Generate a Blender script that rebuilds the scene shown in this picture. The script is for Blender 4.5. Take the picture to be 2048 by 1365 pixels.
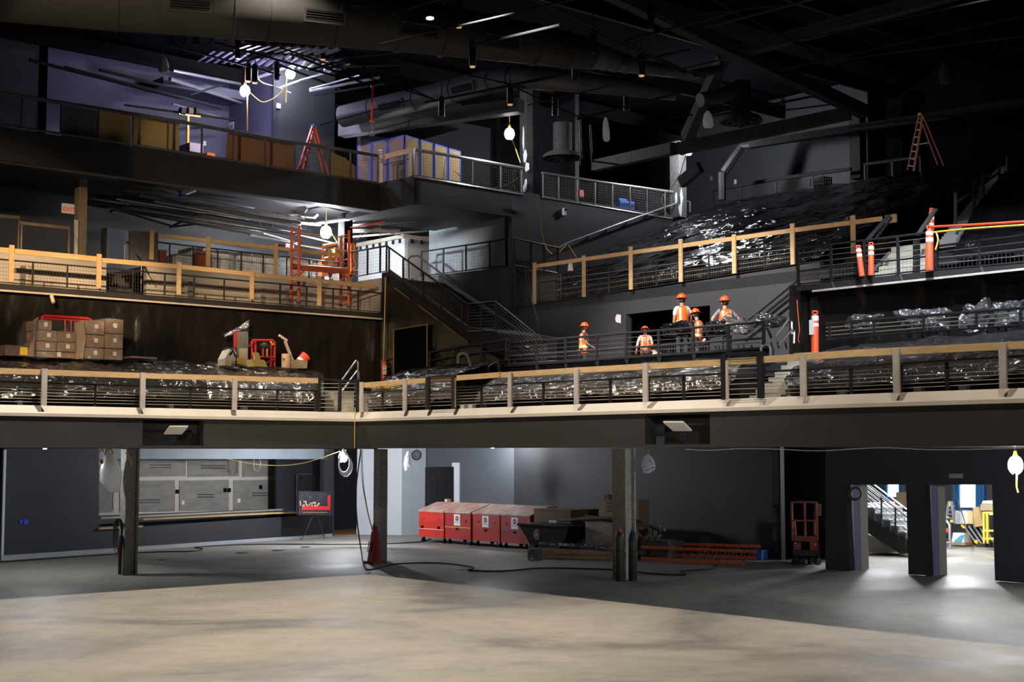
import bpy, math, random
from mathutils import Vector, Matrix, noise
random.seed(7)
S = bpy.context.scene
for o in list(bpy.data.objects): bpy.data.objects.remove(o)
COL = S.collection
# ---------------------------------------------------------------- camera
FPX, CX, CY, CAMH = 2844.0, 1024.0, 682.5, 3.4
PITCH = math.atan(222.5/FPX)
cam = bpy.data.cameras.new('camera'); camo = bpy.data.objects.new('camera', cam); COL.objects.link(camo)
cam.lens = 50.0; cam.sensor_width = 36.0
cam.lens = FPX*36.0/2048.0
cam.clip_start = .1; cam.clip_end = 500
camo.location = (0, 0, CAMH); camo.rotation_euler = (math.pi/2+PITCH, 0, 0)
S.camera = camo
FW = Vector((0, math.cos(PITCH), math.sin(PITCH))); UPV = Vector((0, -math.sin(PITCH), math.cos(PITCH)))
CAMP = Vector((0, 0, CAMH))
# ---------------------------------------------------------------- hall frame: U runs along the right wing, V along the left wing, from the balcony corner
_w = bpy.data.worlds.new('hall_dark'); S.world = _w; _w.use_nodes = True
_w.node_tree.nodes['Background'].inputs[0].default_value = (.055, .065, .10, 1)
_w.node_tree.nodes['Background'].inputs[1].default_value = .06
S.view_settings.view_transform = 'Standard'; S.view_settings.look = 'None'
S.view_settings.exposure = 0.0; S.view_settings.gamma = 1.0
try: S.view_settings.use_curve_mapping = False
except Exception: pass

def ray(x, y): return FW + Vector((1, 0, 0))*((x-CX)/FPX) + UPV*((CY-y)/FPX)
def plane(p, n):
    p = Vector(p); n = Vector(n).normalized()
    def f(x, y):
        d = ray(x, y); return CAMP + d*((p-CAMP).dot(n)/d.dot(n))
    f.n = n if n.dot(CAMP-p) > 0 else -n
    f.p = p
    return f
def at(x, y, Y):
    d = ray(x, y); return CAMP + d*(Y/d.y)
_ang = (2474.0, 2853.0); _l = math.hypot(*_ang)
U = Vector((_ang[0]/_l, -_ang[1]/_l, 0)); V = Vector((-_ang[1]/_l, -_ang[0]/_l, 0)); Z = Vector((0, 0, 1))
YC = 38.0
C0 = at(710, 905, YC); C0.z = 0
def uv(u, v, z=0): return C0 + U*u + V*v + Z*z
def touv(P):
    d = P-C0; return d.dot(U), d.dot(V)
def Rv(v): return plane(uv(0, v), V)
def Lu(u): return plane(uv(u, 0), U)
def G(x, y, z=0): return plane((0, 0, z), Z)(x, y)
def off(pl, d):
    "same plane pushed d metres away from the camera side"
    return plane(pl.p - pl.n*d, pl.n)

# ---------------------------------------------------------------- lights
def spot(name, loc, tgt, power, ang, col, blend=.25, size=.15):
    l = bpy.data.lights.new(name, 'SPOT'); l.energy = power; l.color = col
    l.spot_size = math.radians(ang); l.spot_blend = blend; l.shadow_soft_size = size
    o = bpy.data.objects.new(name, l); COL.objects.link(o); o.location = loc
    o.rotation_euler = (Vector(tgt)-Vector(loc)).to_track_quat('-Z', 'Y').to_euler(); return o
def point(name, loc, power, col, size=.09):
    l = bpy.data.lights.new(name, 'POINT'); l.energy = power; l.color = col; l.shadow_soft_size = size
    o = bpy.data.objects.new(name, l); COL.objects.link(o); o.location = loc; return o
WARM = (1, .80, .56); NEU = (1, .93, .84); COOL = (.80, .88, 1); PURP = (.62, .60, 1)
# high bay lamps hung over the flat floor (outside the top of the frame)
HB = [(5.2, 5.4, 8800), (15, 5.4, 3000), (5.2, 13, 2600), (23, 5.4, 2200)]
for k, (u, v, p) in enumerate(HB):
    spot('high_bay_light', uv(u, v, 16.2), uv(u, v, 0), p*1.0, 92, (1, .88, .72), .5, .2)
# stage flood lamps above the stage, and unseen fill spots added among them
spot('flood_light', Vector((-9, 4, 12)), uv(-6.5, 7.5, 7.6), 30000, 15, (1, .70, .42), .5, .25)
spot('flood_light', Vector((-2, 3, 12)), uv(-4, 0, 6.8), 13000, 17, WARM, .5, .25)
spot('flood_light', Vector((6, 2, 12)), uv(9, -4, 6.6), 12000, 18, NEU, .5, .25)
spot('workers_light', uv(8, 3, 14.5), uv(5.2, -6.5, 6.6), 15000, 44, (1, .93, .86), .6, .2)  # unseen spot added to lift the workers without hitting the ledge
spot('platform_light', uv(17, -1, 15.5), uv(14.5, -8, 8.4), 6500, 44, (.86, .93, 1), .6, .15)  # added with no fixture, for highlights on the right platform film
spot('right_seats_light', uv(19, 2, 15), uv(14, -5.6, 6), 8000, 40, (.84, .91, 1), .6, .12)  # unseen cool spot added for reflections on the lower right seats
spot('left_seats_light', uv(-4.2, 4, 9.6+5), uv(-2.8, 1.5, 5), 3500, 44, (1, .88, .74), .6, .12)  # unseen spot added for glints on the left seat film
for _x, _y, _p in ((40, 525, 30000), (210, 543, 30000), (400, 563, 26000), (600, 590, 26000)):
    spot('left_rail_light', Vector((-6, 3, 12.5)), at(_x, _y, 37.5), _p*2.3, 5.6, (1, .68, .36), .8, .15)  # narrow unseen spots added to brighten only the left deck rail
for _x, _y, _p in ((1180, 530, 16000), (1420, 505, 16000), (1660, 470, 14000)):
    spot('middle_rail_light', Vector((3, 3, 13)), at(_x, _y, 43), _p, 6.5, (1, .74, .50), .8, .15)  # added unseen spots that warm the middle tier's timber
spot('upper_balcony_light', Vector((-14, 6, 11)), at(540, 325, 41), 17000, 13, (1, .80, .56), .3, .2)
spot('flood_light', Vector((12, 3, 13)), uv(17, -4, 7.0), 7000, 19, (.85, .92, 1), .5, .25)
# ---------------------------------------------------------------- mesh helpers
class MB:
    def __init__(s): s.v = []; s.f = []
    def add(s, vs, fs):
        b = len(s.v); s.v += [Vector(p) for p in vs]; s.f += [tuple(i+b for i in f) for f in fs]; return s
    def hexa(s, a, b):
        "a, b: two quads (4 points each), joined into a solid"
        return s.add(list(a)+list(b), [(3, 2, 1, 0), (4, 5, 6, 7), (0, 1, 5, 4), (1, 2, 6, 5), (2, 3, 7, 6), (3, 0, 4, 7)])
    def prism(s, pts, vec):
        n = len(pts); vec = Vector(vec)
        return s.add(list(pts)+[Vector(p)+vec for p in pts], [tuple(range(n))[::-1], tuple(range(n, 2*n))]+[(i, (i+1) % n, n+(i+1) % n, n+i) for i in range(n)])
    def box(s, c, sx, sy, sz, ax=None):
        X, Y_, Z_ = ax or (U, V, Z); c = Vector(c)
        q = [c+X*(i*sx/2)+Y_*(j*sy/2)-Z_*(sz/2) for i, j in ((-1, -1), (1, -1), (1, 1), (-1, 1))]
        return s.hexa(q, [p+Z_*sz for p in q])
    def ubox(s, u0, u1, v0, v1, z0, z1):
        return s.hexa([uv(u0, v0, z0), uv(u1, v0, z0), uv(u1, v1, z0), uv(u0, v1, z0)], [uv(u0, v0, z1), uv(u1, v0, z1), uv(u1, v1, z1), uv(u0, v1, z1)])
    def bar(s, p, q, w, h=None, up=Z):
        p = Vector(p); q = Vector(q); h = h or w; d = q-p
        if d.length < 1e-6: return s
        d.normalize(); a = d.cross(up)
        if a.length < 1e-4: a = d.cross(Vector((1, 0, 0)) if abs(d.z) > .5 else Z)
        if abs(d.z) > .97: a = U.copy()
        a.normalize(); b = a.cross(d).normalized()
        k = [a*(i*w/2)+b*(j*h/2) for i, j in ((-1, -1), (1, -1), (1, 1), (-1, 1))]
        return s.hexa([p+x for x in k], [q+x for x in k])
    def tube(s, pts, r, n=8, cap=True):
        pts = [Vector(p) for p in pts]; m = len(pts); rs = r if isinstance(r, (list, tuple)) else [r]*m
        vs = []; a = None
        for i, p in enumerate(pts):
            d = (pts[min(i+1, m-1)]-pts[max(i-1, 0)])
            if d.length < 1e-9: d = Vector((0, 0, 1))
            d.normalize()
            if a is None:
                a = d.cross(Z)
                if a.length < 1e-3: a = d.cross(Vector((1, 0, 0)))
            a = (a - d*a.dot(d))
            if a.length < 1e-6: a = d.cross(Vector((0.3, .7, .2)))
            a.normalize(); b = d.cross(a)
            for k in range(n):
                t = 2*math.pi*k/n; vs.append(p+(a*math.cos(t)+b*math.sin(t))*rs[i])
        fs = [(i*n+k, i*n+(k+1) % n, (i+1)*n+(k+1) % n, (i+1)*n+k) for i in range(m-1) for k in range(n)]
        if cap: fs += [tuple(range(n))[::-1], tuple(range((m-1)*n, m*n))]
        return s.add(vs, fs)
    def lathe(s, prof, c, n=16, ax=(Vector((1, 0, 0)), Vector((0, 1, 0)), Vector((0, 0, 1))), cap=True):
        X, Y_, Z_ = ax; c = Vector(c); vs = []
        for r, h in prof:
            for k in range(n):
                t = 2*math.pi*k/n; vs.append(c+X*(r*math.cos(t))+Y_*(r*math.sin(t))+Z_*h)
        m = len(prof)
        fs = [(i*n+k, i*n+(k+1) % n, (i+1)*n+(k+1) % n, (i+1)*n+k) for i in range(m-1) for k in range(n)]
        if cap: fs += [tuple(range(n))[::-1], tuple(range((m-1)*n, m*n))]
        return s.add(vs, fs)
    def ell(s, c, rx, ry, rz, n=12, m=8, ax=(Vector((1, 0, 0)), Vector((0, 1, 0)), Vector((0, 0, 1)))):
        X, Y_, Z_ = ax; c = Vector(c); vs = []
        for i in range(1, m):
            a = math.pi*i/m
            for k in range(n):
                t = 2*math.pi*k/n; vs.append(c+X*(rx*math.sin(a)*math.cos(t))+Y_*(ry*math.sin(a)*math.sin(t))+Z_*(rz*math.cos(a)))
        b = len(vs); vs += [c+Z_*rz, c-Z_*rz]
        fs = [(i*n+k, (i+1)*n+k, (i+1)*n+(k+1) % n, i*n+(k+1) % n) for i in range(m-2) for k in range(n)]
        fs += [(b, k, (k+1) % n) for k in range(n)]+[(b+1, (m-2)*n+(k+1) % n, (m-2)*n+k) for k in range(n)]
        return s.add(vs, fs)
    def wire(s, p, q, r):
        return s.tube([p, q], r, 3, False)
    def grid(s, fn, nu, nv):
        vs = [fn(i/nu, j/nv) for j in range(nv+1) for i in range(nu+1)]
        return s.add(vs, [(j*(nu+1)+i, j*(nu+1)+i+1, (j+1)*(nu+1)+i+1, (j+1)*(nu+1)+i) for j in range(nv) for i in range(nu)])
    def build(s, name, mat, parent=None, smooth=False, origin=None, fix=True):
        if parent is not None: org = ORG[parent.name]
        elif origin is not None: org = Vector(origin)
        else:
            n = len(s.v); org = sum(s.v, Vector())/max(n, 1); org.z = min(p.z for p in s.v)
        me = bpy.data.meshes.new(name); me.from_pydata([tuple(p-org) for p in s.v], [], s.f); me.validate()
        if fix:
            import bmesh
            bm = bmesh.new(); bm.from_mesh(me); bmesh.ops.recalc_face_normals(bm, faces=bm.faces); bm.to_mesh(me); bm.free()
        if smooth:
            me.polygons.foreach_set('use_smooth', [True]*len(me.polygons))
            try: me.set_sharp_from_angle(angle=math.radians(40))
            except Exception: pass
        me.materials.append(mat)
        o = bpy.data.objects.new(name, me); COL.objects.link(o)
        if parent is not None: o.parent = parent
        else: o.location = org
        ORG[o.name] = org
        return o
ORG = {}
def tag(o, label=None, cat=None, group=None, kind=None):
    if label: o['label'] = label
    if cat: o['category'] = cat
    if group: o['group'] = group
    if kind: o['kind'] = kind
    return o
def empty(name, loc, label=None, cat=None, group=None):
    o = bpy.data.objects.new(name, None); COL.objects.link(o); o.location = loc; o.empty_display_size = .2
    ORG[o.name] = Vector(loc); return tag(o, label, cat, group)
def struct(o): o['kind'] = 'structure'; return o
def panel(name, pl, pts, thick, mat, parent=None, d=0):
    "polygon drawn on plane pl through photo pixels, given real thickness away from the camera"
    q = off(pl, d) if d else pl
    return MB().prism([q(x, y) for x, y in pts], -pl.n*thick).build(name, mat, parent)
def lerp(a, b, t): return a+(b-a)*t
def pline(pts, x):
    if x <= pts[0][0]: a, b = pts[0], pts[1]
    elif x >= pts[-1][0]: a, b = pts[-2], pts[-1]
    else:
        for a, b in zip(pts, pts[1:]):
            if a[0] <= x <= b[0]: break
    return a[1]+(b[1]-a[1])*(x-a[0])/(b[0]-a[0])
# ---------------------------------------------------------------- materials
def mat(name, col, rough=.6, metal=0, var=0, vs=3, bump=0, bs=20, spec=.5, emit=None, es=0, trans=0, alpha=1, col2=None, coat=0, rvar=0, stretch=None):
    m = bpy.data.materials.new(name); m.use_nodes = True; nt = m.node_tree; N = nt.nodes; Lk = nt.links
    b = N['Principled BSDF']; b.inputs['Base Color'].default_value = (*col, 1); b.inputs['Roughness'].default_value = rough
    b.inputs['Metallic'].default_value = metal; b.inputs['Specular IOR Level'].default_value = spec
    if coat: b.inputs['Coat Weight'].default_value = coat; b.inputs['Coat Roughness'].default_value = .08
    if trans: b.inputs['Transmission Weight'].default_value = trans
    if alpha < 1: b.inputs['Alpha'].default_value = alpha
    if emit: b.inputs['Emission Color'].default_value = (*emit, 1); b.inputs['Emission Strength'].default_value = es
    if var or bump or rvar:
        tc = N.new('ShaderNodeTexCoord'); src = tc.outputs['Object']
        if stretch:
            mp = N.new('ShaderNodeMapping'); mp.inputs['Scale'].default_value = stretch; Lk.new(src, mp.inputs[0]); src = mp.outputs[0]
    if var or rvar:
        n = N.new('ShaderNodeTexNoise'); n.inputs['Scale'].default_value = vs; n.inputs['Detail'].default_value = 6; n.inputs['Roughness'].default_value = .6
        Lk.new(src, n.inputs['Vector'])
    if var:
        r = N.new('ShaderNodeValToRGB'); r.color_ramp.elements[0].position = .35; r.color_ramp.elements[1].position = .68
        c2 = col2 or tuple(min(1, c*(1+var)) for c in col); c1 = col if col2 else tuple(c*(1-var) for c in col)
        r.color_ramp.elements[0].color = (*c1, 1); r.color_ramp.elements[1].color = (*c2, 1)
        Lk.new(n.outputs['Fac'], r.inputs[0]); Lk.new(r.outputs[0], b.inputs['Base Color'])
    if rvar:
        mr = N.new('ShaderNodeMapRange'); mr.inputs['From Min'].default_value = .35; mr.inputs['From Max'].default_value = .65
        mr.inputs['To Min'].default_value = max(.02, rough-rvar); mr.inputs['To Max'].default_value = min(1, rough+rvar)
        Lk.new(n.outputs['Fac'], mr.inputs[0]); Lk.new(mr.outputs[0], b.inputs['Roughness'])
    if bump:
        n2 = N.new('ShaderNodeTexNoise'); n2.inputs['Scale'].default_value = bs; n2.inputs['Detail'].default_value = 5
        Lk.new(src, n2.inputs['Vector']); bp = N.new('ShaderNodeBump'); bp.inputs['Strength'].default_value = bump; bp.inputs['Distance'].default_value = .03
        Lk.new(n2.outputs['Fac'], bp.inputs['Height']); Lk.new(bp.outputs[0], b.inputs['Normal'])
    return m
M = {}
M['paint'] = mat('dark_wall_paint', (.026, .028, .036), .6, var=.12, vs=.7, bump=.05, bs=30)
M['paint2'] = mat('charcoal_paint', (.042, .042, .048), .6, var=.10, vs=.8)
M['fascia'] = mat('balcony_front_paint', (.034, .032, .032), .55, var=.1, vs=1.2)
M['blue'] = mat('slate_blue_paint', (.27, .31, .35), .6, var=.1, vs=.8)
M['violet'] = mat('violet_grey_paint', (.085, .082, .13), .6, var=.12, vs=.8)  # grey wall tone with the lamp's violet light put into it
M['cream'] = mat('cream_ledge', (.62, .57, .50), .5, var=.06, vs=1.5)
M['creamwall'] = mat('cream_primer_wall', (.46, .42, .38), .7, var=.08, vs=.9)
M['white'] = mat('white_primer', (.72, .76, .82), .7, var=.04, vs=.8)
M['grey'] = mat('grey_primer', (.40, .44, .48), .7, var=.04, vs=.8)
M['steel'] = mat('black_steel', (.018, .018, .021), .38, var=.1, vs=5)
M['dsteel'] = mat('dull_black_steel', (.02, .02, .022), .6, var=.15, vs=4)
M['beam'] = mat('grey_fireproofed_steel', (.075, .075, .078), .85, var=.25, vs=9, bump=.5, bs=60)
M['galv'] = mat('galvanised_pipe', (.42, .44, .46), .38, metal=.55, var=.1, vs=4)
M['chrome'] = mat('bright_rail_steel', (.55, .55, .55), .3, metal=.8)
M['wire'] = mat('mesh_wire', (.12, .115, .11), .5, metal=.3)
M['wirelt'] = mat('mesh_wire_bare', (.30, .29, .28), .5, metal=.3)
M['cable'] = mat('rail_cable', (.40, .35, .28), .4, metal=.5)
M['pine'] = mat('pine_timber', (.60, .40, .20), .7, var=.14, vs=4, bump=.1, bs=30, stretch=(1, 1, 6))
M['pinegrey'] = mat('greyed_timber_post', (.50, .44, .40), .75, var=.1, vs=4)
M['duct'] = mat('painted_duct', (.017, .016, .015), .7, var=.15, vs=1.5)
M['ductblue'] = mat('blue_grey_duct', (.085, .09, .105), .5, var=.15, vs=2)
M['rubber'] = mat('black_rubber', (.01, .01, .01), .6)
M['black'] = mat('matt_black', (.006, .006, .007), .9, spec=.1)
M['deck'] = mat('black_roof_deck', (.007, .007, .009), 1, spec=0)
M['card'] = mat('cardboard', (.36, .255, .15), .8, var=.1, vs=3)
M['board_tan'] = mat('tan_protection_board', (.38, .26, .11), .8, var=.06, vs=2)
M['board_brown'] = mat('brown_protection_board', (.25, .115, .055), .8, var=.08, vs=2)
M['tape'] = mat('blue_tape', (.01, .10, .85), .6)
M['orange'] = mat('orange_paint', (.72, .12, .035), .45, var=.08, vs=5)
M['liftorange'] = mat('lift_orange', (.78, .20, .04), .5, var=.05, vs=3)
M['red'] = mat('red_paint', (.50, .035, .03), .5, var=.12, vs=6)
M['bred'] = mat('bright_red_plastic', (.80, .07, .03), .5)
M['yellow'] = mat('yellow_paint', (.75, .50, .06), .5)
M['ycord'] = mat('yellow_cord', (.62, .42, .10), .6)
M['whitep'] = mat('white_plastic', (.8, .8, .8), .5)
M['paper'] = mat('white_paper', (.75, .75, .74), .8)
M['bluep'] = mat('blue_plastic', (.03, .12, .5), .5)
def emat(name, col, s):
    m = bpy.data.materials.new(name); m.use_nodes = True; b = m.node_tree.nodes['Principled BSDF']
    b.inputs['Base Color'].default_value = (*col, 1); b.inputs['Emission Color'].default_value = (*col, 1); b.inputs['Emission Strength'].default_value = s; return m
M['bulb'] = emat('lit_bulb', (1, .98, .95), 30)
M['bulbcool'] = emat('lit_bulb_cool', (.93, .93, 1), 30)
M['day'] = emat('daylight_window', (.92, .97, 1), 3.2)
def plastic(name, col, rough, bump, scale, metal=0, spec=.9, dist=.06, stretch=(1, 1, 1), mask=0):
    m = bpy.data.materials.new(name); m.use_nodes = True; nt = m.node_tree; N = nt.nodes; Lk = nt.links
    b = N['Principled BSDF']; b.inputs['Base Color'].default_value = (*col, 1); b.inputs['Roughness'].default_value = rough
    b.inputs['Metallic'].default_value = metal; b.inputs['Specular IOR Level'].default_value = spec
    tc = N.new('ShaderNodeTexCoord'); mp = N.new('ShaderNodeMapping'); mp.inputs['Scale'].default_value = stretch; Lk.new(tc.outputs['Object'], mp.inputs[0])
    n = N.new('ShaderNodeTexNoise'); n.inputs['Scale'].default_value = scale; n.inputs['Detail'].default_value = 4; n.inputs['Distortion'].default_value = 1.2
    v = N.new('ShaderNodeTexVoronoi'); v.feature = 'DISTANCE_TO_EDGE'; v.inputs['Scale'].default_value = scale*1.1
    mx = N.new('ShaderNodeMath'); mx.operation = 'MULTIPLY_ADD'; mx.inputs[1].default_value = .5
    Lk.new(mp.outputs[0], n.inputs['Vector']); Lk.new(n.outputs['Color'], v.inputs['Vector'])
    ad = N.new('ShaderNodeVectorMath'); ad.operation = 'ADD'; sc = N.new('ShaderNodeVectorMath'); sc.operation = 'SCALE'; sc.inputs['Scale'].default_value = .35
    Lk.new(n.outputs['Color'], sc.inputs[0]); Lk.new(mp.outputs[0], ad.inputs[0]); Lk.new(sc.outputs[0], ad.inputs[1]); Lk.new(ad.outputs[0], v.inputs['Vector'])
    Lk.new(v.outputs['Distance'], mx.inputs[0]); Lk.new(n.outputs['Fac'], mx.inputs[2])
    bp = N.new('ShaderNodeBump'); bp.inputs['Strength'].default_value = bump; bp.inputs['Distance'].default_value = dist
    if mask:
        n3 = N.new('ShaderNodeTexNoise'); n3.inputs['Scale'].default_value = mask; n3.inputs['Detail'].default_value = 2; Lk.new(tc.outputs['Object'], n3.inputs['Vector'])
        mr = N.new('ShaderNodeMapRange'); mr.inputs['From Min'].default_value = .40; mr.inputs['From Max'].default_value = .60; mr.inputs['To Min'].default_value = .10; Lk.new(n3.outputs['Fac'], mr.inputs[0])
        mm = N.new('ShaderNodeMath'); mm.operation = 'MULTIPLY'; Lk.new(mx.outputs[0], mm.inputs[0]); Lk.new(mr.outputs[0], mm.inputs[1]); mx = mm
    Lk.new(mx.outputs[0], bp.inputs['Height']); Lk.new(bp.outputs[0], b.inputs['Normal'])
    return m
M['film'] = plastic('black_plastic_film', (.008, .008, .010), .10, 1.0, 1.5, dist=.34, spec=1.0, mask=.32)
M['film4'] = plastic('black_film_warm', (.02, .019, .018), .14, 1.0, 1.8, dist=.30, spec=1.0, mask=.5)
M['drape'] = plastic('black_plastic_drape', (.010, .009, .009), .30, .45, 1.6, spec=.5, stretch=(1, 1, .45))
M['film2'] = plastic('glossy_grey_film', (.30, .285, .27), .17, 1.0, 1.7, metal=.88, dist=.26)  # black film, its broad reflected sheen put into a grey metallic colour
M['film3'] = plastic('glossy_dark_film', (.17, .19, .22), .15, 1.0, 1.5, metal=.85, dist=.28)  # black film again, bluish reflections put into the base colour
M['stepdk'] = mat('dim_concrete_step', (.25, .25, .25), .85, var=.1, vs=3)  # concrete step again, the upper aisle's dimness put into its colour
M['silver'] = plastic('crumpled_glossy_film', (.42, .42, .44), .16, 1, 2.6, metal=.85, dist=.15)
M['clearwrap'] = plastic('clear_stretch_wrap', (.55, .52, .48), .15, .9, 4, metal=.6)
def concrete():
    m = bpy.data.materials.new('polished_concrete'); m.use_nodes = True; nt = m.node_tree; N = nt.nodes; Lk = nt.links
    b = N['Principled BSDF']; tc = N.new('ShaderNodeTexCoord')
    def nz(s, d, rough=.6, dis=0):
        n = N.new('ShaderNodeTexNoise'); n.inputs['Scale'].default_value = s; n.inputs['Detail'].default_value = d; n.inputs['Roughness'].default_value = rough; n.inputs['Distortion'].default_value = dis
        Lk.new(tc.outputs['Object'], n.inputs['Vector']); return n
    a = nz(.16, 7, .62, .6); r = N.new('ShaderNodeValToRGB'); E = r.color_ramp.elements
    E[0].position = .36; E[0].color = (.165, .16, .155, 1); E[1].position = .60; E[1].color = (.42, .385, .335, 1)
    e = E.new(.47); e.color = (.34, .315, .28, 1)
    Lk.new(a.outputs['Fac'], r.inputs[0])
    c = nz(1.7, 8, .7, .3); r2 = N.new('ShaderNodeValToRGB'); r2.color_ramp.elements[0].position = .3; r2.color_ramp.elements[0].color = (.78, .78, .78, 1); r2.color_ramp.elements[1].position = .6; r2.color_ramp.elements[1].color = (1, 1, 1, 1)
    Lk.new(c.outputs['Fac'], r2.inputs[0])
    mm = N.new('ShaderNodeMixRGB'); mm.blend_type = 'MULTIPLY'; mm.inputs[0].default_value = 1; Lk.new(r.outputs[0], mm.inputs[1]); Lk.new(r2.outputs[0], mm.inputs[2])
    Lk.new(mm.outputs[0], b.inputs['Base Color'])
    mr = N.new('ShaderNodeMapRange'); mr.inputs['From Min'].default_value = .35; mr.inputs['From Max'].default_value = .65; mr.inputs['To Min'].default_value = .50; mr.inputs['To Max'].default_value = .75
    Lk.new(a.outputs['Fac'], mr.inputs[0]); Lk.new(mr.outputs[0], b.inputs['Roughness'])
    bp = N.new('ShaderNodeBump'); bp.inputs['Strength'].default_value = .12; bp.inputs['Distance'].default_value = .01; Lk.new(c.outputs['Fac'], bp.inputs['Height']); Lk.new(bp.outputs[0], b.inputs['Normal'])
    return m
M['concrete'] = concrete()
M['step'] = mat('pale_concrete_step', (.46, .43, .36), .8, var=.1, vs=3)

# ---------------------------------------------------------------- builders used all over
def railing(name, label, cat, pl, top, bot, posts, cables=0, mesh=None, mt='steel', pw=.055, tr=.03, group=None, rails=1, cm='cable', cr=.007, gap=.10, wm='wire', dz=0, midrail=None):
    xs = [top[0][0], top[-1][0]]
    P = lambda x, k: pl(x, lerp(pline(top, x), pline(bot, x), k))
    root = empty(name, P(xs[0], 1), label, cat, group)
    MB().tube([P(x, 0) for x, _ in top], tr, 8).build('top_rail', M[mt], root, True)
    if rails: MB().tube([P(x, .97) for x, _ in top], tr*.7, 6).build('bottom_rail', M[mt], root, True)
    if midrail is not None: MB().tube([P(x, midrail) for x, _ in top], tr*.8, 6).build('middle_rail', M[mt], root, True)
    for x in posts:
        a = P(x, 1.0); b = Vector((a.x, a.y, P(x, 0).z)); MB().bar(a, b, pw, pw*.6).build('post', M[mt], root)
    for k in range(cables):
        t = (k+1)/(cables+1)*.97
        MB().tube([P(x, t) for x, _ in top], cr, 4, False).build('cable', M[cm], root)
    if mesh:
        t0, t1 = mesh; m = MB(); a = P(xs[0], 1); b = P(xs[1], 1); n = int((b-a).length/gap)
        # wires are laid out evenly in real metres along the rail
        for k in range(n+1):
            q = lerp(a, b, k/n); x = proj(q)[0]; m.wire(P(x, t0), P(x, t1), .0036)
        h = (P(xs[0], t0)-P(xs[0], t1)).length; nn = max(2, int(h/gap))
        for k in range(nn+1):
            t = lerp(t0, t1, k/nn); m.wire(P(xs[0], t), P(xs[1], t), .0036)
        o = m.build('wire_mesh', M[wm], root, fix=False); o['kind'] = 'stuff'
    return root
def proj(P):
    d = P-CAMP; z = d.dot(FW); return CX+FPX*d.x/z, CY-FPX*d.dot(UPV)/z
def timber(name, label, pl, line, posts, h=.13, t=.045, post_h=None, group=None, bm='pine', pm='pinegrey', pwid=.13):
    "board line (centre) and posts [(x, ytop, ybot)]"
    root = empty(name, pl(posts[0][0], posts[0][2]), label, 'guardrail', group)
    n = pl.n
    seg = line
    for a, b in zip(seg, seg[1:]): MB().bar(pl(*a)+n*.03, pl(*b)+n*.03, t, h).build('board', M[bm], root)
    for x, y0, y1 in posts:
        a = pl(x, y1); b = pl(x, y0); b = Vector((a.x, a.y, b.z)); tt = n.cross(Z)
        MB().box((a+b)/2+n*.09, pwid, .045, (b-a).length, (tt, n, Z)).build('post', M[pm], root)
    return root
def cover(name, rows, mt, nu=120, sub=10, amp=.05, sc=2.2, parent=None, label=None, cat='plastic sheet', group=None, seed=0, sag=0, smooth=True):
    "crumpled sheet through rows of world points"
    def resample(r, n):
        L = [0]
        for a, b in zip(r, r[1:]): L.append(L[-1]+(b-a).length)
        out = []
        for i in range(n+1):
            d = L[-1]*i/n
            for j in range(len(r)-1):
                if d <= L[j+1]+1e-9: break
            out.append(lerp(r[j], r[j+1], (d-L[j])/max(1e-9, L[j+1]-L[j])))
        return out
    R_ = [resample(r, nu) for r in rows]; nv = (len(rows)-1)*sub
    def fn(s, t):
        i = round(s*nu); k = t*(len(rows)-1); j = min(int(k), len(rows)-2); f = k-j
        p0 = R_[max(j-1, 0)][i]; p1 = R_[j][i]; p2 = R_[j+1][i]; p3 = R_[min(j+2, len(rows)-1)][i]
        # eased between rows so folds read
        f2 = f*f*(3-2*f)*.5+f*.5
        p = lerp(p1, p2, f2)
        q = p*sc+Vector((seed*7.3, seed*3.1, 0))
        n1 = noise.noise(q); n2 = noise.noise(q*2.7+Vector((4, 9, 2))); n3 = 1-abs(noise.noise(q*1.3+Vector((0, 5, 1))))*2
        nn = (V*.5+U*.5).normalized()
        return p + (Z*.9+nn*.6)*(amp*(n1*.8+n2*.4+n3*.45))
    o = MB().grid(fn, nu, nv).build(name, M[mt], parent, smooth)
    if smooth:
        o.data.polygons.foreach_set('use_smooth', [True]*len(o.data.polygons))
    s = o.modifiers.new('thickness', 'SOLIDIFY'); s.thickness = .01
    if parent is None: tag(o, label, cat, group)
    return o
# ================================================================ SETTING
FASC = Rv(0); FASL = Lu(0)
zb = 3.50                     # balcony underside
def zR(x, y, v): return Rv(v)(x, y).z
# floor
o = MB().prism([Vector((-60, -6, 0)), Vector((60, -6, 0)), Vector((60, 95, 0)), Vector((-60, 95, 0))], (0, 0, -.3)).build('floor', M['concrete'], origin=(0, 0, 0)); struct(o)
VB, VD = -14.4, -12.6
zc = Rv(0)(1000, pline([(710, 844), (2048, 806)], 1000)).z       # bottom of the cream ledge
zl = Rv(0)(1000, pline([(710, 825), (2048, 777)], 1000)).z       # deck
# balcony front, right and left wings
UE, VE = 27.0, 21.0
def fascia(name, right, holes):
    m = MB(); q = []
    L = UE if right else VE
    xs = [0]; 
    for a, b in holes: xs += [a, b]
    xs.append(L)
    for k in range(len(xs)-1):
        a, b = xs[k], xs[k+1]
        def bx(z0, z1, d0, d1):
            if right: m.ubox(a, b, -d1, -d0, z0, z1)
            else: m.ubox(-d1, -d0, a, b, z0, z1)
        if k % 2 == 0: bx(zb, zc, 0, .35)
        else: bx(zb, zb+.06, 0, .35); bx(zc-.04, zc, 0, .35); bx(zb, zc, .6, .65)
    return struct(m.build(name, M['fascia']))
def uof(x, v): return touv(Rv(v)(x, 880))[0]
def vof(x, u): return touv(Lu(u)(x, 880))[1]
HR = (uof(1290, 0), uof(1420, 0)); HL = (vof(407, 0), vof(285, 0))
fascia('wall_balcony_right', True, [HR]); fascia('wall_balcony_left', False, [HL])
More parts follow.
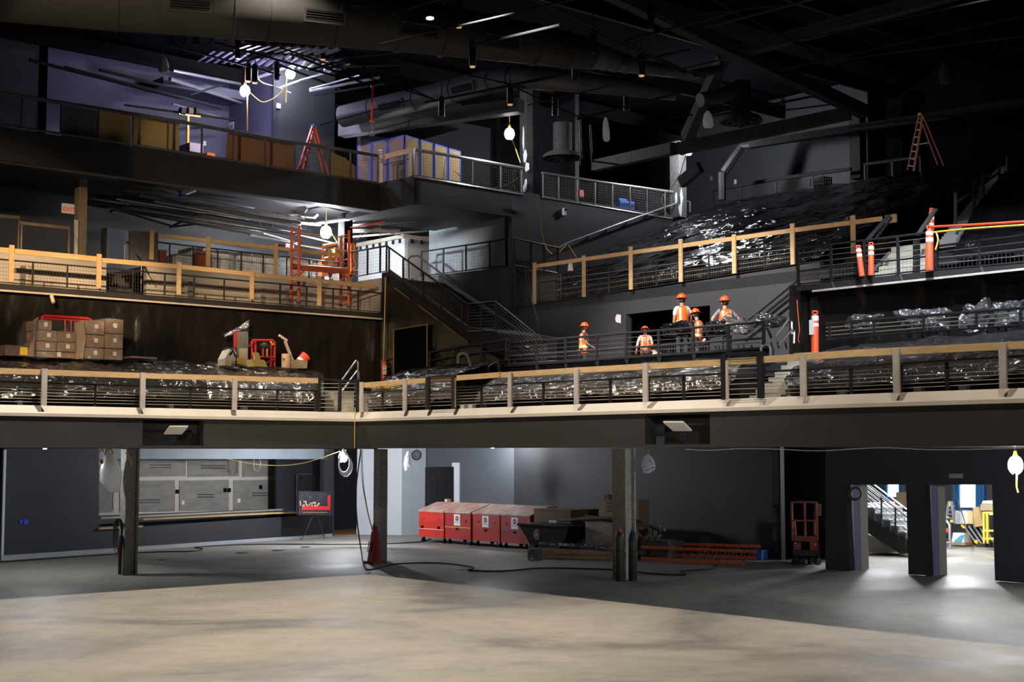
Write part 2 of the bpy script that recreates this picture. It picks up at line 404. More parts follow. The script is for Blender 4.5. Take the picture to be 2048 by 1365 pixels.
# cream ledge
m = MB(); m.prism([uv(.0, .05, zc), uv(0, .05, zc+.07), uv(0, -.07, zl), uv(0, -.5, zl), uv(0, -.5, zc)], U*UE); struct(m.build('trim_1', M['cream']))
m = MB(); m.prism([uv(.05, .0, zc), uv(.05, 0, zc+.07), uv(-.07, 0, zl), uv(-.5, 0, zl), uv(-.5, 0, zc)], V*VE); struct(m.build('trim_2', M['cream']))
m = MB(); m.ubox(-.5, .055, -.5, .055, zc, zc+.07); m.ubox(-.5, -.06, -.5, -.06, zc+.07, zl); struct(m.build('trim_3', M['cream']))
# balcony slab (underside over the lower floor)
m = MB(); m.ubox(-20, UE, -24, -.36, zb+.45, zb+.6); struct(m.build('ceiling_under_right', M['paint2']))
m = MB(); m.ubox(-24, -.36, -.35, VE, zb+.45, zb+.6); struct(m.build('ceiling_under_left', M['paint2']))
# recesses in the fascia with a tilted white panel and a coil of wire
for nm, pl, hx, pts, lab in (('r', Rv(-.12), 1, [(1337, 843), (1377, 843), (1384, 860), (1346, 860)], 'white tilted square panel in the right balcony front recess'),
                        ('l', Lu(-.12), 0, [(333, 852), (370, 852), (364, 867), (328, 867)], 'white tilted square panel in the left balcony front recess')):
    root = empty('recessed_panel', pl(pts[3][0], pts[3][1]), lab, 'panel', 'white panels in the balcony front')
    a, b, c, d = [pl(*p) for p in pts]; n = pl.n
    MB().hexa([a+n*.16, b+n*.16, c, d], [p-Z*.03 for p in (a+n*.16, b+n*.16, c, d)]).build('panel_face', M['whitep'], root)
    cc = (c+d)/2-Z*.14
    MB().tube([cc+(n.cross(Z))*(.06*math.cos(t))+Z*(.06*math.sin(t)) for t in [i*.5 for i in range(14)]], .006, 5).build('wire_coil', M['bluep'], root)
# ---- lower back walls
def base(x, y): return G(x, y)
P0, P1 = base(3, 1122), base(665, 1073)
nW = (P1-P0).cross(Z); LW = plane(P0, nW)
BK = Rv(VB); DW = Rv(VD)
w = MB()
def wl(name, pl, pts, mt, th=.2, d=0): return struct(panel(name, pl, pts, th, M[mt], None, d))
wl('wall_left_1', LW, [(3, 1122), (198, 1107), (198, 880), (12, 880)], 'paint')
wl('wall_left_2', LW, [(198, 1107), (665, 1073), (665, 1028), (198, 1060)], 'paint')
wl('wall_left_3', LW, [(198, 919), (655, 919), (655, 880), (198, 880)], 'blue', .3)
wl('wall_left_4', LW, [(648, 1074), (668, 1073), (668, 880), (648, 880)], 'paint')
wl('trim_4', LW, [(3, 1123), (665, 1074), (665, 1068), (3, 1112)], 'grey', .02, -.03)
o = panel('corner_bead', LW, [(3, 1122), (7, 1121), (13, 900), (9, 900)], .05, M['white'], None, -.02); o['kind'] = 'structure'; o.name = 'trim_5'
# recess behind the bar opening, with taped gypsum boards
RB = off(LW, 2.6)
wl('wall_bar_back', RB, [(150, 1060), (720, 1060), (720, 880), (150, 880)], 'paint', .15)
M['gyp'] = mat('gypsum_board', (.27, .25, .23), .8, var=.16, vs=1.4, bump=.1, bs=20, stretch=(1, 1, 4))
M['mud'] = mat('joint_compound', (.62, .58, .52), .8, var=.06, vs=6)
cols = [(197, 236), (236, 372), (376, 478), (485, 552)]; cols2 = [(197, 226), (240, 350), (359, 458), (467, 551)]
gr = empty('gypsum_wall', RB(197, 1030), 'bare grey gypsum boards with pale taped joints behind the long bar opening', 'wall boards')
MB().prism([off(RB, -.02)(x, y) for x, y in ((196, 1032), (553, 1018), (553, 921), (196, 921))], LW.n*-.01).build('joint_compound', M['mud'], gr)
for a, b in cols: panel('gypsum_board', RB, [(a, 955), (b, 953), (b, 921), (a, 921)], .02, M['gyp'], gr, -.05)
for a, b in cols2: panel('gypsum_board', RB, [(a, 1026-(a-200)*.02), (b, 1026-(b-200)*.02), (b, 962-(b-200)*.006), (a, 963-(a-200)*.006)], .02, M['gyp'], gr, -.05)
for x, y in ((277, 943), (366, 1006), (478, 1002), (355, 984), (451, 981), (459, 981), (522, 975)): panel('outlet_patch', RB, [(x-3, y-4), (x+3, y-4), (x+3, y+4), (x-3, y+4)], .02, M['paper'] if x in (277, 366, 478) else M['black'], gr, -.09)
for a, b, y in ((300, 342, 930), (402, 452, 931), (275, 320, 1000), (395, 428, 989), (505, 540, 986)):
    for k in range(2): panel('printed_line', RB, [(a, y+k*5), (b, y+k*5), (b, y+1.6+k*5), (a, y+1.6+k*5)], .005, M['dsteel'], gr, -.075)
# bar top: plywood shelf with timber edge
m = empty('bar_counter', LW(198, 1060), 'long unfinished plywood bar top with pale timber edge in the left wall opening', 'bar counter')
a, b = LW(283, 1041), LW(598, 1026)
MB().hexa([a+LW.n*.1, b+LW.n*.1, b-LW.n*.5, a-LW.n*.5], [p+Z*.05 for p in (a+LW.n*.1, b+LW.n*.1, b-LW.n*.5, a-LW.n*.5)]).build('plywood_top', M['pine'], m)
a, b = LW(196, 1060), LW(282, 1055)
MB().hexa([a+LW.n*.1, b+LW.n*.1, b-LW.n*.4, a-LW.n*.4], [p+Z*.06 for p in (a+LW.n*.1, b+LW.n*.1, b-LW.n*.4, a-LW.n*.4)]).build('lower_shelf', M['pine'], m)
a, b = off(LW, 1.6)(196, 1037), off(LW, 1.6)(560, 1020)
MB().bar(a, b, .3, .06).build('back_shelf', M['pinegrey'], m)
# dark end of the bar recess with a door
wl('wall_bar_end', off(LW, 1.8), [(553, 1030), (656, 1026), (656, 915), (553, 915)], 'paint', .1)
dr = panel('door_1', off(LW, 1.75), [(594, 1030), (627, 1028), (627, 950), (594, 950)], .05, M['dsteel'], None, -.03); dr['kind'] = 'structure'
fr = MB(); q = off(LW, 1.68)
for a, b in (((593, 1030), (593, 949)), ((628, 1028), (628, 949)), ((593, 949), (628, 949))): fr.bar(q(*a), q(*b), .07, .05)
struct(fr.build('trim_6', M['beam']))
MB().box(q(603, 956), .25, .06, .06).build('door_closer', M['dsteel'], dr)
# passage at the end of the left wall: dark red wall, lit wooden floor
M['maroon'] = mat('dark_brown_wall', (.12, .056, .042), .6, var=.1, vs=1)
M['woodfloor'] = mat('orange_brown_floor', (.45, .22, .10), .6, var=.1, vs=2)
q = plane(base(665, 1058), LW.n)
PW = plane(G(690, 1056), V+U*.3)
wl('wall_passage', PW, [(655, 1056), (725, 1056), (725, 880), (655, 880)], 'maroon', .1)
struct(MB().prism([G(662, 1072), G(718, 1071), G(722, 1056), (G(662, 1057))], Z*.02).build('floor_passage', M['woodfloor']))
# white primed corner wall
Wa, Wb, Wc = G(713, 1070), G(803, 1071), G(851, 1070)
def strip(name, A, B, z0, z1, mt, th=.2, bk=None):
    d = (B-A).cross(Z).normalized()
    if d.dot(CAMP-A) < 0: d = -d
    return struct(MB().prism([Vector((A.x, A.y, z0)), Vector((B.x, B.y, z0)), Vector((B.x, B.y, z1)), Vector((A.x, A.y, z1))], -d*th).build(name, M[mt]))
strip('wall_white_1', Wa, Wb, 0, zb+.45, 'white'); strip('wall_white_2', Wb, Wc, 0, zb+.45, 'grey')  # second face of the white wall greyed to stand in for shade
# long back wall, right wing
for k, (x0, x1, mt) in enumerate(((848, 1028, 'blue2'), (1028, 1560, 'paint'))):
    if k == 0: M['blue2'] = mat('grey_blue_wall', (.10, .112, .13), .5, var=.08, vs=.8)
    A, B = BK(x0, 900), BK(x1, 900); strip('wall_back_%d' % (k+1), A, B, 0, zb+.45, mt)
# black film taped over an opening, with a white primed reveal beside it
panel('black_film_screen', BK, [(850, 1068), (907, 1068), (907, 934), (850, 935)], .02, M['drape'], None, -.06); tag(bpy.context.scene.collection.objects[-1], 'black plastic film taped over the opening behind the red job boxes', 'plastic sheet')
panel('wall_reveal', BK, [(907, 1012), (918, 1012), (918, 926), (904, 926), (904, 934), (907, 934)], .05, M['white'], None, -.04)['kind'] = 'structure'
# recess at right end, then the wall with two doorways
A = BK(1556, 900); R2 = Rv(VB-1.6)
strip('wall_recess_back', R2(1540, 900), R2(1680, 900), 0, zb+.45, 'paint2')
strip('wall_recess_side', R2(1560, 900), A, 0, zb+.45, 'paint2')
m = MB(); DWt = off(DW, 0)
for pts in ([(1651, 1140), (1700, 1142), (1690, 970), (1690, 880), (1651, 880)], [(1690, 970), (1985, 970), (1985, 860), (1690, 860)], [(1817, 1150), (1857, 1152), (1849, 969), (1812, 969)], [(1990, 1162), (2600, 1208), (2600, 848), (1984, 860), (1984, 969)]):
    m.prism([DW(*p) for p in pts], V*-.25)
struct(m.build('wall_doorways', M['paint']))
# jambs: violet drywall, bare studs
M['purpleb'] = mat('purple_moisture_board', (.34, .28, .46), .8, var=.08, vs=2)
M['stud'] = mat('galvanised_stud', (.66, .64, .62), .45, metal=.3)
M['prim'] = mat('cream_primer_jamb', (.60, .57, .50), .8, var=.05, vs=2)
for k, (x0, xs_) in enumerate(((1697, (1699, 1713, 1727, 1739)), (1854, (1856, 1870, 1876, 1889)))):
    u0, _ = touv(DW(x0, 1140)); dd = 0
    for j, (mt, L_) in enumerate((('stud', .08), ('purpleb', .33), ('prim', .36))):
        a0 = VD-.25-dd; dd += L_
        m = MB(); m.ubox(u0-.22, u0-.02-j*.0, a0-L_, a0, 0, 2.62 if j < 2 else 3.3); struct(m.build('trim_%d' % (7+k*3+j), M[mt]))
# end walls beyond the frame so the hall is closed
struct(MB().ubox(-26, -25.8, -25, 21, -.3, 17.5).build('wall_far_left', M['paint2']))
struct(MB().ubox(-26, 30, -30.2, -30, -.3, 17.5).build('wall_far_right', M['paint2']))
# roof deck with ribs
struct(MB().ubox(-26, 34, -30, 21, 17.2, 17.5).build('ceiling', M['deck']))
# ================================================================ MIDDLE AND UPPER TIERS
UA, UB, VN, UM, VS, VW = -6.0, -4.0, -5.04, -5.5, -4.85, -9.0
LA, LB_, LM, RN, RS, RW = Lu(UA), Lu(UB), Lu(UM), Rv(VN), Rv(VS), Rv(VW)
def shell(name, pl, pts, mt, th=.2, d=0): return struct(panel(name, pl, pts, th, M[mt], None, d))
# ---- left middle deck
zt = LM(380, pline([(0, 567), (765, 627)], 380)).z; zz = LM(380, pline([(0, 581), (765, 638)], 380)).z
vE = vof(764, UM)
m = MB(); m.ubox(-13.5, UM, vE, VE, zz, zt); struct(m.build('floor_middle_left', M['dsteel']))
m = MB(); m.ubox(UM, UM+.03, vE, VE, zz-.03, zz+.02); struct(m.build('trim_20', M['pinegrey']))
railing('mesh_railing', 'long low mesh railing in front of the cream wall, left middle level', 'railing', LM, [(0, 519), (360, 550), (765, 587)], [(0, 566), (360, 594), (765, 626)],
        [65, 134, 200, 265, 329, 388, 448, 505, 560, 613, 666, 716, 763], 0, (.02, .97), 'dsteel', .05, .022, gap=.085)
timber('timber_guardrail', 'warm lit timber guardrail along the left middle level below the exit sign', LM, [(-5, 500), (197, 519)], [(19, 491, 565), (194, 509, 578)], .14, group=None, pm='pine')
timber('timber_guardrail', 'long timber guardrail ending beside the orange scaffold on the middle level', LM, [(200, 521), (360, 534), (560, 555), (748, 574)], [(354, 525, 590), (500, 540, 600), (635, 553, 612)], .13, pm='pine')
# cream wall behind, with a gap for the stair
LC = Lu(-7.5)
zcw = LC(480, 547).z
for k, (xa, xb) in enumerate(((-200, 205), (287, 690))):
    va, vb = vof(xa, -7.5), vof(xb, -7.5)
    m = MB(); m.ubox(-7.7, -7.5, vb, va, zt, zcw); struct(m.build('wall_cream_%d' % (k+1), M['creamwall']))
vt = vof(690, -7.5)
m = MB(); m.ubox(-7.7, uof(757, vt), vt-.15, vt, zt, zcw); struct(m.build('wall_cream_3', M['creamwall']))
m = MB(); m.ubox(-13.4, -7.7, vt-4.2, vof(287, -7.5), zcw-.2, zcw-.02); struct(m.build('floor_upper_left', M['dsteel']))
m = MB()
for k in range(6): m.ubox(-8.0-k*.28, -7.7-k*.28, vof(283, -7.5), vof(207, -7.5), zt, zt+.17*(k+1))
struct(m.build('steps_left', M['paint2']))
# rail on top of the cream wall
L7 = Lu(-7.6)
railing('mesh_railing', 'dark mesh railing on top of the cream wall before the wrapped pallets', 'railing', L7, [(289, 482), (479, 503), (700, 529)], [(289, 523), (479, 544), (700, 566)],
        [303, 339, 386, 435, 482, 526, 573, 618, 660], 0, (.02, .97), 'dsteel', .045, .022, gap=.085)
timber('timber_guardrail', 'brownish timber guardrail above the wrapped pallets on the left', L7, [(288, 468), (480, 489), (680, 511)], [(300, 461, 520), (413, 474, 535), (548, 488, 549), (657, 500, 555)], .12, bm='board_brown2' if 'board_brown2' in M else 'pine', pm='pine')
# end posts and stair handrail
e = empty('stair_end_wall', L7(288, 525), 'narrow grey wall end at the top of the left stair', 'wall end')
MB().bar(L7(287, 525), L7(287, 464), .12, .9).build('wall_panel', M['beam'], e); MB().bar(L7(273, 520), L7(275, 474), .05, .05).build('post', M['dsteel'], e)
e = empty('stair_handrail', Lu(-7)(249, 528), 'black bent handrail on the left middle stair', 'handrail')
MB().tube([Lu(-8.6)(249, 520), Lu(-8.6)(249, 489), Lu(-8.6)(255, 484), Lu(-7)(283, 524), Lu(-6.2)(298, 550)], .025, 6).build('rail', M['steel'], e, True)
MB().tube([Lu(-7)(283, 524), Lu(-7)(282, 584)], .02, 6).build('post', M['steel'], e, True)
# back wall of middle level
zu0 = LA(380, pline([(0, 321), (758, 421)], 380)).z; zu1 = LA(380, pline([(0, 252), (758, 369)], 380)).z
m = MB(); m.ubox(-13.4, -13.2, -9.6, VE, zt, 17.2); struct(m.build('wall_left_back', M['blue3'] if 'blue3' in M else M['paint']))
M['bluemid'] = mat('blue_grey_back_wall', (.075, .088, .105), .6, var=.1, vs=.8)
m = MB(); m.ubox(-13.19, -13.1, vof(600, -13.1), vof(205, -13.1), zt, 10.9); struct(m.build('wall_left_mid', M['bluemid']))
# ---- upper left balcony: front face and soffit beam
v0n = VN; uN = UB
m = MB(); m.ubox(UA-.15, UA, VN, VE, zu0, zu1); struct(m.build('wall_upper_front_left', M.setdefault('fascia2', mat('upper_front_paint', (.013, .013, .016), .6))))
M['soffit'] = mat('pale_grey_soffit', (.16, .165, .18), .6, var=.05, vs=1)
m = MB(); m.ubox(UA-.55, UA-.15, VN-.1, VE, zu0+.02, zu0+.12); struct(m.build('trim_21', M['soffit']))
m = MB(); m.ubox(-13.2, UA-.15, VN, VE, zu1-.25, zu1-.02); struct(m.build('floor_upper_balcony', M['paint2']))
# step out towards the right
m = MB(); m.ubox(UA, UB, VN-.15, VN, zu0, zu1); struct(m.build('wall_upper_front_step', M['fascia2']))
m = MB(); m.ubox(UB-.15, UB, VW, VN, zu0, zu1); m.ubox(UB-.15, UB, -21.5, VW, zu1-.3, zu1); struct(m.build('wall_upper_front_right', M['fascia2']))
m = MB(); m.ubox(-13.2, UB-.15, -21, VN-.15, zu1-.25, zu1-.02); struct(m.build('floor_upper_centre', M['paint2']))
m = MB(); m.ubox(-8.2, UB-.15, VW+.0, VN-.15, zu0+.02, zu0+.2); struct(m.build('ceiling_soffit', M['soffit2'] if 'soffit2' in M else M['paint2']))
# side wall u = UB from the middle wall back
m = MB(); m.prism([uv(UB, VW, 4.5), uv(UB, -22, 4.5), uv(UB, -22, zu1-.3), uv(UB, VW, zu1-.3)], U*-.2); struct(m.build('wall_side_centre', M['paint']))
# light blue-grey wall above the mesh rail
RX = Rv(-9.8)
shell('wall_blue_centre', RX, [(858, 556), (1010, 533), (1010, 400), (858, 430)], 'blue')
# ---- lower centre wall (v = VW) with a wide dark opening
zd = RW(1300, pline([(1016, 621), (1595, 531)], 1300)).z
for k, pts in enumerate(([(700, 760), (700, 575), (860, 552), (1018, 534), (1018, 745)], [(1018, 760), (1018, 621), (1252, 585), (1252, 760)], [(1252, 629), (1252, 585), (1420, 559), (1420, 611)], [(1420, 760), (1420, 559), (1640, 524), (1640, 760)])):
    shell('wall_centre_%d' % (k+1), RW, pts, 'wallc' if 'wallc' in M else 'paint2', .2)
shell('wall_centre_opening', Rv(-10.4), [(1240, 760), (1240, 600), (1440, 580), (1440, 760)], 'black', .1)  # black backing stands in for the darkness inside the opening
q = MB(); q.bar(Rv(-9.5)(1262, 720), Rv(-9.5)(1262, 626), .05, .05); struct(q.build('trim_22', M['beam']))
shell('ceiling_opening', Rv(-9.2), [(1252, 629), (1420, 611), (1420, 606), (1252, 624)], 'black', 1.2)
# middle right deck
m = MB(); m.ubox(UB, 24, -11.5, VW-.0, zd-.3, zd); struct(m.build('floor_middle_right', M['dsteel']))
railing('mesh_railing', 'thin black cable and mesh railing under the timber guardrail on the middle right tier', 'railing', Rv(VW+.05), [(1074, 553), (1360, 516), (1592, 488)], [(1074, 609), (1360, 566), (1592, 530)],
        [1078, 1123, 1170, 1218, 1265, 1313, 1366, 1418, 1473, 1530, 1590], 4, (.5, .97), 'steel', .05, .02, gap=.09)
railing('mesh_railing', 'short mesh gate railing at the left end of the middle right tier', 'railing', Rv(VW+.05), [(1031, 540), (1070, 535)], [(1017, 619), (1070, 611)], [1030, 1069], 0, (.45, .97), 'steel', .05, .02, gap=.09)
timber('timber_guardrail', 'long clean timber guardrail across the middle right tier before the black film', Rv(VW+.12), [(1074, 533), (1263, 506), (1366, 492), (1589, 461), (1765, 438)],
       [(1073, 526, 609), (1172, 512, 595), (1266, 494, 580), (1366, 479, 565), (1473, 470, 548), (1590, 448, 530), (1711, 432, 508)], .12, pm='pine')
MB().box(Rv(-9.6)(1782, 438), .32, .06, .22).build('board_end', M['pine']); tag(COL.objects[-1], 'short pale timber offcut beyond the right end of the middle guardrail', 'board')
# mesh rail in front of the blue wall, turning the corner
railing('mesh_railing', 'black mesh railing in front of the lit blue-grey wall', 'railing', Rv(-9.15), [(843, 504), (1024, 477)], [(843, 554), (1024, 531)], [843, 887, 932, 979, 1010, 1024], 0, (.02, .97), 'steel', .06, .03, gap=.10)
railing('mesh_railing', 'dark mesh railing running back along the centre side wall', 'railing', Lu(-3.8), [(1028, 477), (1117, 496)], [(1028, 532), (1117, 548)], [1028, 1062, 1089, 1116], 0, (.02, .97), 'steel', .06, .03, gap=.10)
shell('wall_landing', Rv(-9.6), [(1029, 534), (1112, 546), (1112, 606), (1029, 616)], 'beam', .1)
e = empty('wall_handrail', Lu(-3.85)(1116, 497), 'long thin wall handrail rising to the right towards the white painted column', 'handrail')
MB().tube([Lu(-3.85)(*p) for p in ((1118, 496), (1130, 488), (1240, 447), (1368, 401))]+[Lu(-3.85)(1380, 404), Lu(-3.85)(1380, 424)], .028, 8).build('rail', M['chrome'], e, True)
for x in (1176, 1212, 1252, 1292): MB().bar(Lu(-3.85)(x, pline([(1130, 488), (1368, 401)], x)), Lu(-4)(x, pline([(1130, 488), (1368, 401)], x)+5), .04).build('bracket', M['steel'], e)
# ---- upper balcony rails
railing('pipe_railing', 'thick grey pipe railing along the upper left balcony before the tan boards', 'railing', LA, [(-5, 185), (358, 243), (560, 281)], [(-5, 250), (358, 306), (560, 338)], [43, 121, 196, 265, 335, 403, 466, 530], 0, None, 'chrome2' if 'chrome2' in M else 'beam', .06, .055, rails=1)
railing('pipe_railing', 'thick pipe railing with mesh by the orange ladder on the upper balcony', 'railing', LA, [(560, 281), (640, 292), (755, 312)], [(560, 338), (640, 350), (756, 368)], [589, 647, 701, 755], 0, (.04, .97), 'beam', .06, .055, gap=.09)
railing('mesh_railing', 'small steel gate in the corner of the upper balcony', 'railing', RN, [(762, 331), (826, 316)], [(762, 367), (826, 354)], [763, 795, 825], 0, (.03, .97), 'beam', .05, .02, gap=.09)
timber('timber_guardrail', 'short pale board over the corner gate of the upper balcony', RN, [(759, 317), (824, 301)], [(768, 311, 366), (826, 298, 352)], .16)
railing('pipe_railing', 'bright pipe railing with mesh in front of the blue taped boards', 'railing', LB_, [(829, 300), (900, 311), (1046, 337)], [(829, 355), (900, 367), (1046, 392)], [829, 888, 945, 1001, 1043], 0, (.04, .97), 'chrome', .05, .055, gap=.09)
railing('mesh_railing', 'bright lit mesh railing between the two white marked columns on the upper level', 'railing', LB_, [(1084, 346), (1200, 364), (1358, 386)], [(1086, 397), (1227, 420), (1352, 441)], [1086, 1117, 1154, 1190, 1225, 1260, 1294, 1330, 1352], 0, (.04, .97), 'chrome', .05, .045, gap=.08, wm='wirelt')
# ---- upper left rooms
LU = Lu(-13.0); zf = zu1
vr = vof(538, -10)
zc_ = 17.0
m = MB(); m.ubox(-13.2, -13.0, vr-.2, vof(76, -13), zf, zc_); struct(m.build('wall_violet', M['violet']))
m = MB(); m.ubox(-13.0, -10.0, vr-.2, vr, zf, zc_); struct(m.build('wall_violet_return', M['violet']))
m = MB(); m.ubox(-10.2, -10.0, vof(663, -10), vr, zf, zc_); struct(m.build('wall_green_grey', M['gg'] if 'gg' in M else M['paint']))
m = MB(); m.ubox(-13.0, -11.8, vr, vr+3.2, zf+3.6, zf+3.9); struct(m.build('ceiling_alcove', M['violet']))
m = MB(); m.ubox(-13.2, -8.6, vof(663, -10)-6.5, vof(663, -10)-6.3, zf, zc_); struct(m.build('wall_upper_behind', M['black']))  # black colour stands in for the duct shadows on this wall
M['upk'] = mat('very_dark_wall', (.016, .018, .022), .7)  # shadow behind the boards put into a near-black wall colour
# centre block behind the blue taped boards
m = MB(); m.ubox(-9.0, -8.8, -14, -6.2, zf, zf+3.4); m.ubox(-8.8, -6.2, -14.2, -14, zf, zf+6); struct(m.build('wall_upper_block', M['upk']))
# ---- right upper back wall
RBW = Rv(-22)
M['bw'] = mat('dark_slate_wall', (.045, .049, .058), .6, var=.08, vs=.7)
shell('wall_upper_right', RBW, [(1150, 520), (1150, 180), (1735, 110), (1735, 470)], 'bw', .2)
shell('wall_upper_recess', Rv(-22.6), [(1725, 520), (1725, 110), (2120, 60), (2120, 420)], 'deck', .2)  # upper wall carried on in black, standing in for light falling off
# ---- far right upper platform and film-draped wall below
V6 = -6.5; R6 = Rv(V6)
zp0 = R6(1808, 560).z; zp1 = R6(1808, 548).z
uP = uof(1598, V6)
m = MB(); m.ubox(uP, 26, -9.2, V6, zp0, zp1); struct(m.build('floor_right_platform', M['dsteel']))
m = MB(); m.ubox(uP+.5, 26, V6-.02, V6+.05, zp0-.07, zp0-.02); struct(m.build('trim_23', M['pinegrey']))
railing('cable_railing', 'tall black cable railing beside the orange delineators on the right platform', 'railing', R6, [(1594, 497), (1738, 480), (1868, 464)], [(1598, 571), (1725, 557), (1868, 541)], [1597, 1663, 1730, 1797, 1866], 6, (.62, .97), 'steel', .07, .028, gap=.10, midrail=.62)
railing('cable_railing', 'black cable railing below the red tape at the right edge', 'railing', R6, [(1872, 493), (1960, 482), (2100, 464)], [(1868, 541), (1960, 534), (2100, 522)], [1874, 1960, 2060], 3, (.55, .97), 'steel', .06, .028, gap=.10, midrail=.55)
for x in (1664, 1732, 1800, 1962):
    y = pline([(1598, 571), (1868, 541), (2048, 527)], x)
    MB().bar(R6(x, y), R6(x+5, y+12), .04).build('bracket', M['beam']); tag(COL.objects[-1], 'small bent steel bracket under the right platform edge', 'bracket', 'brackets under the right platform edge')
# ---- workers platform (v = VS)
zq = RS(1300, pline([(1018, 730), (1540, 698)], 1300)).z; zqb = RS(1300, pline([(1018, 745), (1540, 716)], 1300)).z
ua, ub = uof(1018, VS), uof(1545, VS)
m = MB(); m.ubox(ua, ub, VS-.12, VS, zqb-.05, zq); struct(m.build('trim_24', M['steelblue'] if 'steelblue' in M else M['paint']))
m = MB(); m.ubox(ua, ub, VS-.02, VS+.14, zq-.03, zq+.02); struct(m.build('trim_25', M['steel']))
zw = RS(1300, 722).z-.25
m = MB(); m.ubox(UM, 26, VW, VS-.12, zw-.3, zw); struct(m.build('floor_workers', M['paint2']))
railing('cable_railing', 'black cable railing in front of the workers in orange vests', 'railing', Rv(VS+.06), [(1016, 687), (1200, 671), (1530, 644)], [(1018, 730), (1200, 719), (1530, 697)], [1018, 1073, 1131, 1194, 1253, 1318, 1387, 1457, 1528], 4, (.55, .97), 'steel', .075, .032, gap=.09, midrail=.62, cm='wire')
for x in (1073, 1131, 1194, 1253, 1318, 1387, 1457):
    y = pline([(1018, 731), (1540, 699)], x); a = Rv(VS+.12)(x, y); q = MB()
    q.prism([a+U*.09, a-U*.09, a-Z*.24+U*.02], V*-.1); tag(q.build('gusset', M['steel']), 'small black triangular gusset under the workers platform edge', 'gusset', 'gussets under the workers platform')
railing('pipe_railing', 'three bar steel railing sloping along the black draped stair side', 'railing', Rv(VS+.1), [(763, 721), (929, 693), (1016, 679)], [(763, 757), (929, 732), (1012, 722)], [763, 812, 859, 909, 961, 1012], 0, None, 'beam', .05, .028, midrail=.45)
# ---- drapes
zlow = zl-.2
def drape(name, pl, pts_top, pts_bot, nu, nv, label, amp=.07, seed=0, mt='drape', cat='plastic sheet'):
    n = pl.n
    x0, x1 = pts_top[0][0], pts_top[-1][0]; X0, X1 = pts_bot[0][0], pts_bot[-1][0]
    def fn(s, t):
        xt = lerp(x0, x1, s); xb = lerp(X0, X1, s)
        p = pl(lerp(xt, xb, t), lerp(pline(pts_top, xt), pline(pts_bot, xb), t))
        c = Vector((touv(p)[0]*1.1+touv(p)[1]*1.1+seed*9, p.z*.35, seed*2.2))
        d = noise.noise(c*1.7)*1.0+noise.noise(c*4.1)*.45+(1-abs(noise.noise(Vector((c.x*1.2+c.y*2.5, c.y*1.4-c.x*.5, 7)))*2.2))*.5
        return p+n*(amp*(d+.3))
    o = MB().grid(fn, nu, nv).build(name, M[mt], smooth=True); s = o.modifiers.new('thickness', 'SOLIDIFY'); s.thickness = .008
    o.data.polygons.foreach_set('use_smooth', [True]*len(o.data.polygons)); tag(o, label, cat); return o
drape('black_drape', off(LM, .25), [(-40, 578), (470, 618), (766, 640)], [(-40, 745), (766, 790)], 300, 60, 'black plastic drape hanging below the left middle deck', .05)
struct(MB().ubox(UM-.6, UM-.5, vE-.2, VE, zb, zz).build('wall_left_lower', M['dsteel']))
dro = drape('black_drape', RS, [(766, 552), (784, 570), (937, 684), (1016, 728)], [(766, 790), (1016, 765)], 90, 60, 'black plastic drape over the triangular stair side wall', .04, 3)
for pts in ():
    pass
e = struct(panel('door_2', Rv(VS+.16), [(788, 752), (853, 746), (853, 651), (788, 661)], .05, M['black']))  # black sheet stands in for the dark of the open doorway
fr = MB(); q = Rv(VS+.2)
for a, b in (((787, 752), (787, 660)), ((854, 744), (854, 649)), ((784, 661), (855, 649))): fr.bar(q(*a), q(*b), .03, .03)
struct(fr.build('trim_26', M['board_tan']))
drape('black_drape', off(Rv(VW+1.9), 0), [(1594, 572), (2110, 540)], [(1594, 722), (2110, 700)], 200, 50, 'black plastic drape below the far right platform', .05, 5)
struct(MB().ubox(uof(1594, -7.1), 26, -7.5, -7.35, zb, zp0).build('wall_right_lower', M['dsteel']))
m = MB(); m.bar(Rv(-6.9)(1597, 722), Rv(-6.9)(1597, 572), .35, .3); struct(m.build('wall_right_pier', M['drape']))
# black wrapped pier at the left corner
e = MB(); e.bar(uv(UM+.12, VS-.1, LM(765, 770).z), Vector((*(uv(UM+.12, VS-.1))[:2], RS(768, 546).z)), .3, .3); struct(e.build('wall_pier_left', M['drape']))
# ---- the dark stair between the pier and the centre wall
st = empty('dark_staircase', RS(937, 700), 'dark wrapped staircase descending to the right beside the grey wall', 'staircase')
A_, B_ = RS(778, 563), RS(937, 680)
def stairrun(A, B, width, n, nm):
    for k in range(n):
        t0, t1 = k/n, (k+1)/n; a = lerp(A, B, t0); b = lerp(A, B, t1)
        q = MB(); q.hexa([Vector((p.x, p.y, b.z-.18)) for p in (a, b, b-V*width, a-V*width)], [Vector((p.x, p.y, a.z)) for p in (a, b, b-V*width, a-V*width)]); q.build('step', M['dsteel'], st)
up = Vector((0, 0, .38))
stairrun(A_+up*.2-V*.1, B_+up*.2-V*.1, 1.9, 16, 'step')
MB().hexa([A_-Z*.08, B_-Z*.08, B_-V*.06-Z*.08, A_-V*.06-Z*.08], [A_+up, B_+up, B_-V*.06+up, A_-V*.06+up]).build('stringer', M['dbrown'] if 'dbrown' in M else M['dsteel'], st)
MB().bar(A_+V*.03-Z*.06, B_+V*.03-Z*.06, .02, .03).build('stringer_edge', M['board_tan'], st)
A2, B2 = A_-V*2.0, B_-V*2.0
MB().hexa([A2-Z*.05, B2-Z*.05, B2-V*.06-Z*.05, A2-V*.06-Z*.05], [A2+up, B2+up, B2-V*.06+up, A2-V*.06+up]).build('stringer', M['dsteel'], st)
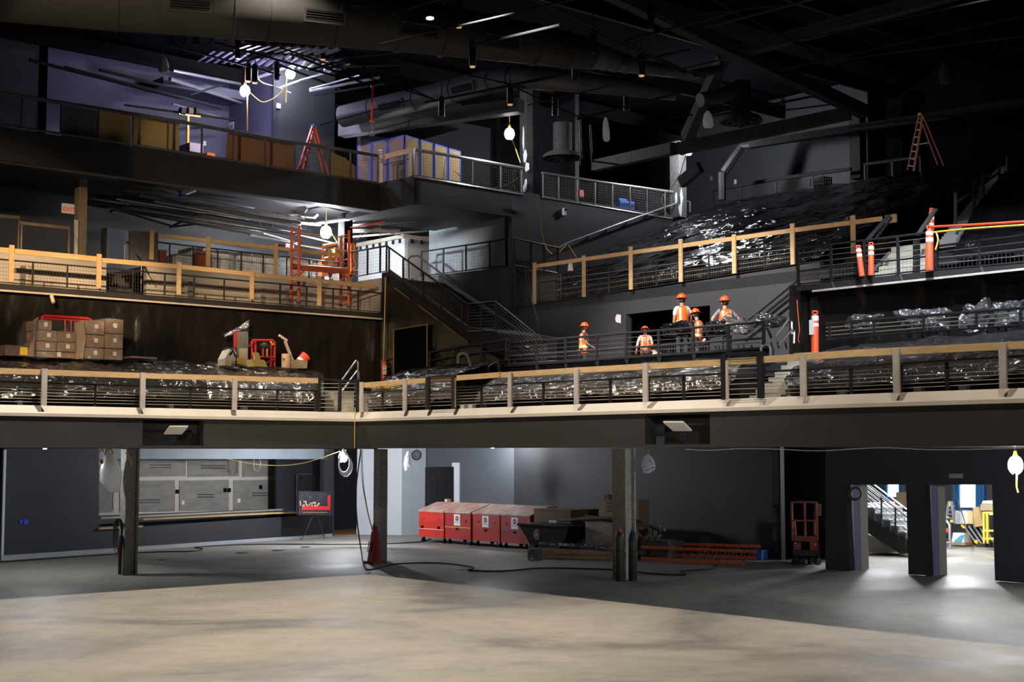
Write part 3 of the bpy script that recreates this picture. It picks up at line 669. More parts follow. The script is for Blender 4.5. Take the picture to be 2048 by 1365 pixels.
MB().hexa([p-Z*.5 for p in (B_+up, RS(1012, 676)+Z*0, RS(1012, 676)-V*2, B_+up-V*2)], [p for p in (B_+up, RS(1012, 668), RS(1012, 668)-V*2, B_+up-V*2)]).build('landing', M['dsteel'], st)
railing('stair_railing', 'black mesh railing going down beside the dark staircase', 'railing', RS, [(775, 493), (936, 609)], [(778, 552), (936, 664)], [778, 806, 846, 882, 924], 0, (.06, .97), 'steel', .06, .03, gap=.11)
railing('stair_railing', 'mesh railing around the dark stair landing and lower flight', 'railing', RS, [(936, 609), (990, 603), (1095, 688)], [(925, 665), (990, 664), (1040, 700)], [936, 962, 992], 8, None, 'steel', .05, .03, cm='wire')
e = empty('wall_handrail', Rv(-8.8)(818, 515), 'far black handrail descending along the centre grey wall', 'handrail')
q = Rv(-8.8); MB().tube([q(817, 556), q(817, 518), q(822, 513), q(836, 512), q(887, 551), q(1000, 632), q(1075, 690)], .035, 8).build('rail', M['steel'], e, True)
for x, y in ((914, 570), (980, 618), (1045, 666)): MB().bar(q(x, y), RW(x-2, y+6), .05).build('bracket', M['steel'], e)
e = empty('stair_handrail', R6(1530, 640), 'black stair rail climbing behind the workers platform at the right', 'handrail')
q = Rv(-8.7)
for d in (0, 14): MB().tube([q(1480, 652+d), q(1520, 622+d), q(1594, 562+d)], .04, 6).build('rail', M['steel'], e, True)
MB().bar(q(1515, 624), q(1530, 660), .06).build('post', M['steel'], e)
# bare mesh rail at the head of the stair, left of the pier
railing('mesh_railing', 'black mesh railing at the head of the dark stair before the white room', 'railing', Rv(vt-.05), [(700, 505), (774, 492)], [(700, 557), (774, 544)], [735, 760, 773], 0, (.03, .97), 'steel', .06, .03, gap=.10)
# white clipped room behind
uc = -6.5; RC = Rv(-9.2)
ucr = touv(RC(809, 500))[0]
zr0, zr1 = RC(809, 556).z, RC(809, 477).z
m = MB(); m.ubox(ucr-6.0, ucr, -9.35, -9.2, zr0, zr1); struct(m.build('wall_room_front', M['white']))
m = MB(); m.ubox(ucr-.12, ucr, vof(858, ucr), -9.35, zr0, zr1); struct(m.build('wall_room_side', M['creamwall']))
m = MB(); m.ubox(ucr-6.0, ucr+.05, vof(858, ucr), -9.1, zr1, zr1+.14); struct(m.build('trim_27', M['prim']))
e = empty('ceiling_clips', uv(ucr, -9.15, zr1), 'row of dark clips under the top edge of the white room', 'clips')
for k in range(9): MB().box(uv(ucr-.25-k*.42, -9.17, zr1-.08), .1, .05, .14).build('clip', M['steel'], e)
for k in range(6): MB().box(uv(ucr+.03, -9.5-k*.45, zr1-.08), .05, .1, .14).build('clip', M['steel'], e)
# ================================================================ FRONT RAILINGS
FR, FL = Rv(-.12), Lu(-.12)
topR, botR = [(712, 787), (1000, 770), (1365, 745), (1703, 735), (2080, 711)], [(712, 826), (1000, 816), (1365, 802), (1703, 790), (2080, 776)]
topR = [(712, 787), (1040, 768), (1365, 752), (1703, 735), (2090, 710)]
botR = [(712, 825), (1040, 813), (1365, 803), (1703, 791), (2090, 774)]
topL, botL = [(-10, 764), (340, 775), (700, 784)], [(-10, 811), (340, 817), (700, 824)]
def seg(l, a, b): return [(a, pline(l, a))]+[p for p in l if a < p[0] < b]+[(b, pline(l, b))]
spans = [(712, 856, [724, 765, 812]), (856, 908, []), (908, 1449, [963, 1023, 1087, 1156, 1221, 1297, 1368]), (1449, 1522, []), (1522, 2090, [1612, 1703, 1803, 1895, 2012])]
labs = ['cable railing of the right balcony front next to the corner', '', 'cable railing of the right balcony front between the two tall gate frames', '', 'cable railing of the right balcony front from the pale steps to the right edge']
for (a, b, ps), lb in zip(spans, labs):
    if not ps:
        FF = Rv(.06); f = empty('gate_railing', FR(a, pline(botR, a)), 'tall black rail frame on the balcony front %s' % ('near the corner' if a < 1000 else 'before the pale concrete steps'), 'railing', 'tall rail frames on the balcony front'[:0] or None)
        tp = 28 if a < 1000 else 46
        yt = lambda x: pline(topR, x)-tp*.85
        for x in (a, b):
            p0 = FF(x, pline(botR, x)); p1 = FF(x, yt(x)); MB().bar(p0, Vector((p0.x, p0.y, p1.z)), .12, .08).build('post', M['steel'], f)
        MB().bar(FF(a, yt(a)), FF(b, yt(b)), .05).build('top_rail', M['steel'], f)
        for k in range(8):
            t = (k+1)/9; MB().tube([FF(x, lerp(yt(x), pline(botR, x), t)) for x in (a, b)], .007 if k != 3 else .02, 4, False).build('cable', M['cable'] if k != 3 else M['steel'], f)
    else:
        railing('cable_railing', lb, 'railing', FR, seg(topR, a, b), seg(botR, a, b), [a+2]+ps+([b-3] if b < 2000 else []), 6, None, 'steel', .06, .022, cr=.006, rails=0)
railing('cable_railing', 'cable railing of the left balcony front below the boxes', 'railing', FL, seg(topL, -10, 634), seg(botL, -10, 634), [-6, 84, 190, 281, 380, 465, 554, 630], 6, None, 'steel', .06, .022, cr=.006, rails=0)
f = empty('gate_railing', FL(634, pline(botL, 634)), 'tall black rail frame on the left balcony front by the corner steps', 'railing')
for x, w in ((636, .13), (679, .06), (713, .14)):
    p0 = FL(x, pline(botL, x)); p1 = FL(x, 759); MB().bar(p0, Vector((p0.x, p0.y, p1.z)), w, .08).build('post', M['steel'], f)
MB().bar(FL(636, 758), FL(713, 763), .05).build('top_rail', M['steel'], f)
for k in range(7): MB().tube([FL(x, lerp(760, pline(botL, x), (k+1)/8)) for x in (636, 713)], .011, 4, False).build('cable', M['cable'], f)
MB().tube([uv(.06, .06, zb), uv(.06, .06, zl-.02), uv(0.02, .02, zl+.1)], .012, 5).build('hanging_cable', M['ycord']); tag(COL.objects[-1], 'thin cable running down the corner where the balcony fronts meet', 'cable')
# timber guard rails added on the balcony front
TR, TL = Rv(-.02), Lu(-.02)
timber('timber_guardrail', 'timber guardrail on the left balcony front with greyed posts', TL, [(-10, 742), (281, 752), (634, 762)], [(84, 738, 812), (281, 746, 818), (465, 757, 821)], .13)
timber('timber_guardrail', 'short timber guardrail on the right balcony front next to the corner steps', TR, [(726, 771), (1006, 750)], [(728, 765, 825), (815, 758, 822), (913, 757, 816)], .125)
timber('timber_guardrail', 'timber guardrail on the right balcony front below the workers', TR, [(1000, 751), (1160, 741), (1450, 725)], [(1026, 746, 815), (1159, 738, 809), (1297, 727, 804)], .125)
timber('timber_guardrail', 'new timber guardrail on the right balcony front towards the right edge', TR, [(1455, 725), (1715, 707)], [(1458, 722, 800), (1613, 712, 794)], .13, bm='pinepale' if 'pinepale' in M else 'pine')
timber('timber_guardrail', 'orange toned timber guardrail at the right edge of the balcony front', TR, [(1715, 707), (2100, 688)], [(1800, 698, 787), (2013, 688, 778)], .13)
# ================================================================ FILM COVERED SEATING
def rr(v, pts): return [Rv(v)(*p) for p in pts]
def ll(u, pts): return [Lu(u)(*p) for p in pts]
# solid seat banks underneath
M['seatblack'] = mat('black_seat_base', (.012, .012, .014), .7, var=.2, vs=4)
for a, b, nm in ((745, 905, 'a'), (960, 1500, 'b'), (1575, 2140, 'c')):
    m = MB(); m.ubox(uof(a, -1.6)+.1, uof(b, -1.6)-.1, -4.7, -1.6, zl, zl+.45); o = m.build('seat_bank', M['seatblack'])
    tag(o, {'a': 'black seat base under the film next to the corner', 'b': 'black seat base under the film below the workers', 'c': 'black seat base under the film at the right'}[nm], 'seating')
m = MB(); m.ubox(-4.9, -1.5, vof(640, -1.5)+.1, VE, zl, zl+.4); tag(m.build('seat_bank', M['seatblack']), 'black seat base under the film on the left balcony', 'seating')
# small pale floor boxes seen between seat legs
def lcov(xa, xb, mt, label, seed, nu):
    R5 = [(-1.2, [(-30, 800), (330, 796), (620, 806), (642, 800)]), (-1.25, [(-30, 775), (200, 780), (330, 782), (620, 797), (642, 790)]), (-1.7, [(-30, 748), (330, 757), (600, 768), (648, 770)]), (-3.1, [(-30, 728), (330, 740), (600, 752), (650, 758)]), (-4.6, [(-30, 716), (200, 722), (370, 724), (450, 728), (642, 745)])]
    cover('seat_cover', [ll(u, [(x, pline(p, x)) for x in [xa]+[q[0] for q in p if xa < q[0] < xb]+[xb]]) for u, p in R5], mt, nu, 12, .10, 1.6, label=label, seed=seed)
lcov(-30, 415, 'film4', 'dark plastic covering the left balcony seats below the wrapped boxes', 1, 300)
lcov(413, 648, 'film2', 'shiny silvery plastic covering the left balcony seats near the corner steps', 1.4, 170)
cover('seat_cover', [rr(-.9, [(736, 816), (800, 812), (902, 800)]), rr(-1.0, [(736, 799), (800, 793), (906, 779)]), rr(-1.6, [(745, 779), (900, 764)]), rr(-3.0, [(765, 760), (925, 746)]), rr(-4.6, [(800, 744), (870, 735), (985, 728)])],
      'film2', 150, 12, .09, 1.7, label='crumpled black plastic covering the seats next to the corner steps', seed=2)
cover('seat_cover', [rr(-1.1, [(950, 803), (1100, 796), (1440, 782)]), rr(-1.2, [(958, 785), (1100, 778), (1470, 758)]), rr(-1.9, [(975, 766), (1480, 737)]), rr(-3.2, [(995, 755), (1485, 725)]), rr(-4.6, [(1012, 747), (1500, 712)])],
      'film2', 330, 12, .06, 1.8, label='black plastic covering the seats in front of the workers platform', seed=3)
cover('seat_cover', [rr(-1.0, [(1578, 780), (1650, 778), (2130, 745)]), rr(-1.05, [(1568, 758), (1650, 752), (2130, 722)]), rr(-1.8, [(1590, 738), (2130, 700)]), rr(-3.2, [(1625, 718), (2130, 678)]), rr(-4.7, [(1650, 705), (1700, 694), (2130, 655)])],
      'film3', 330, 14, .10, 1.5, label='crumpled black plastic covering the seats at the right of the balcony', seed=4)
# upper right tier, film all the way up
zt9 = zd
YL = [(1100, 575), (1125, 550), (1190, 513), (1280, 478), (1350, 446), (1432, 409), (1500, 396)]
def edge_pt(v, dy=0):
    x, _ = proj(uv(-3.8, v, 9)); return (x, pline(YL, x)+dy)
def uprow(v, mid, right, dy=0):
    q = Rv(v); P = q(*edge_pt(v)); a = uv(-3.8, v, P.z-dy*.015); return [a, q(*mid), q(*right)]
UPR = [uprow(-9.6, (1300, 570), (1640, 520), 26), uprow(-9.7, (1300, 548), (1660, 498), 4), uprow(-11, (1330, 520), (1715, 470)), uprow(-13, (1400, 480), (1770, 437)), uprow(-15.5, (1500, 440), (1830, 395)), uprow(-18, (1560, 405), (1890, 360)), uprow(-20.2, (1700, 366), (1960, 330))]
cover('seat_cover', UPR, 'film', 360, 18, .10, .7, label='black plastic covering the steep upper right seating tier', seed=5)
cover('seat_cover', [rr(-7.9, [(1898, 522), (2130, 500)]), rr(-8.0, [(1905, 509), (2130, 484)]), rr(-8.6, [(1915, 490), (2130, 452)]), rr(-12, [(1945, 425), (2130, 400)]), rr(-16, [(1985, 375), (2130, 345)]), rr(-20, [(2015, 335), (2130, 300)])],
      'film', 110, 16, .14, 1.3, label='black plastic covering the far right seating block behind the red tape', seed=6)

m = MB()
for k in range(8): m.ubox(-3.7, 26, -11.3-k*1.25, -10.1-k*1.25, zd-.2, zd+.0+k*.42)
struct(m.build('seating_steps', M['paint2']))
# pale concrete steps
def steps(name, label, u0, u1, v0, n, going, rise, z0, mt='step'):
    r = empty(name, uv((u0+u1)/2, v0, z0), label, 'steps')
    for k in range(n):
        m = MB(); m.ubox(u0, u1, v0-going*(k+1), v0-going*k, z0, z0+rise*(k+1)); m.build('step', M[mt], r)
    return r
def pxsteps(name, label, n, vs, xs, ys, wpx, dv, mt='step'):
    "steps climbing away from the camera, each one set from its own row"
    z_ = lambda t: Rv(lerp(*vs, t))(lerp(*xs, t), lerp(*ys, t)).z
    r = empty(name, Rv(vs[0])(xs[0], ys[0]), label, 'steps')
    for k in range(n):
        t = k/(n-1); v = lerp(*vs, t); u0 = uof(lerp(*xs, t), v); u1 = uof(lerp(*xs, t)+wpx*lerp(1, .7, t), v); z1 = z_(t); z0 = max(z1-.6, zl-.02) if v > -5 else (z1-.22 if n > 20 else zp1)
        MB().ubox(u0, u1, v-dv, v, z0, z1).build('step', M[mt], r)
    return r
pxsteps('concrete_steps', 'pale concrete aisle steps on the right balcony beside the rail frame', 8, (-.95, -4.6), (1500, 1590), (792, 707), 62, .5)
pxsteps('concrete_steps', 'pale concrete steps behind the delineators on the right platform', 5, (-7.2, -8.7), (1756, 1790), (545, 494), 100, .36)
pxsteps('aisle_steps', 'dim concrete aisle steps climbing through the upper right tier', 26, (-9.3, -20.5), (1888, 2008), (478, 332), 34, .45, 'stepdk')
r = empty('concrete_steps', uv(-1.5, -.6, zl), 'pale concrete steps at the balcony corner', 'steps')
for k in range(3):
    MB().ubox(-1.5-.9, -.75-.32*k, -2.8, -.25-.0*k, zl, zl+.2*(k+1)).build('step', M['step'], r)
MB().ubox(-3.5, -2.2, -2.6, .4, zl, zl+.68).build('step', M['step'], r)
# ================================================================ LOWER FLOOR
def thing(name, P, label, cat, group=None): return empty(name, P, label, cat, group)
def text(body, P, size, X, Y_, m, parent, name='lettering', ext=.004, al='CENTER'):
    c = bpy.data.curves.new(name, 'FONT'); c.body = body; c.size = size; c.align_x = al; c.align_y = 'CENTER'; c.extrude = ext; c.resolution_u = 2
    o = bpy.data.objects.new('tmp', c); COL.objects.link(o); bpy.context.view_layer.update()
    me = bpy.data.meshes.new_from_object(o.evaluated_get(bpy.context.evaluated_depsgraph_get())); bpy.data.objects.remove(o)
    X = Vector(X).normalized(); Y_ = Vector(Y_).normalized(); N_ = X.cross(Y_); org = ORG[parent.name]
    for v in me.vertices: v.co = Vector(P)-org+X*v.co.x+Y_*v.co.y+N_*v.co.z
    me.materials.clear(); me.materials.append(m)
    q = bpy.data.objects.new(name, me); COL.objects.link(q); q.parent = parent; ORG[q.name] = org; return q
def disc(P, r, n, m, parent, name, th=.008, r0=0, k=24):
    a = n.cross(Z).normalized(); mb = MB()
    if r0: mb.lathe([(r0, 0), (r, 0), (r, th), (r0, th), (r0, 0)], P, k, (a, Z, n), cap=False)
    else: mb.lathe([(r, 0), (r, th)], P, k, (a, Z, n))
    return mb.build(name, m, parent)
M['roughcol'] = mat('sprayed_fireproofing', (.34, .32, .29), .95, var=.3, vs=14, bump=1, bs=40)
M['roughlt'] = mat('pale_sprayed_fireproofing', (.62, .60, .55), .95, var=.25, vs=14, bump=1, bs=40)
# ---- columns
def column(name, P, w, d, h, label, mt='roughcol', hsec=True):
    e = thing(name, P, label, 'column')
    if hsec:
        m = MB(); m.box(P+Z*(h/2)+V*(d/2), w, .06, h); m.build('flange', M[mt], e); m = MB(); m.box(P+Z*(h/2)-V*(d/2), w, .06, h); m.build('flange', M[mt], e)
        m = MB(); m.box(P+Z*(h/2), w*.55, d, h); m.build('web', M[mt], e)
    else: MB().box(P+Z*(h/2), w, d, h).build('shaft', M[mt], e)
    return e
c1 = G(256, 1150); e1 = column('steel_column', c1, .34, .34, zb, 'rough fireproofed column with a coiled black cable in front of the bar')
m = MB(); k = 0
for j in range(5):
    r = .20+.03*j; cc = c1+V*.28+Z*(1.25-.04*j)+U*.03
    m.tube([cc+U*(r*.8*math.cos(t))+Z*(r*1.5*math.sin(t))+V*(.02*j) for t in [i*.45 for i in range(15)]], .012, 5)
tag(m.build('cable_coil', M['rubber']), 'black cable coil hung on the left column', 'cable')
m = MB()
for j in range(7): m.tube([c1+V*.26+U*(.12+.03*j-.1)+Z*1.1, c1+V*.30+U*(.10+.02*j-.05)+Z*.6, c1+V*.28+U*(.02*j)+Z*.03], .018, 5)
tag(m.build('cable_bundle', M['rubber']), 'bundle of black cables hanging to the foot of the left column', 'cable')
MB().box(c1+V*.24-U*.12+Z*.62, .07, .05, .28).build('red_tag', M['red'], e1)
c2 = G(760, 1122); column('steel_column', c2, .33, .3, zb, 'square rough fireproofed column behind the red cone', hsec=False)
c3 = G(1249, 1158); e3 = column('steel_column', c3, .50, .34, zb, 'pale rough fireproofed column behind the two gas cylinders', 'roughlt')
MB().bar(c3+V*.22+Z*1.35, c3+V*.22+Z*.95+U*.05, .03).build('red_ribbon', M['bred'], e3)
# ---- gas cylinders
for x, lb, mt in ((1240, 'left gas cylinder, olive grey, standing before the pale column', 'cyl1'), (1266, 'right gas cylinder, dark brown, standing before the pale column', 'cyl2')):
    M[mt] = mat(mt+'_paint', (.055, .06, .05) if mt == 'cyl1' else (.045, .038, .032), .45, var=.15, vs=5)
    P = G(x, 1163); e = thing('gas_cylinder', P, lb, 'gas cylinder')
    MB().lathe([(.115, 0), (.12, .02), (.12, 1.12), (.11, 1.2), (.07, 1.27), (.045, 1.3)], P, 20).build('body', M[mt], e, True)
    MB().lathe([(.045, 1.3), (.05, 1.31), (.05, 1.36), (.02, 1.37), (.02, 1.42)], P, 12).build('valve', M['orange'] if mt == 'cyl1' else M['bluep'], e, True)
    MB().lathe([(.122, .78), (.122, .80)], P, 20, cap=False).build('band', M['rubber'], e)
# ---- tall red cone by the column
P = G(750, 1128); e = thing('traffic_cone', P, 'tall dirty dark red cone standing against the middle column', 'cone')
M['cone'] = mat('dirty_red_cone', (.30, .035, .025), .6, var=.25, vs=5)
MB().box(P+Z*.04, .56, .5, .08).build('base', M['cone'], e)
MB().lathe([(.24, .08), (.15, .72), (.12, .98), (.07, 1.0), (.07, 1.12), (.05, 1.14)], P, 14).build('body', M['cone'], e, True)
MB().tube([P+V*.05+Z*1.1+U*(.05*math.cos(t))+Z*(.1*math.sin(t)) for t in [i*.5 for i in range(13)]], .015, 5).build('handle', M['dsteel'], e)
for s in (-.1, .06): MB().bar(P+V*.205+U*s+Z*.35, P+V*.17+U*s*.8+Z*.68, .035, .012).build('faded_mark', M['beam'], e)
# ---- red job boxes
VJ = -11.35; RJ = Rv(VJ)
M['dust'] = mat('dusty_lid', (.40, .09, .07), .7, var=.2, vs=1.6, col2=(.44, .38, .32))
def logo(P, r, n, e, white=True):
    X = n.cross(Z)*-1
    disc(P, r, n, M['paper'], e, 'emblem_ring', .006); disc(P+n*.006, r*.86, n, M['dsteel'] if white else M['black'], e, 'emblem_band', .005)
    disc(P+n*.011, r*.66, n, M['bred2'], e, 'emblem_disc', .005)
    text('AH', P+n*.018, r*.85, X, Z, M['whitep'], e, 'emblem_letters')
M['bred2'] = mat('emblem_red', (.60, .03, .03), .5)
jb = [(839, 888, 0, 'leftmost red job box, brightest, with two drawer slots', 'jr1'), (891, 941.6, 1, 'second red job box from the left with a white label', 'jr2'), (946, 999.5, 1, 'third red job box from the left, dusty grey lid and white label', 'jr3'), (1002, 1060, 1, 'fourth red job box, partly behind the black tilt cart', 'jr4')]
cols_ = [(.62, .035, .02), (.42, .03, .03), (.45, .03, .025), (.38, .028, .028)]
for (xa, xb, lab, lb, nm), cc in zip(jb, cols_): M[nm] = mat(nm+'_red', tuple(c_*.85 for c_ in cc), .45, var=.12, vs=3)
for (xa, xb, lab, lb, nm), cc in zip(jb, cols_):
    pass # mat(nm+'_red', tuple(c_*.85 for c_ in cc), .45, var=.12, vs=3)
    ua, ub = uof(xa, VJ), uof(xb, VJ); P = uv((ua+ub)/2, VJ-.6, 0); dp = 1.25
    z0, z1, z2 = .20, 1.17, 1.45
    e = thing('job_box', P, lb, 'job box', 'red job boxes on casters')
    pr = [uv(ua, VJ, z0), uv(ua, VJ, z1), uv(ua, VJ-.85, z2), uv(ua, VJ-dp, z2), uv(ua, VJ-dp, z0)]
    MB().prism(pr, U*(ub-ua)).build('body', M[nm], e)
    MB().prism([uv(ua-.02, VJ+.03, z1-.02), uv(ua-.02, VJ+.03, z1+.03), uv(ua-.02, VJ-.85, z2+.035), uv(ua-.02, VJ-dp, z2+.035), uv(ua-.02, VJ-dp, z2), uv(ua-.02, VJ-.85, z2)], U*(ub-ua+.04)).build('lid', M['dust'], e)
    zs = .62 if lab else .73
    MB().ubox(ua-.015, ub+.015, VJ, VJ+.015, zs, zs+.025).build('seam', M['jr1'] if not lab else (M['ycord'] if nm == 'jr2' else (M['bluep'] if nm == 'jr4' else M['jr2'])), e)
    if not lab: MB().ubox(ua-.01, ub+.01, VJ, VJ+.01, .50, .515).build('seam', M['paper'], e)
    for f in ((.14, .8) if not lab else (.48,)):
        u_ = lerp(ua, ub, f); MB().ubox(u_-.08, u_+.08, VJ+.0, VJ+.012, .55-(.03 if not lab else 0), .65-(.03 if not lab else 0)).build('recessed_handle', M['black'], e)
    for f in (.18, .8): u_ = lerp(ua, ub, f); MB().ubox(u_-.05, u_+.05, VJ, VJ+.03, .86, .91).build('latch', M['jr2'], e)
    if lab:
        u_ = lerp(ua, ub, .48); q = MB(); q.ubox(u_-.18, u_+.18, VJ, VJ+.012, .70, 1.11); lbp = q.build('label', M['paper'], e)
        logo(uv(u_, VJ+.012, .96), .105, V, e)
        for zz_ in (.80, .83): MB().ubox(u_-.14, u_+.14, VJ+.012, VJ+.016, zz_, zz_+.012).build('label_line', M['bluep'], e)
    for a_ in (ua+.12, ub-.12):
        for b_ in (VJ-.12, VJ-dp+.12):
            c_ = uv(a_, b_, .085); cs = MB().lathe([(.085, -.025), (.085, .025)], c_, 14, (V, Z, U)).build('caster', M['rubber'], e)
            MB().box(c_+Z*.09, .09, .12, .06).build('caster_fork', M['galv'], e)
# small box on the first lid
P = uv(uof(900, VJ-1.2), VJ-1.1, 1.485); e = thing('carton', P, 'tiny open carton on top of the job boxes', 'carton')
MB().box(P+Z*.06, .2, .16, .12).build('carton_body', M['card'], e); MB().box(P+V*.085+Z*.06, .09, .012, .08).build('label', M['paper'], e)
# ---- brown crate behind
def crate(name, pl_v, xa, xb, ytop, z0, dp, mt, label, cat='crate', sticker=False, lidm=None):
    ua, ub = uof(xa, pl_v), uof(xb, pl_v); z1 = Rv(pl_v)(xa, ytop).z
    e = thing(name, uv((ua+ub)/2, pl_v-dp/2, z0), label, cat)
    MB().ubox(ua, ub, pl_v-dp, pl_v, z0, z1).build('body', M[mt], e)
    MB().ubox(ua-.02, ub+.02, pl_v-dp-.02, pl_v+.02, z1, z1+.04).build('lid', M[lidm or mt], e)
    if sticker:
        u_ = lerp(ua, ub, .52); zt_ = (z0+z1)/2+.2; MB().ubox(u_-.19, u_+.19, pl_v, pl_v+.012, zt_-.32, zt_+.18).build('label', M['paper'], e); logo(uv(u_, pl_v+.012, zt_+.0), .11, V, e)
    return e, ua, ub, z1
M['browncrate'] = mat('brown_dusty_crate', (.17, .10, .06), .75, var=.15, vs=3)
M['whcrate'] = mat('whitewashed_plywood', (.30, .22, .13), .8, var=.3, vs=1.3, col2=(.50, .50, .50), stretch=(1, 1, 2.5))
crate('wooden_crate', -11.3, 1068, 1141, 1020, .0, 1.3, 'browncrate', 'brown wooden chest with a white round label right of the red boxes', sticker=True)
e, ua, ub, z1 = crate('wooden_crate', -10.9, 1170, 1246, 1046, 0, .7, 'whcrate', 'plywood crate with a whitewashed top behind the pale column')
e, ua, ub, z1_ = crate('cardboard_carton', -11.85, 1201, 1276, 1001, 0, .5, 'card', 'tall tan carton with dark markings behind the pale column', 'carton')
for f, w in ((.2, .15),):
    for k in range(3): MB().ubox(lerp(ua, ub, .14), lerp(ua, ub, .30), -11.85, -11.84, z1_-.12-.13*k, z1_-.05-.13*k).build('printed_mark', M['dsteel'], e)
P = uv(lerp(ua, ub, .23), -11.8, z1_+.04); b = thing('wood_block', P, 'small brown block on top of the tall tan carton', 'block'); MB().box(P+Z*.07, .2, .15, .14).build('block_body', M['board_brown'], b); MB().box(P+Z*.155, .12, .1, .03).build('block_cap', M['browncrate'], b)
# ---- black tilt cart
VT = -10.3; u0, u1 = uof(1037, VT), uof(1136, VT)
P = uv((u0+u1)/2, VT-.4, 0); e = thing('tilt_cart', P, 'black tilt cart with a round red emblem', 'cart')
M['tub'] = mat('black_plastic_tub', (.006, .006, .007), .7, spec=.2)
zt_ = Rv(VT)(1037, 1050).z; ub0, ub1 = uof(1063, VT), uof(1122, VT)
pr = [uv(u0, VT, zt_), uv(u1, VT, zt_), uv(u1-.15, VT-.0, .55), uv(ub1, VT, .26), uv(ub0, VT, .2), uv(ub0-.25, VT, .5)]
MB().prism(pr, V*-.95).build('tub', M['tub'], e)
MB().ubox(u0-.04, u1+.04, VT-1.0, VT+.04, zt_-.02, zt_+.05).build('rim', M['tub'], e)
logo(Rv(VT+.01)(1074, 1070), .17, V, e)
for a_ in (ub0+.12, ub1-.15):
    c_ = uv(a_, VT+.02, .17); MB().lathe([(.17, -.04), (.17, .04)], c_, 18, (U, Z, V)).build('wheel', M['rubber'], e); MB().lathe([(.07, -.05), (.07, .05)], c_, 12, (U, Z, V)).build('hub', M['galv'], e)
# ---- bucket on a box
e, ua, ub, z1 = crate('cardboard_carton', -10.9, 1131, 1168, 1081, 0, .5, 'browncrate', 'low brown box under the white bucket', 'carton')
P = uv(uof(1146, -11.1), -11.12, z1+.04); e = thing('bucket', P, 'white bucket with a red lid on a low brown box', 'bucket')
MB().lathe([(.135, 0), (.155, .36)], P, 18).build('body', M['paper'], e, True); MB().lathe([(.165, .33), (.165, .42), (.15, .43)], P, 18).build('lid', M['red'], e, True)
# ---- bundles on the crate
random.seed(3)
for k, (x0, y0, x1, y1, r, mt, lb) in enumerate(((1120, 1042, 1236, 1036, .05, 'browncrate', 'brown roll across the plywood crate'), (1160, 1036, 1232, 1044, .045, 'dsteel', 'dark roll lying on the plywood crate'), (1170, 1032, 1300, 1052, .04, 'browncrate', 'long brown roll reaching past the pale column'), (1205, 1047, 1238, 1047, .03, 'paper', 'white tube lying on the plywood crate'), (1270, 1040, 1345, 1078, .03, 'dsteel', 'dark pipe leaning right of the pale column'), (1268, 1047, 1330, 1060, .05, 'card', 'tan roll sticking out right of the pale column'))):
    tag(MB().tube([Rv(-11.0-.1*k)(x0, y0), Rv(-11.0-.1*k)((x0+x1)/2, (y0+y1)/2-1), Rv(-11.0-.1*k)(x1, y1)], r, 8).build('roll', M[mt], None, True), lb, 'roll')
# chrome stands
for k, (x, y0, y1) in enumerate(((1302, 1054, 1075), (1309, 1055, 1075), (1321, 1050, 1074), (1313, 1055, 1075))):
    P = Rv(-11.9)(x, y1); e = thing('chrome_post', P, 'short chrome post standing in the wrapped box', 'post', 'chrome posts behind the cylinders')
    MB().tube([P, P+Z*((y1-y0)*.0135)], .028, 10).build('shaft', M['chrome'], e, True); MB().lathe([(.04, 0), (.04, .03)], P+Z*((y1-y0)*.0135), 10).build('cap', M['chrome'], e)
e, ua, ub, z1 = crate('wrapped_carton', -11.5, 1276, 1334, 1082, 0, .7, 'wrapc', 'pinkish carton in clear wrap behind the right gas cylinder', 'carton') if M.setdefault('wrapc', mat('wrapped_carton_shine', (.12, .09, .09), .2, var=.3, vs=6, bump=.6, bs=9)) else None
for k in range(3): tag(MB().tube([Rv(-11.4)(1290+k*12, 1078), Rv(-11.5)(1304+k*10, 1068+k)], .05, 8).build('wrapped_tube', M['clearwrap'], None, True), 'short silvery wrapped tube on the wrapped carton', 'tube', 'silvery tubes on the wrapped carton')
# ---- timber stack with silver wrapped tube
TB = lambda x, y, z: G(x, y, z)
lst = [((1062, 1119), (1236, 1121), .02), ((1066, 1112), (1236, 1116), .10)]
for k in range(5):
    z = .07+.14*(k//3); yo = -3*(k % 3)
    A = G(1065+k*3, 1117+yo, 0)+Z*z; B = G(1236, 1121+yo, 0)+Z*z
    tag(MB().bar(A, B, .14, .12).build('timber', M['woodstack'] if 'woodstack' in M else M.setdefault('woodstack', mat('brown_lumber', (.42, .28, .16), .8, var=.15, vs=3))), ['front lower', 'middle lower', 'rear lower', 'front upper', 'middle upper'][k]+' brown lumber of the low stack before the crates', 'timber', 'lumber in the low stack on the floor')
tag(MB().tube([G(1079, 1113)+Z*.42, G(1160, 1116)+Z*.38, G(1285, 1121)+Z*.22], [.05, .09, .09], 10).build('wrapped_tube', M['silver'], None, True), 'long silvery plastic wrapped tube lying on the lumber stack', 'tube')
tag(cover('plastic_wrap', [[G(1055, 1120)+Z*.3, G(1082, 1118)+Z*.36], [G(1054, 1122)+Z*.1, G(1085, 1121)+Z*.12], [G(1058, 1124)+Z*.01, G(1084, 1123)+Z*.01]], 'clearwrap', 16, 6, .04, 4), 'clear plastic wrapped over the left end of the lumber stack', 'plastic sheet')
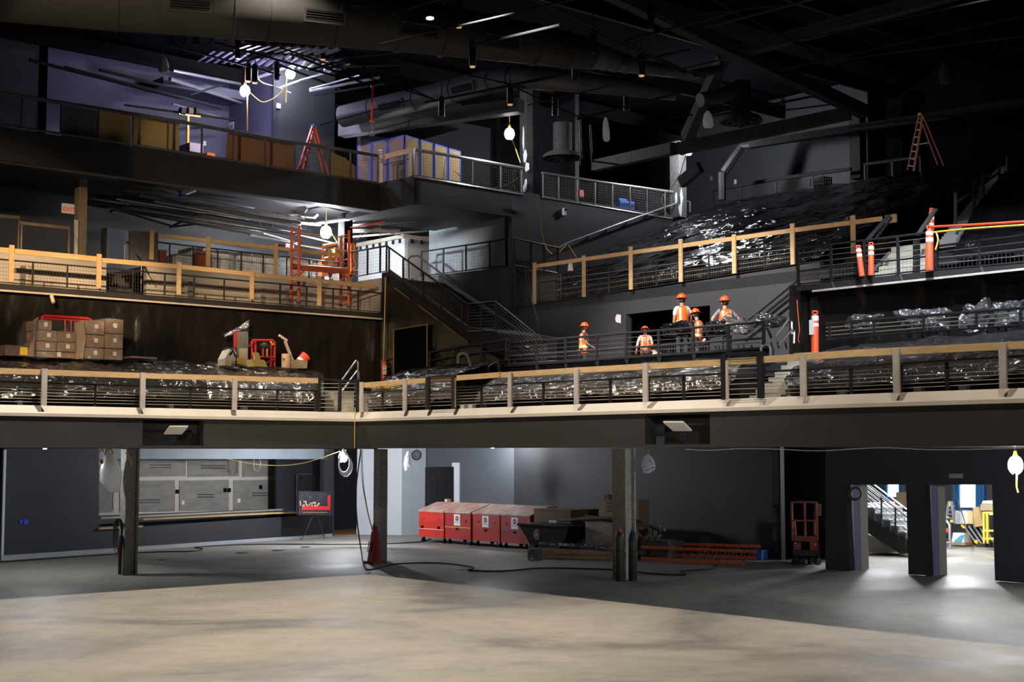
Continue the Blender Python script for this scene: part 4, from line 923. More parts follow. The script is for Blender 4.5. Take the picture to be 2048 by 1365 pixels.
# ---- orange ladders on the floor
def ladder_flat(name, A, B, C, D, n, label, mt='orange'):
    "A-B one side rail, C-D the other"
    e = thing(name, A, label, 'ladder')
    for a, b in ((A, B), (C, D)): MB().bar(a, b, .05, .09).build('side_rail', M[mt], e)
    for k in range(n):
        t = (k+.5)/n; MB().tube([lerp(A, B, t), lerp(C, D, t)], .018, 8).build('rung', M['beam'], e)
    return e
ladder_flat('extension_ladder', G(1282, 1124)+Z*.10, G(1490, 1134)+Z*.10, G(1282, 1122)+Z*.42, G(1514, 1128)+Z*.36, 14, 'orange extension ladder lying on the floor, lower front section')
ladder_flat('extension_ladder', G(1276, 1118)+Z*.18, G(1512, 1126)+Z*.14, G(1276, 1116)+Z*.48, G(1521, 1122)+Z*.44, 15, 'orange extension ladder lying on the floor, upper rear section')
# ---- shop vacuum
P = G(1409, 1112); e = thing('shop_vacuum', P, 'orange and grey shop vacuum by the dark wall', 'vacuum')
MB().lathe([(.15, .06), (.19, .12), (.21, .42)], P, 18).build('tank', M['orange2'] if 'orange2' in M else M.setdefault('orange2', mat('dull_orange', (.30, .08, .03), .6)), e, True)
MB().lathe([(.235, .42), (.24, .48), (.19, .60), (.08, .64)], P, 18).build('motor_head', M['beam'], e, True)
MB().tube([P+V*.2-U*.05+Z*.5, P+V*.35-U*.25+Z*.35, P+V*.3-U*.35+Z*.1, P+V*.25-U*.5+Z*.05], .035, 8).build('hose', M['dsteel'], e, True)
for t in range(4): MB().ell(P+U*(.17*math.cos(t*1.57+.7))+V*(.17*math.sin(t*1.57+.7))+Z*.035, .035, .035, .035, 8, 6).build('caster', M['rubber'], e)
P = G(1519, 1120); e = thing('tool_crate', P, 'blue plastic tool crate on the floor beyond the ladders', 'crate')
MB().box(P+Z*.14, .42, .3, .26).build('body', M['bluep'], e); MB().box(P+Z*.29, .46, .34, .05).build('rim', M['bluep'], e); MB().tube([P-U*.12+Z*.3, P-U*.1+Z*.4, P+U*.1+Z*.4, P+U*.12+Z*.3], .015, 6).build('handle', M['black'], e)
# ---- scissor lift
M['lift'] = mat('scissor_lift_red', (.33, .055, .03), .5, var=.12, vs=4)
P = G(1612, 1133); e = thing('scissor_lift', P, 'narrow red orange scissor lift parked in the dark recess', 'lift')
sc = P.y*(1/2853.0)   # metres per pixel there
def LX(x, y, d=0): return Rv(touv(P)[1]-d)(x, y)
MB().hexa([LX(1586, 1112), LX(1641, 1114), LX(1641, 1114, 1.2), LX(1586, 1112, 1.2)], [LX(1586, 1100), LX(1641, 1101), LX(1641, 1101, 1.2), LX(1586, 1100, 1.2)]).build('chassis', M['dsteel'], e)
for a, b in ((1587, 1602), (1620, 1637)): MB().hexa([LX(a, 1102), LX(b, 1103), LX(b, 1103, 1.1), LX(a, 1102, 1.1)], [LX(a, 1085), LX(b, 1086), LX(b, 1086, 1.1), LX(a, 1085, 1.1)]).build('side_box', M['lift'], e)
MB().hexa([LX(1586, 1083), LX(1636, 1085), LX(1636, 1085, 1.3), LX(1586, 1083, 1.3)], [LX(1586, 1072), LX(1636, 1073), LX(1636, 1073, 1.3), LX(1586, 1072, 1.3)]).build('platform', M['lift'], e)
for x in (1583.5, 1609, 1632.5):
    for d in (0, 1.3) if x != 1609 else (0,): MB().bar(LX(x+2, 1082, d), LX(x, 1005, d), .05).build('upright', M['lift'], e)
for y in (1005, 1042, 1079):
    MB().bar(LX(1584, y), LX(1633, y), .05).build('guard_rail', M['lift'], e); MB().bar(LX(1633, y), LX(1633, y, 1.3), .05).build('guard_rail', M['lift'], e)
    MB().bar(LX(1584, y), LX(1584, y, 1.3), .05).build('guard_rail', M['lift'], e)
for a, b, c_, d_ in ((1589, 1044, 1591, 1071), (1629, 1044, 1630, 1071)): MB().bar(LX(a, b), LX(c_, d_), .05).build('gate_bar', M['lift'], e)
MB().hexa([LX(1628, 1040), LX(1632, 1040), LX(1632, 1040, .3), LX(1628, 1040, .3)], [LX(1628, 1008), LX(1632, 1008), LX(1632, 1008, .3), LX(1628, 1008, .3)]).build('control_box', M['beam'], e)
MB().hexa([LX(1635, 1032, .2), LX(1643, 1032, .2), LX(1643, 1032, .25), LX(1635, 1032, .25)], [LX(1635, 1008, .2), LX(1643, 1008, .2), LX(1643, 1008, .25), LX(1635, 1008, .25)]).build('notice', M['paper'], e)
for x in (1591, 1603, 1622, 1635):
    c_ = LX(x, 1123, .1 if x in (1591, 1635) else .6); MB().lathe([(.12, -.055), (.12, .055)], c_, 16, (V, Z, U)).build('wheel', M['rubber'], e)
for x, y in ((1591, 1087), (1631, 1089)): MB().box(LX(x, y)+V*.01, .05, .02, .04).build('badge', M['paper'], e)
# ---- easel with a stage picture
VE_ = plane(G(630, 1080)+LW.n*.2, LW.n); P = VE_(628, 1078); e = thing('easel', P, 'thin black easel holding a dark picture with red stage', 'easel')
a = VE_(597, 1031); b = VE_(661, 1031); X = (b-a).normalized(); w_ = (b-a).length; h_ = (VE_(597, 983)-a).z
for pp in ((VE_(605, 1078), VE_(626, 1031)), (VE_(650, 1078), VE_(634, 1031)), (VE_(628, 1072)-LW.n*.5, VE_(628, 1030))): MB().tube(list(pp), .012, 6).build('leg', M['steel'], e)
pic = thing('framed_picture', a, 'dark concert picture with a red stage on the black easel', 'picture')
MB().hexa([a, b, b-LW.n*.03, a-LW.n*.03], [p+Z*h_ for p in (a, b, b-LW.n*.03, a-LW.n*.03)]).build('board', M['picdark'] if 'picdark' in M else M.setdefault('picdark', mat('picture_dark', (.03, .03, .04), .5, var=.4, vs=5)), pic)
def prect(x0, x1, y0, y1, m, nm):
    q = [a+X*(w_*x0)+Z*(h_*y0)+LW.n*.004, a+X*(w_*x1)+Z*(h_*y0)+LW.n*.004, a+X*(w_*x1)+Z*(h_*y1)+LW.n*.004, a+X*(w_*x0)+Z*(h_*y1)+LW.n*.004]
    MB().prism(q, LW.n*.004).build(nm, m, pic)
prect(.1, .98, .22, .38, M['bred2'], 'stage_band'); prect(.9, .99, .35, .85, M['bred2'], 'curtain')
prect(.12, .9, .10, .13, M['board_tan'], 'stage_edge')
random.seed(5)
for k in range(26):
    x = .04+random.random()*.6; y = .38+random.random()*(.22-.15*x); MB().ell(a+X*(w_*x)+Z*(h_*y)+LW.n*.004, .03, .03, .04, 6, 4).build('crowd_figure', M['crowd'] if 'crowd' in M else M.setdefault('crowd', mat('picture_crowd', (.55, .38, .25), .7)), pic)
for k in range(12): MB().ell(a+X*(w_*(.1+random.random()*.75))+Z*(h_*(.62+random.random()*.3))+LW.n*.004, .009, .009, .009, 6, 4).build('stage_light_dot', M['paper'], pic)
# ---- blue tape patches and small wall bits
for x, s in ((42, 3.0), (52, 4.2)):
    q = off(LW, -.01); tag(MB().prism([q(x-s, 1045+s), q(x+s, 1045+s), q(x+s, 1044-s), q(x-s, 1044-s)], LW.n*.01).build('tape_patch', M['tape'])
        , 'smaller blue tape patch on the left wall' if x == 42 else 'larger blue tape patch on the left wall', 'tape')
q = off(DW, -.02); tag(MB().prism([q(1899, 957), q(1926, 957), q(1926, 948), q(1899, 948)], V*.02).build('wall_sign', M['galv']), 'small brushed plate above the right doorway', 'plate')
# wall device and access panel on the centre side wall
q = Lu(UB+.05)
e = thing('wall_speaker', q(1129, 424), 'small white box fixed to the centre side wall', 'wall device'); MB().box(q(1129, 424), .1, .12, .24).build('housing', M['whitep'], e); MB().box(q(1129, 420)+U*.07, .04, .08, .05).build('lens', M['black'], e)
e = thing('wall_plate', q(1034, 418), 'flat grey plate on the centre side wall', 'plate'); MB().box(q(1034, 418), .03, .5, .09).build('plate', M['beam'], e)
e = thing('patch_panel', Rv(VW+.03)(1237, 637), 'torn whitish patch on the centre wall left of the opening', 'patch'); MB().prism([Rv(VW+.02)(*p) for p in ((1233, 645), (1242, 647), (1242, 630), (1234, 629), (1231, 638))], V*.02).build('patch', M['paper'], e)
# ---- hanging bags
def bag(pl, pts, mt, label, name='hanging_bag', cord=None, r=.012, cat='bag'):
    "pts: (x, y, half width px) from top to bottom"
    top = pl(pts[0][0], pts[0][1]); e = thing(name, top, label, cat)
    prof = []; k = (top-CAMP).length/FPX; vs = []; n = 12; rows_ = []
    m = MB()
    for x, y, w in pts:
        c = pl(x, y); rows_.append([c+Vector((1, 0, 0))*(w*k*math.cos(t)*(1+.15*math.sin(3*t+y)))+Vector((0, 1, 0))*(w*k*.8*math.sin(t)) for t in [i*2*math.pi/n for i in range(n)]])
    vs = [p for r_ in rows_ for p in r_]; q = len(rows_)
    m.add(vs, [(i*n+j, i*n+(j+1) % n, (i+1)*n+(j+1) % n, (i+1)*n+j) for i in range(q-1) for j in range(n)]+[tuple(range(n))[::-1], tuple(range((q-1)*n, q*n))])
    m.build('bag', M[mt], e, True)
    if cord: MB().tube([pl(*p) for p in cord], r, 6).build('cord', M['ycord'], e, True)
    return e, k
def bagmat():
    m = bpy.data.materials.new('translucent_bag'); m.use_nodes = True; nt = m.node_tree; N = nt.nodes; L = nt.links; b = N['Principled BSDF']; b.inputs['Base Color'].default_value = (.85, .85, .86, 1); b.inputs['Roughness'].default_value = .35
    o = [n for n in N if n.type == 'OUTPUT_MATERIAL'][0]; t = N.new('ShaderNodeBsdfTranslucent'); t.inputs['Color'].default_value = (.9, .9, .92, 1); mx = N.new('ShaderNodeMixShader'); mx.inputs[0].default_value = .5; L.new(b.outputs[0], mx.inputs[1]); L.new(t.outputs[0], mx.inputs[2]); L.new(mx.outputs[0], o.inputs[0]); return m
M['bagwhite'] = bagmat()
p6 = Rv(touv(c1)[1]+.3)
e, k = bag(LV if False else plane(c1+V*.5, Vector((0, 1, 0))), [(218, 905, 3), (218, 918, 13), (222, 945, 20), (224, 965, 20), (226, 982, 11), (227, 986, 5)], 'bagwhite', 'large white plastic bag hanging beside the left column', cord=[(216, 899), (211, 908), (218, 920), (226, 906), (222, 898)], r=.03)
q = plane(c1+V*.5, Vector((0, 1, 0))); MB().ell(q(211, 926), .18, .12, .12, 12, 8).build('brown_contents', M['board_brown'], e, True); MB().tube([q(227, 985), q(225, 1005), q(227, 1022)], .01, 5).build('tail', M['rubber'], e)
for dx in (0, 6, 12): MB().tube([q(206+dx, 898), q(207+dx, 912), q(213+dx, 918)], .015, 5).build('yellow_loop', M['ycord'], e)
tag(MB().bar(q(176, 919), q(205, 899), .03).build('thin_pole', M['galv']), 'thin tilted metal pole left of the white bag', 'pole')
tag(MB().bar(q(253, 905), q(264, 930), .05).build('thin_pole', M['prim']), 'short pale stick leaning on the left column', 'pole')
q = plane(G(820, 1090), Vector((0, 1, 0))); e, k = bag(q, [(818, 903, 3), (817, 915, 7), (818, 930, 11), (814, 942, 4)], 'bagwhite', 'grey plastic bag with blue tape hanging before the white wall')
for x, y in ((817, 918), (819, 932)): MB().box(q(x, y)-Vector((0, .22, 0)), .1, .02, .08).build('tape', M['tape'], e)
P = q(833, 911); e = thing('hanging_disc', P, 'round white disc with a dark ring and blue tape under the balcony', 'disc'); disc(P, .19, Vector((0, -1, 0)), M['rubber'], e, 'ring'); disc(P-Vector((0, .01, 0)), .155, Vector((0, -1, 0)), M['paper'], e, 'face'); MB().box(P-Vector((0, .03, 0)), .11, .01, .05).build('tape', M['tape'], e)
MB().tube([P+Z*.19, P+Z*.3], .01, 5).build('cord', M['rubber'], e)
q = plane(G(1298, 1160), Vector((0, 1, 0))); e, k = bag(q, [(1295, 909, 2), (1296, 915, 8), (1297, 930, 14.5), (1298, 940, 12), (1294, 947, 6)], 'bagwhite', 'round grey plastic bundle crossed with blue tape hanging by the right column', cord=[(1297, 898), (1296, 909)])
for x, y, a_ in ((1299, 921, 0), (1308, 929, 1), (1305, 936, -1), (1288, 934, -1), (1293, 941, -1)): MB().bar(q(x-3, y-2*a_)-Vector((0, .2, 0)), q(x+3, y+2*a_+(4 if a_ == 0 else 0))-Vector((0, .2, 0)), .035, .02).build('tape', M['tape'], e)
q = off(LW, 1.0); e = thing('cable_coil', q(514, 920), 'white cable coil hanging in the bar opening', 'cable'); MB().tube([q(514, 899), q(514, 914)]+[q(514+7*math.sin(t), 929-15*math.cos(t)) for t in [i*.4 for i in range(16)]], .02, 5).build('loop', M['galv'], e)
q = plane(Rv(-8.0)(686, 915)-Vector((0, .25, 0)), Vector((0, 1, 0))); e = thing('cable_coil', q(690, 905), 'white coiled cord hanging under the glaring lamp', 'cable')
for j in range(4): MB().tube([q(686+j*2, 900)]+[q(688+j+(11+j)*math.sin(t), 925+j*3-20*math.cos(t)) for t in [i*.42 for i in range(15)]], .018, 5).build('loop', M['whitep'], e)
q = Rv(VD-.1); e = thing('cable_coil', off(DW, -.04)(1706, 990), 'dark hose coil hung on the left doorway jamb', 'cable')
for j in range(3): MB().tube([off(DW, -.05)(1709+j+(13-j)*math.cos(t), 988+(13-j)*math.sin(t)) for t in [i*.4 for i in range(17)]], .02, 5).build('loop', M['beam'], e)
# hanging pendants and cords on the underside edge
for k_, (x, dx) in enumerate(((735, 0),)): pass
def cable(pts, r, mt, label, name='cable', cat='cable'):
    "smooth curve through world points"
    out = []
    for i in range(len(pts)-1):
        p0, p1, p2, p3 = pts[max(i-1, 0)], pts[i], pts[i+1], pts[min(i+2, len(pts)-1)]
        for j in range(6):
            t = j/6; out.append(.5*((2*p1)+(p2-p0)*t+(2*p0-5*p1+4*p2-p3)*t*t+(3*p1-p0-3*p2+p3)*t**3))
    out.append(pts[-1]); return tag(MB().tube(out, r, 6).build(name, M[mt], None, True), label, cat)
q = plane(c2, Vector((0, 1, 0)))
cable([G(x, y)+Z*.03 for x, y in ((-20, 1128), (150, 1116), (300, 1107), (385, 1105), (405, 1100), (395, 1096), (520, 1091), (720, 1091), (830, 1087), (862, 1080))], .022, 'rubber', 'long black cable lying along the floor of the bar side')
cable([q(722, 899), q(712, 980), q(714, 1040), q(722, 1100), G(728, 1135)+Z*.05, G(742, 1142)+Z*.03, G(790, 1131)+Z*.03, G(880, 1129)+Z*.03, G(945, 1137)+Z*.03, G(938, 1144)+Z*.03, G(1010, 1145)+Z*.03, G(1090, 1139)+Z*.03, G(1240, 1143)+Z*.03, G(1300, 1150)+Z*.03, G(1370, 1153)+Z*.03, G(1362, 1146)+Z*.03, G(1420, 1141)+Z*.03, G(1438, 1136)+Z*.03, G(1425, 1130)+Z*.03], .022, 'rubber', 'black cable dropping from the balcony corner and snaking across the floor')
cable([q(722, 900), q(724, 960), q(734, 1020), q(745, 1064)], .012, 'ycord', 'thin yellowish cord falling to the red cone')
cable([q(724, 900), q(727, 970), q(737, 1030), q(747, 1066)], .012, 'rubber', 'thin black cord falling to the red cone')
cable([off(LW, .3)(330, 899), off(LW, .3)(420, 912), off(LW, .3)(520, 930), Rv(-8)(600, 928), Rv(-8)(680, 903)], .014, 'ycord', 'thin cord sagging across the bar opening to the glaring lamp')
for k, (x, y, w, h, a_) in enumerate(((323, 1121, 7, 2, 0), (483, 1107, 12, 1.6, 0), (555, 1102, 12, 2, 0), (610, 1095, 9, 1.2, 0), (930, 1140, 15, 2, 0))):
    P = G(x, y); ww = w*P.y/FPX; m = MB(); m.prism([P+Vector((ww*math.cos(t)*(1+.3*math.sin(3*t)), ww*1.6*math.sin(t), .004)) for t in [i*.6283 for i in range(10)]], Z*.006)
    tag(m.build('floor_patch', M['rubber']), ('round dark floor drain left of the bar' if k == 0 else 'dark flat stain patch on the concrete, number counted rightwards %s' % ['', 'before the bar', 'right of the bar middle', 'below the easel', 'near the black cable'][k]).replace(', number counted rightwards', ''), 'floor mark')
# ================================================================ LOBBY BEHIND THE DOORWAYS
struct(MB().ubox(uof(1560, VD)-10, 34, -30, -24, zb+.02, zb+.25).build('ceiling_lobby', M['paint2']))
VL = -28.5; RL = Rv(VL)
M['lobbywall'] = mat('lobby_wall', (.06, .065, .07), .7, var=.1)
def LB2(name, pts, mt, d=0, th=.1): return struct(panel(name, RL, pts, th, M[mt], None, d))
LB2('wall_lobby', [(1640, 1130), (2150, 1160), (2150, 880), (1640, 880)], 'lobbywall')
M['bluep2'] = mat('blue_frame', (.03, .16, .42), .5)
def window(n, x0, x1, y0, y1):
    w = panel('window_%d' % n, RL, [(x0, y1), (x1, y1), (x1, y0), (x0, y0)], .03, M['day'], None, -.05); w['kind'] = 'structure'
    f = MB(); q = off(RL, -.1)
    for a, b in (((x0, y1), (x1, y1)), ((x0, y0), (x0, y1)), ((x1, y0), (x1, y1))): f.bar(q(*a), q(*b), .12, .1)
    f.build('window_frame', M['bluep'], w) if False else tag(f.build('window_frame', M['bluep2']), None, None, None, 'structure')
window(1, 1773, 1801, 925, 997); window(2, 1917, 1955, 925, 1018)
for x in (1909, 1961, 1966): s_ = MB().bar(off(RL, -.15)(x, 1030), off(RL, -.15)(x, 930), .14, .08).build('trim_31', M['bluep2']); struct(s_)
# lobby stair
VSS = -18.5; q = Rv(VSS)
e = thing('steel_stair', q(1800, 1105), 'grey steel stair with diamond tread seen through the left doorway', 'staircase')
MB().prism([q(1720, 1026), q(1720, 1056), q(1800, 1108), q(1830, 1108), q(1830, 1092)], V*-.06).build('stringer', M['dbrown'] if 'dbrown' in M else M.setdefault('dbrown', mat('dark_brown_steel', (.045, .038, .033), .5)), e)
M['tread'] = mat('diamond_tread', (.42, .43, .44), .5, metal=.3, var=.5, vs=26)
for k in range(7):
    x = 1733+k*15.5; y = 1018+k*12.2; A = q(x, y); MB().hexa([A, A+U*.42, A+U*.42-V*1.6, A-V*1.6], [p+Z*.05 for p in (A, A+U*.42, A+U*.42-V*1.6, A-V*1.6)]).build('tread', M['tread'], e)
    MB().hexa([A+U*.0-Z*.2, A+U*.03-Z*.2, A+U*.03-V*1.6-Z*.2, A-V*1.6-Z*.2], [p+Z*.2 for p in (A, A+U*.03, A+U*.03-V*1.6, A-V*1.6)]).build('riser', M['tread'], e)
for dd, vv in ((0, VSS+.03), (0, VSS-1.6)):
    qq = Rv(vv)
    for j in range(5):
        MB().tube([qq(1725, 966+j*8.5-(14 if vv < VSS-1 else 0)), qq(1830, 1046+j*8.5-(14 if vv < VSS-1 else 0))], .03 if j == 0 else .014, 6).build('rail', M['galv'], e)
    for x in (1763, 1791): MB().bar(qq(x, 1048+(x-1763)*.72), qq(x, 993+(x-1763)*.75), .045).build('post', M['beam'], e)
b_ = MB().prism([Rv(VSS-.3)(*p) for p in ((1735, 1068), (1735, 1106), (1787, 1106))], V*-1.0); struct(b_.build('wall_under_stair', M['creamwall']))
# lobby clutter
VLc = -24.5; q = Rv(VLc)
def lob(name, label, cat, x, y, group=None): return thing(name, q(x, y), label, cat, group)
def pq(e, pts, mt, nm, th=.08, d=0): return MB().prism([Rv(VLc-d)(*p) for p in pts], V*-th).build(nm, M[mt], e)
e = lob('folded_ladder', 'white and yellow folded ladder leaning in the lobby', 'ladder', 1903, 1046)
pq(e, [(1889, 1047), (1893, 1047), (1899, 1003), (1895, 1003)], 'galv', 'side_rail'); pq(e, [(1906, 1046), (1911, 1046), (1904, 1003), (1900, 1003)], 'galv', 'side_rail'); pq(e, [(1896, 1012), (1903, 1012), (1903, 1003), (1896, 1003)], 'yellow', 'top_cap'); pq(e, [(1900, 1046), (1914, 1046), (1913, 1040), (1900, 1040)], 'yellow', 'foot')
for k in range(4): pq(e, [(1893, 1038-k*8), (1908, 1038-k*8), (1908, 1036-k*8), (1893, 1036-k*8)], 'galv', 'rung')
e = lob('striped_platform', 'tilted aluminium work platform with yellow ends in the lobby', 'platform', 1950, 1088)
for k in range(9):
    t = k/8; x = lerp(1924, 1968, t); pq(e, [(x+28-t*12, 1089-t*4), (x+32-t*12, 1088-t*4), (x+4, 1051+t*6), (x, 1051+t*6)], 'galv' if k % 2 == 0 else 'black', 'slat', .05)
pq(e, [(1921, 1052), (1927, 1058), (1930, 1056), (1924, 1049)], 'yellow', 'end_cap', .1, -.05); pq(e, [(1948, 1086), (1955, 1089), (1955, 1082), (1950, 1080)], 'yellow', 'end_cap', .1, -.05)
e = lob('yellow_cart', 'yellow wheeled rolling rack at the right side of the lobby', 'cart', 1978, 1092)
for x in (1968, 1975, 1990): MB().bar(Rv(VLc+1)(x+1, 1088), Rv(VLc+1)(x, 1025), .08).build('upright', M['yellow'], e)
for y in (1026, 1062, 1078): MB().bar(Rv(VLc+1)(1968, y), Rv(VLc+1)(1992, y), .07).build('rail', M['yellow'], e)
for x in (1973, 1981): c_ = Rv(VLc+1)(x, 1089); MB().lathe([(.1, -.03), (.1, .03)], c_, 12, (V, Z, U)).build('wheel', M['rubber'], e)
e = lob('bag_pallet', 'pallet of white and blue sacks on the lobby floor', 'pallet', 1915, 1091)
pq(e, [(1900, 1090), (1930, 1092), (1930, 1086), (1900, 1085)], 'card', 'pallet', .9)
pq(e, [(1903, 1085), (1928, 1086), (1929, 1068), (1906, 1066)], 'paper', 'sack', .7); pq(e, [(1908, 1083), (1922, 1085), (1929, 1070), (1922, 1071)], 'skyb' if 'skyb' in M else (M.setdefault('skyb', mat('sky_blue_print', (.08, .40, .62), .6)) and 'skyb'), 'blue_print', .02, -.03)
e = lob('cardboard_carton', 'tan carton high on the lobby shelf at the right', 'carton', 1975, 1022); pq(e, [(1961, 1022), (1992, 1022), (1992, 1008), (1961, 1009)], 'card', 'body', .6); pq(e, [(1963, 1008), (1990, 1008), (1986, 1002), (1966, 1002)], 'bagwhite', 'plastic_top', .4)
MB().bar(Rv(VLc-.2)(1953, 1028), Rv(VLc-.2)(1995, 1028), .1).build('shelf_edge', M['paper'], e)
e = lob('brown_wrap_roll', 'crumpled brown paper roll standing under the bright window', 'roll', 1957, 1053); MB().tube([q(1960, 1054), q(1956, 1035), q(1953, 1015)], [.22, .2, .13], 9).build('roll', M['board_tan'], e)
for k, (x, mt, lb) in enumerate(((1918, 'galv', 'grey wrapped stack leaning left of the bright window'), (1934, 'bagwhite', 'whitish plastic bundle below the bright window'), (1943, 'pine', 'upright wooden posts below the bright window'))):
    e = lob('leaning_bundle', lb, 'bundle', x, 1048)
    for j in range(3): MB().tube([q(x-4+j*4, 1048), q(x-3+j*4, 1022+j*2)], .12, 7).build('piece', M[mt], e)
e = lob('pipe_barrier', 'round cornered pipe barrier inside the right doorway', 'barrier', 1895, 1097); q2 = Rv(VLc+1.5)
MB().tube([q2(1885, 1043), q2(1894, 1043), q2(1899, 1050), q2(1900, 1097)], .05, 8).build('pipe', M['galv'], e, True); MB().tube([q2(1885, 1036), q2(1899, 1036)], .04, 8).build('top_pipe', M['galv'], e); MB().lathe([(.2, 0), (.2, .03)], G(1900, 1098), 14).build('foot_plate', M['galv'], e)
pq(e, [(1889, 1066), (1896, 1066), (1896, 1057), (1889, 1057)], 'orange', 'tag')
e = lob('wood_boards', 'tan boards and white sheet behind the lobby stair', 'boards', 1800, 1050)
pq(e, [(1792, 1012), (1830, 1025), (1830, 985), (1792, 985)], 'card', 'board', .05, 3); pq(e, [(1780, 1040), (1806, 1044), (1806, 1026), (1782, 1026)], 'paper', 'sheet', .05, 2.8); pq(e, [(1806, 1040), (1813, 1040), (1813, 1028), (1806, 1028)], 'green' if M.setdefault('green', mat('green_plastic', (.1, .6, .08), .6)) else '', 'green_sheet', .05, 2.7); pq(e, [(1782, 1003), (1787, 1003), (1787, 998), (1782, 998)], 'bred', 'red_mark', .05, 2.6)
cable([Rv(VD-.6)(1900, 960), Rv(VD-4)(1925, 1030), Rv(-22)(1938, 1075), G(1950, 1095)+Z*.02, G(1990, 1122)+Z*.02], .015, 'ycord', 'yellow cord running down into the lobby through the right doorway')
for k, (x, y) in enumerate(((1760, 925), (1930, 925))):
    P = Rv(-19)(x, 900); P.z = 3.1; point('lobby_light', P, 560, (.95, .98, 1), .3)  # unseen points added to brighten the lobby
P = uv(uof(1900, -22), -22, 3.1); point('lobby_light', P, 560, (.95, .98, 1), .3)
cable([Rv(-.3)(x, y) for x, y in ((1370, 899), (1420, 901), (1480, 898), (1560, 899), (1640, 902), (1760, 896), (1880, 900), (2060, 896))], .01, 'whitep', 'thin white cord strung along the underside of the right balcony front')
# ================================================================ OVERHEAD: DUCTS, STEEL, PIPES, LAMPS
def smooth(pts, n=6):
    out = []
    for i in range(len(pts)-1):
        p0, p1, p2, p3 = pts[max(i-1, 0)], pts[i], pts[i+1], pts[min(i+2, len(pts)-1)]
        for j in range(n):
            t = j/n; out.append(.5*((2*p1)+(p2-p0)*t+(2*p0-5*p1+4*p2-p3)*t*t+(3*p1-p0-3*p2+p3)*t**3))
    out.append(pts[-1]); return out
def duct(label, pts, r, mt, rings, vents, name='round_duct'):
    "pts [(x, y, Y)], r metres per point; rings/vents given as position 0..1 along the run"
    P = smooth([at(*p) for p in pts]); rs = [lerp(r[min(int(i/6), len(r)-1)], r[min(int(i/6)+1, len(r)-1)], (i % 6)/6) for i in range(len(P))]
    e = empty(name, P[0], label, 'duct')
    MB().tube(P, rs, 28).build('duct_wall', M[mt], e, True)
    n = len(P)-1
    for t in rings:
        i = min(int(t*n), n-1); a = lerp(P[i], P[i+1], t*n-i); d = (P[i+1]-P[i]).normalized(); rr_ = rs[i]
        MB().tube([a-d*.04, a+d*.04], rr_*1.035, 28).build('flange', M[mt], e, True)
    for t, side in vents:
        i = min(int(t*n), n-1); a = lerp(P[i], P[i+1], t*n-i); d = (P[i+1]-P[i]).normalized(); rr_ = rs[i]
        nn = (CAMP-a); nn -= d*nn.dot(d); nn.normalize(); w_ = d.cross(nn); nn = (nn+w_*side).normalized(); w_ = d.cross(nn)
        c = a+nn*(rr_*1.01)
        g = MB(); g.box(c+w_*.14, .98, .05, .05, (d, nn, w_)); g.box(c-w_*.14, .98, .05, .05, (d, nn, w_)); g.box(c+d*.47, .05, .05, .28, (d, nn, w_)); g.box(c-d*.47, .05, .05, .28, (d, nn, w_)); g.build('grille_frame', M[mt], e)
        g = MB(); g.box(c-nn*.0, .9, .04, .24, (d, nn, w_)); gg = g.build('grille_opening', M['black'], e)
        for k in range(4): MB().box(c+nn*.025+w_*(-.09+.06*k), .9, .012, .012, (d, nn, w_)).build('louvre', M[mt], e)
    return e
duct('huge dark round duct crossing the top of the hall', [(-160, -42, 31), (200, -8, 32), (640, 28, 33.5), (1000, 78, 35), (1180, 108, 36.5)], [.78, .77, .75, .55, .40], 'duct', [.12, .27, .40, .44, .52, .6, .66, .75, .82, .9, .96], [(.35, .05), (.50, .05), (.62, .1), (.74, .1)])
duct('thin corrugated duct continuing the large duct to the right', [(1175, 108, 36.5), (1270, 132, 38), (1352, 143, 39)], [.38, .2, .17], 'ductblue', [.1*k for k in range(1, 10)], [], 'flexible_duct')
duct('blue grey round duct with slot grilles rising to the right of the upper corner', [(686, 233, 46), (860, 193, 44), (1010, 158, 42), (1110, 160, 41), (1250, 175, 41.5), (1350, 190, 42)], [.36, .37, .36, .32, .26, .16], 'ductblue', [.08, .17, .26, .36, .42], [(.13, 0), (.30, 0)])
duct('second grey round duct below the upper blue grey duct', [(1380, 150, 40), (1440, 138, 41)], [.13, .13], 'ductblue', [.3, .6], [], 'flexible_duct')
duct('short corrugated duct above the round diffuser', [(1400, 200, 41), (1450, 188, 41.5), (1476, 172, 42)], [.2, .22, .2], 'ductblue', [.15*k for k in range(1, 6)], [], 'flexible_duct')
def beamI(name, label, a, b, h, w, mt='beam', cat='beam', par=None):
    A, B = at(*a), at(*b); e = par or empty(name, A, label, cat)
    m = MB(); m.bar(A+Z*(h/2), B+Z*(h/2), w, .04); m.build('flange', M[mt], e); m = MB(); m.bar(A-Z*(h/2), B-Z*(h/2), w, .04); m.build('flange', M[mt], e)
    MB().bar(A, B, .05, h).build('web', M[mt], e); return e
M['beamdk'] = mat('dark_fireproofed_steel', (.035, .033, .032), .85, var=.25, vs=8, bump=.5, bs=50)
def boxbeam(name, label, a, b, h, w, mt): 
    A, B = at(*a), at(*b); o = MB().bar(A, B, w, h).build(name, M[mt]); return tag(o, label, 'beam')
boxbeam('roof_beam', 'dark box shaped roof beam descending diagonally at the upper right', (1215, -18, 34), (1728, 224, 41), .36, .3, 'beamdk')
boxbeam('roof_beam', 'dark roof beam rising to the upper right corner', (1445, 112, 38), (2080, -60, 31), .3, .3, 'beamdk')
boxbeam('roof_beam', 'long square grey duct like beam above the blue taped boards', (684, 262, 47), (1042, 212, 43), .42, .4, 'ductblue')
boxbeam('roof_beam', 'grey fireproofed beam running right from the slanted brace', (1358, 298, 43.5), (1700, 226, 41), .36, .3, 'beam')
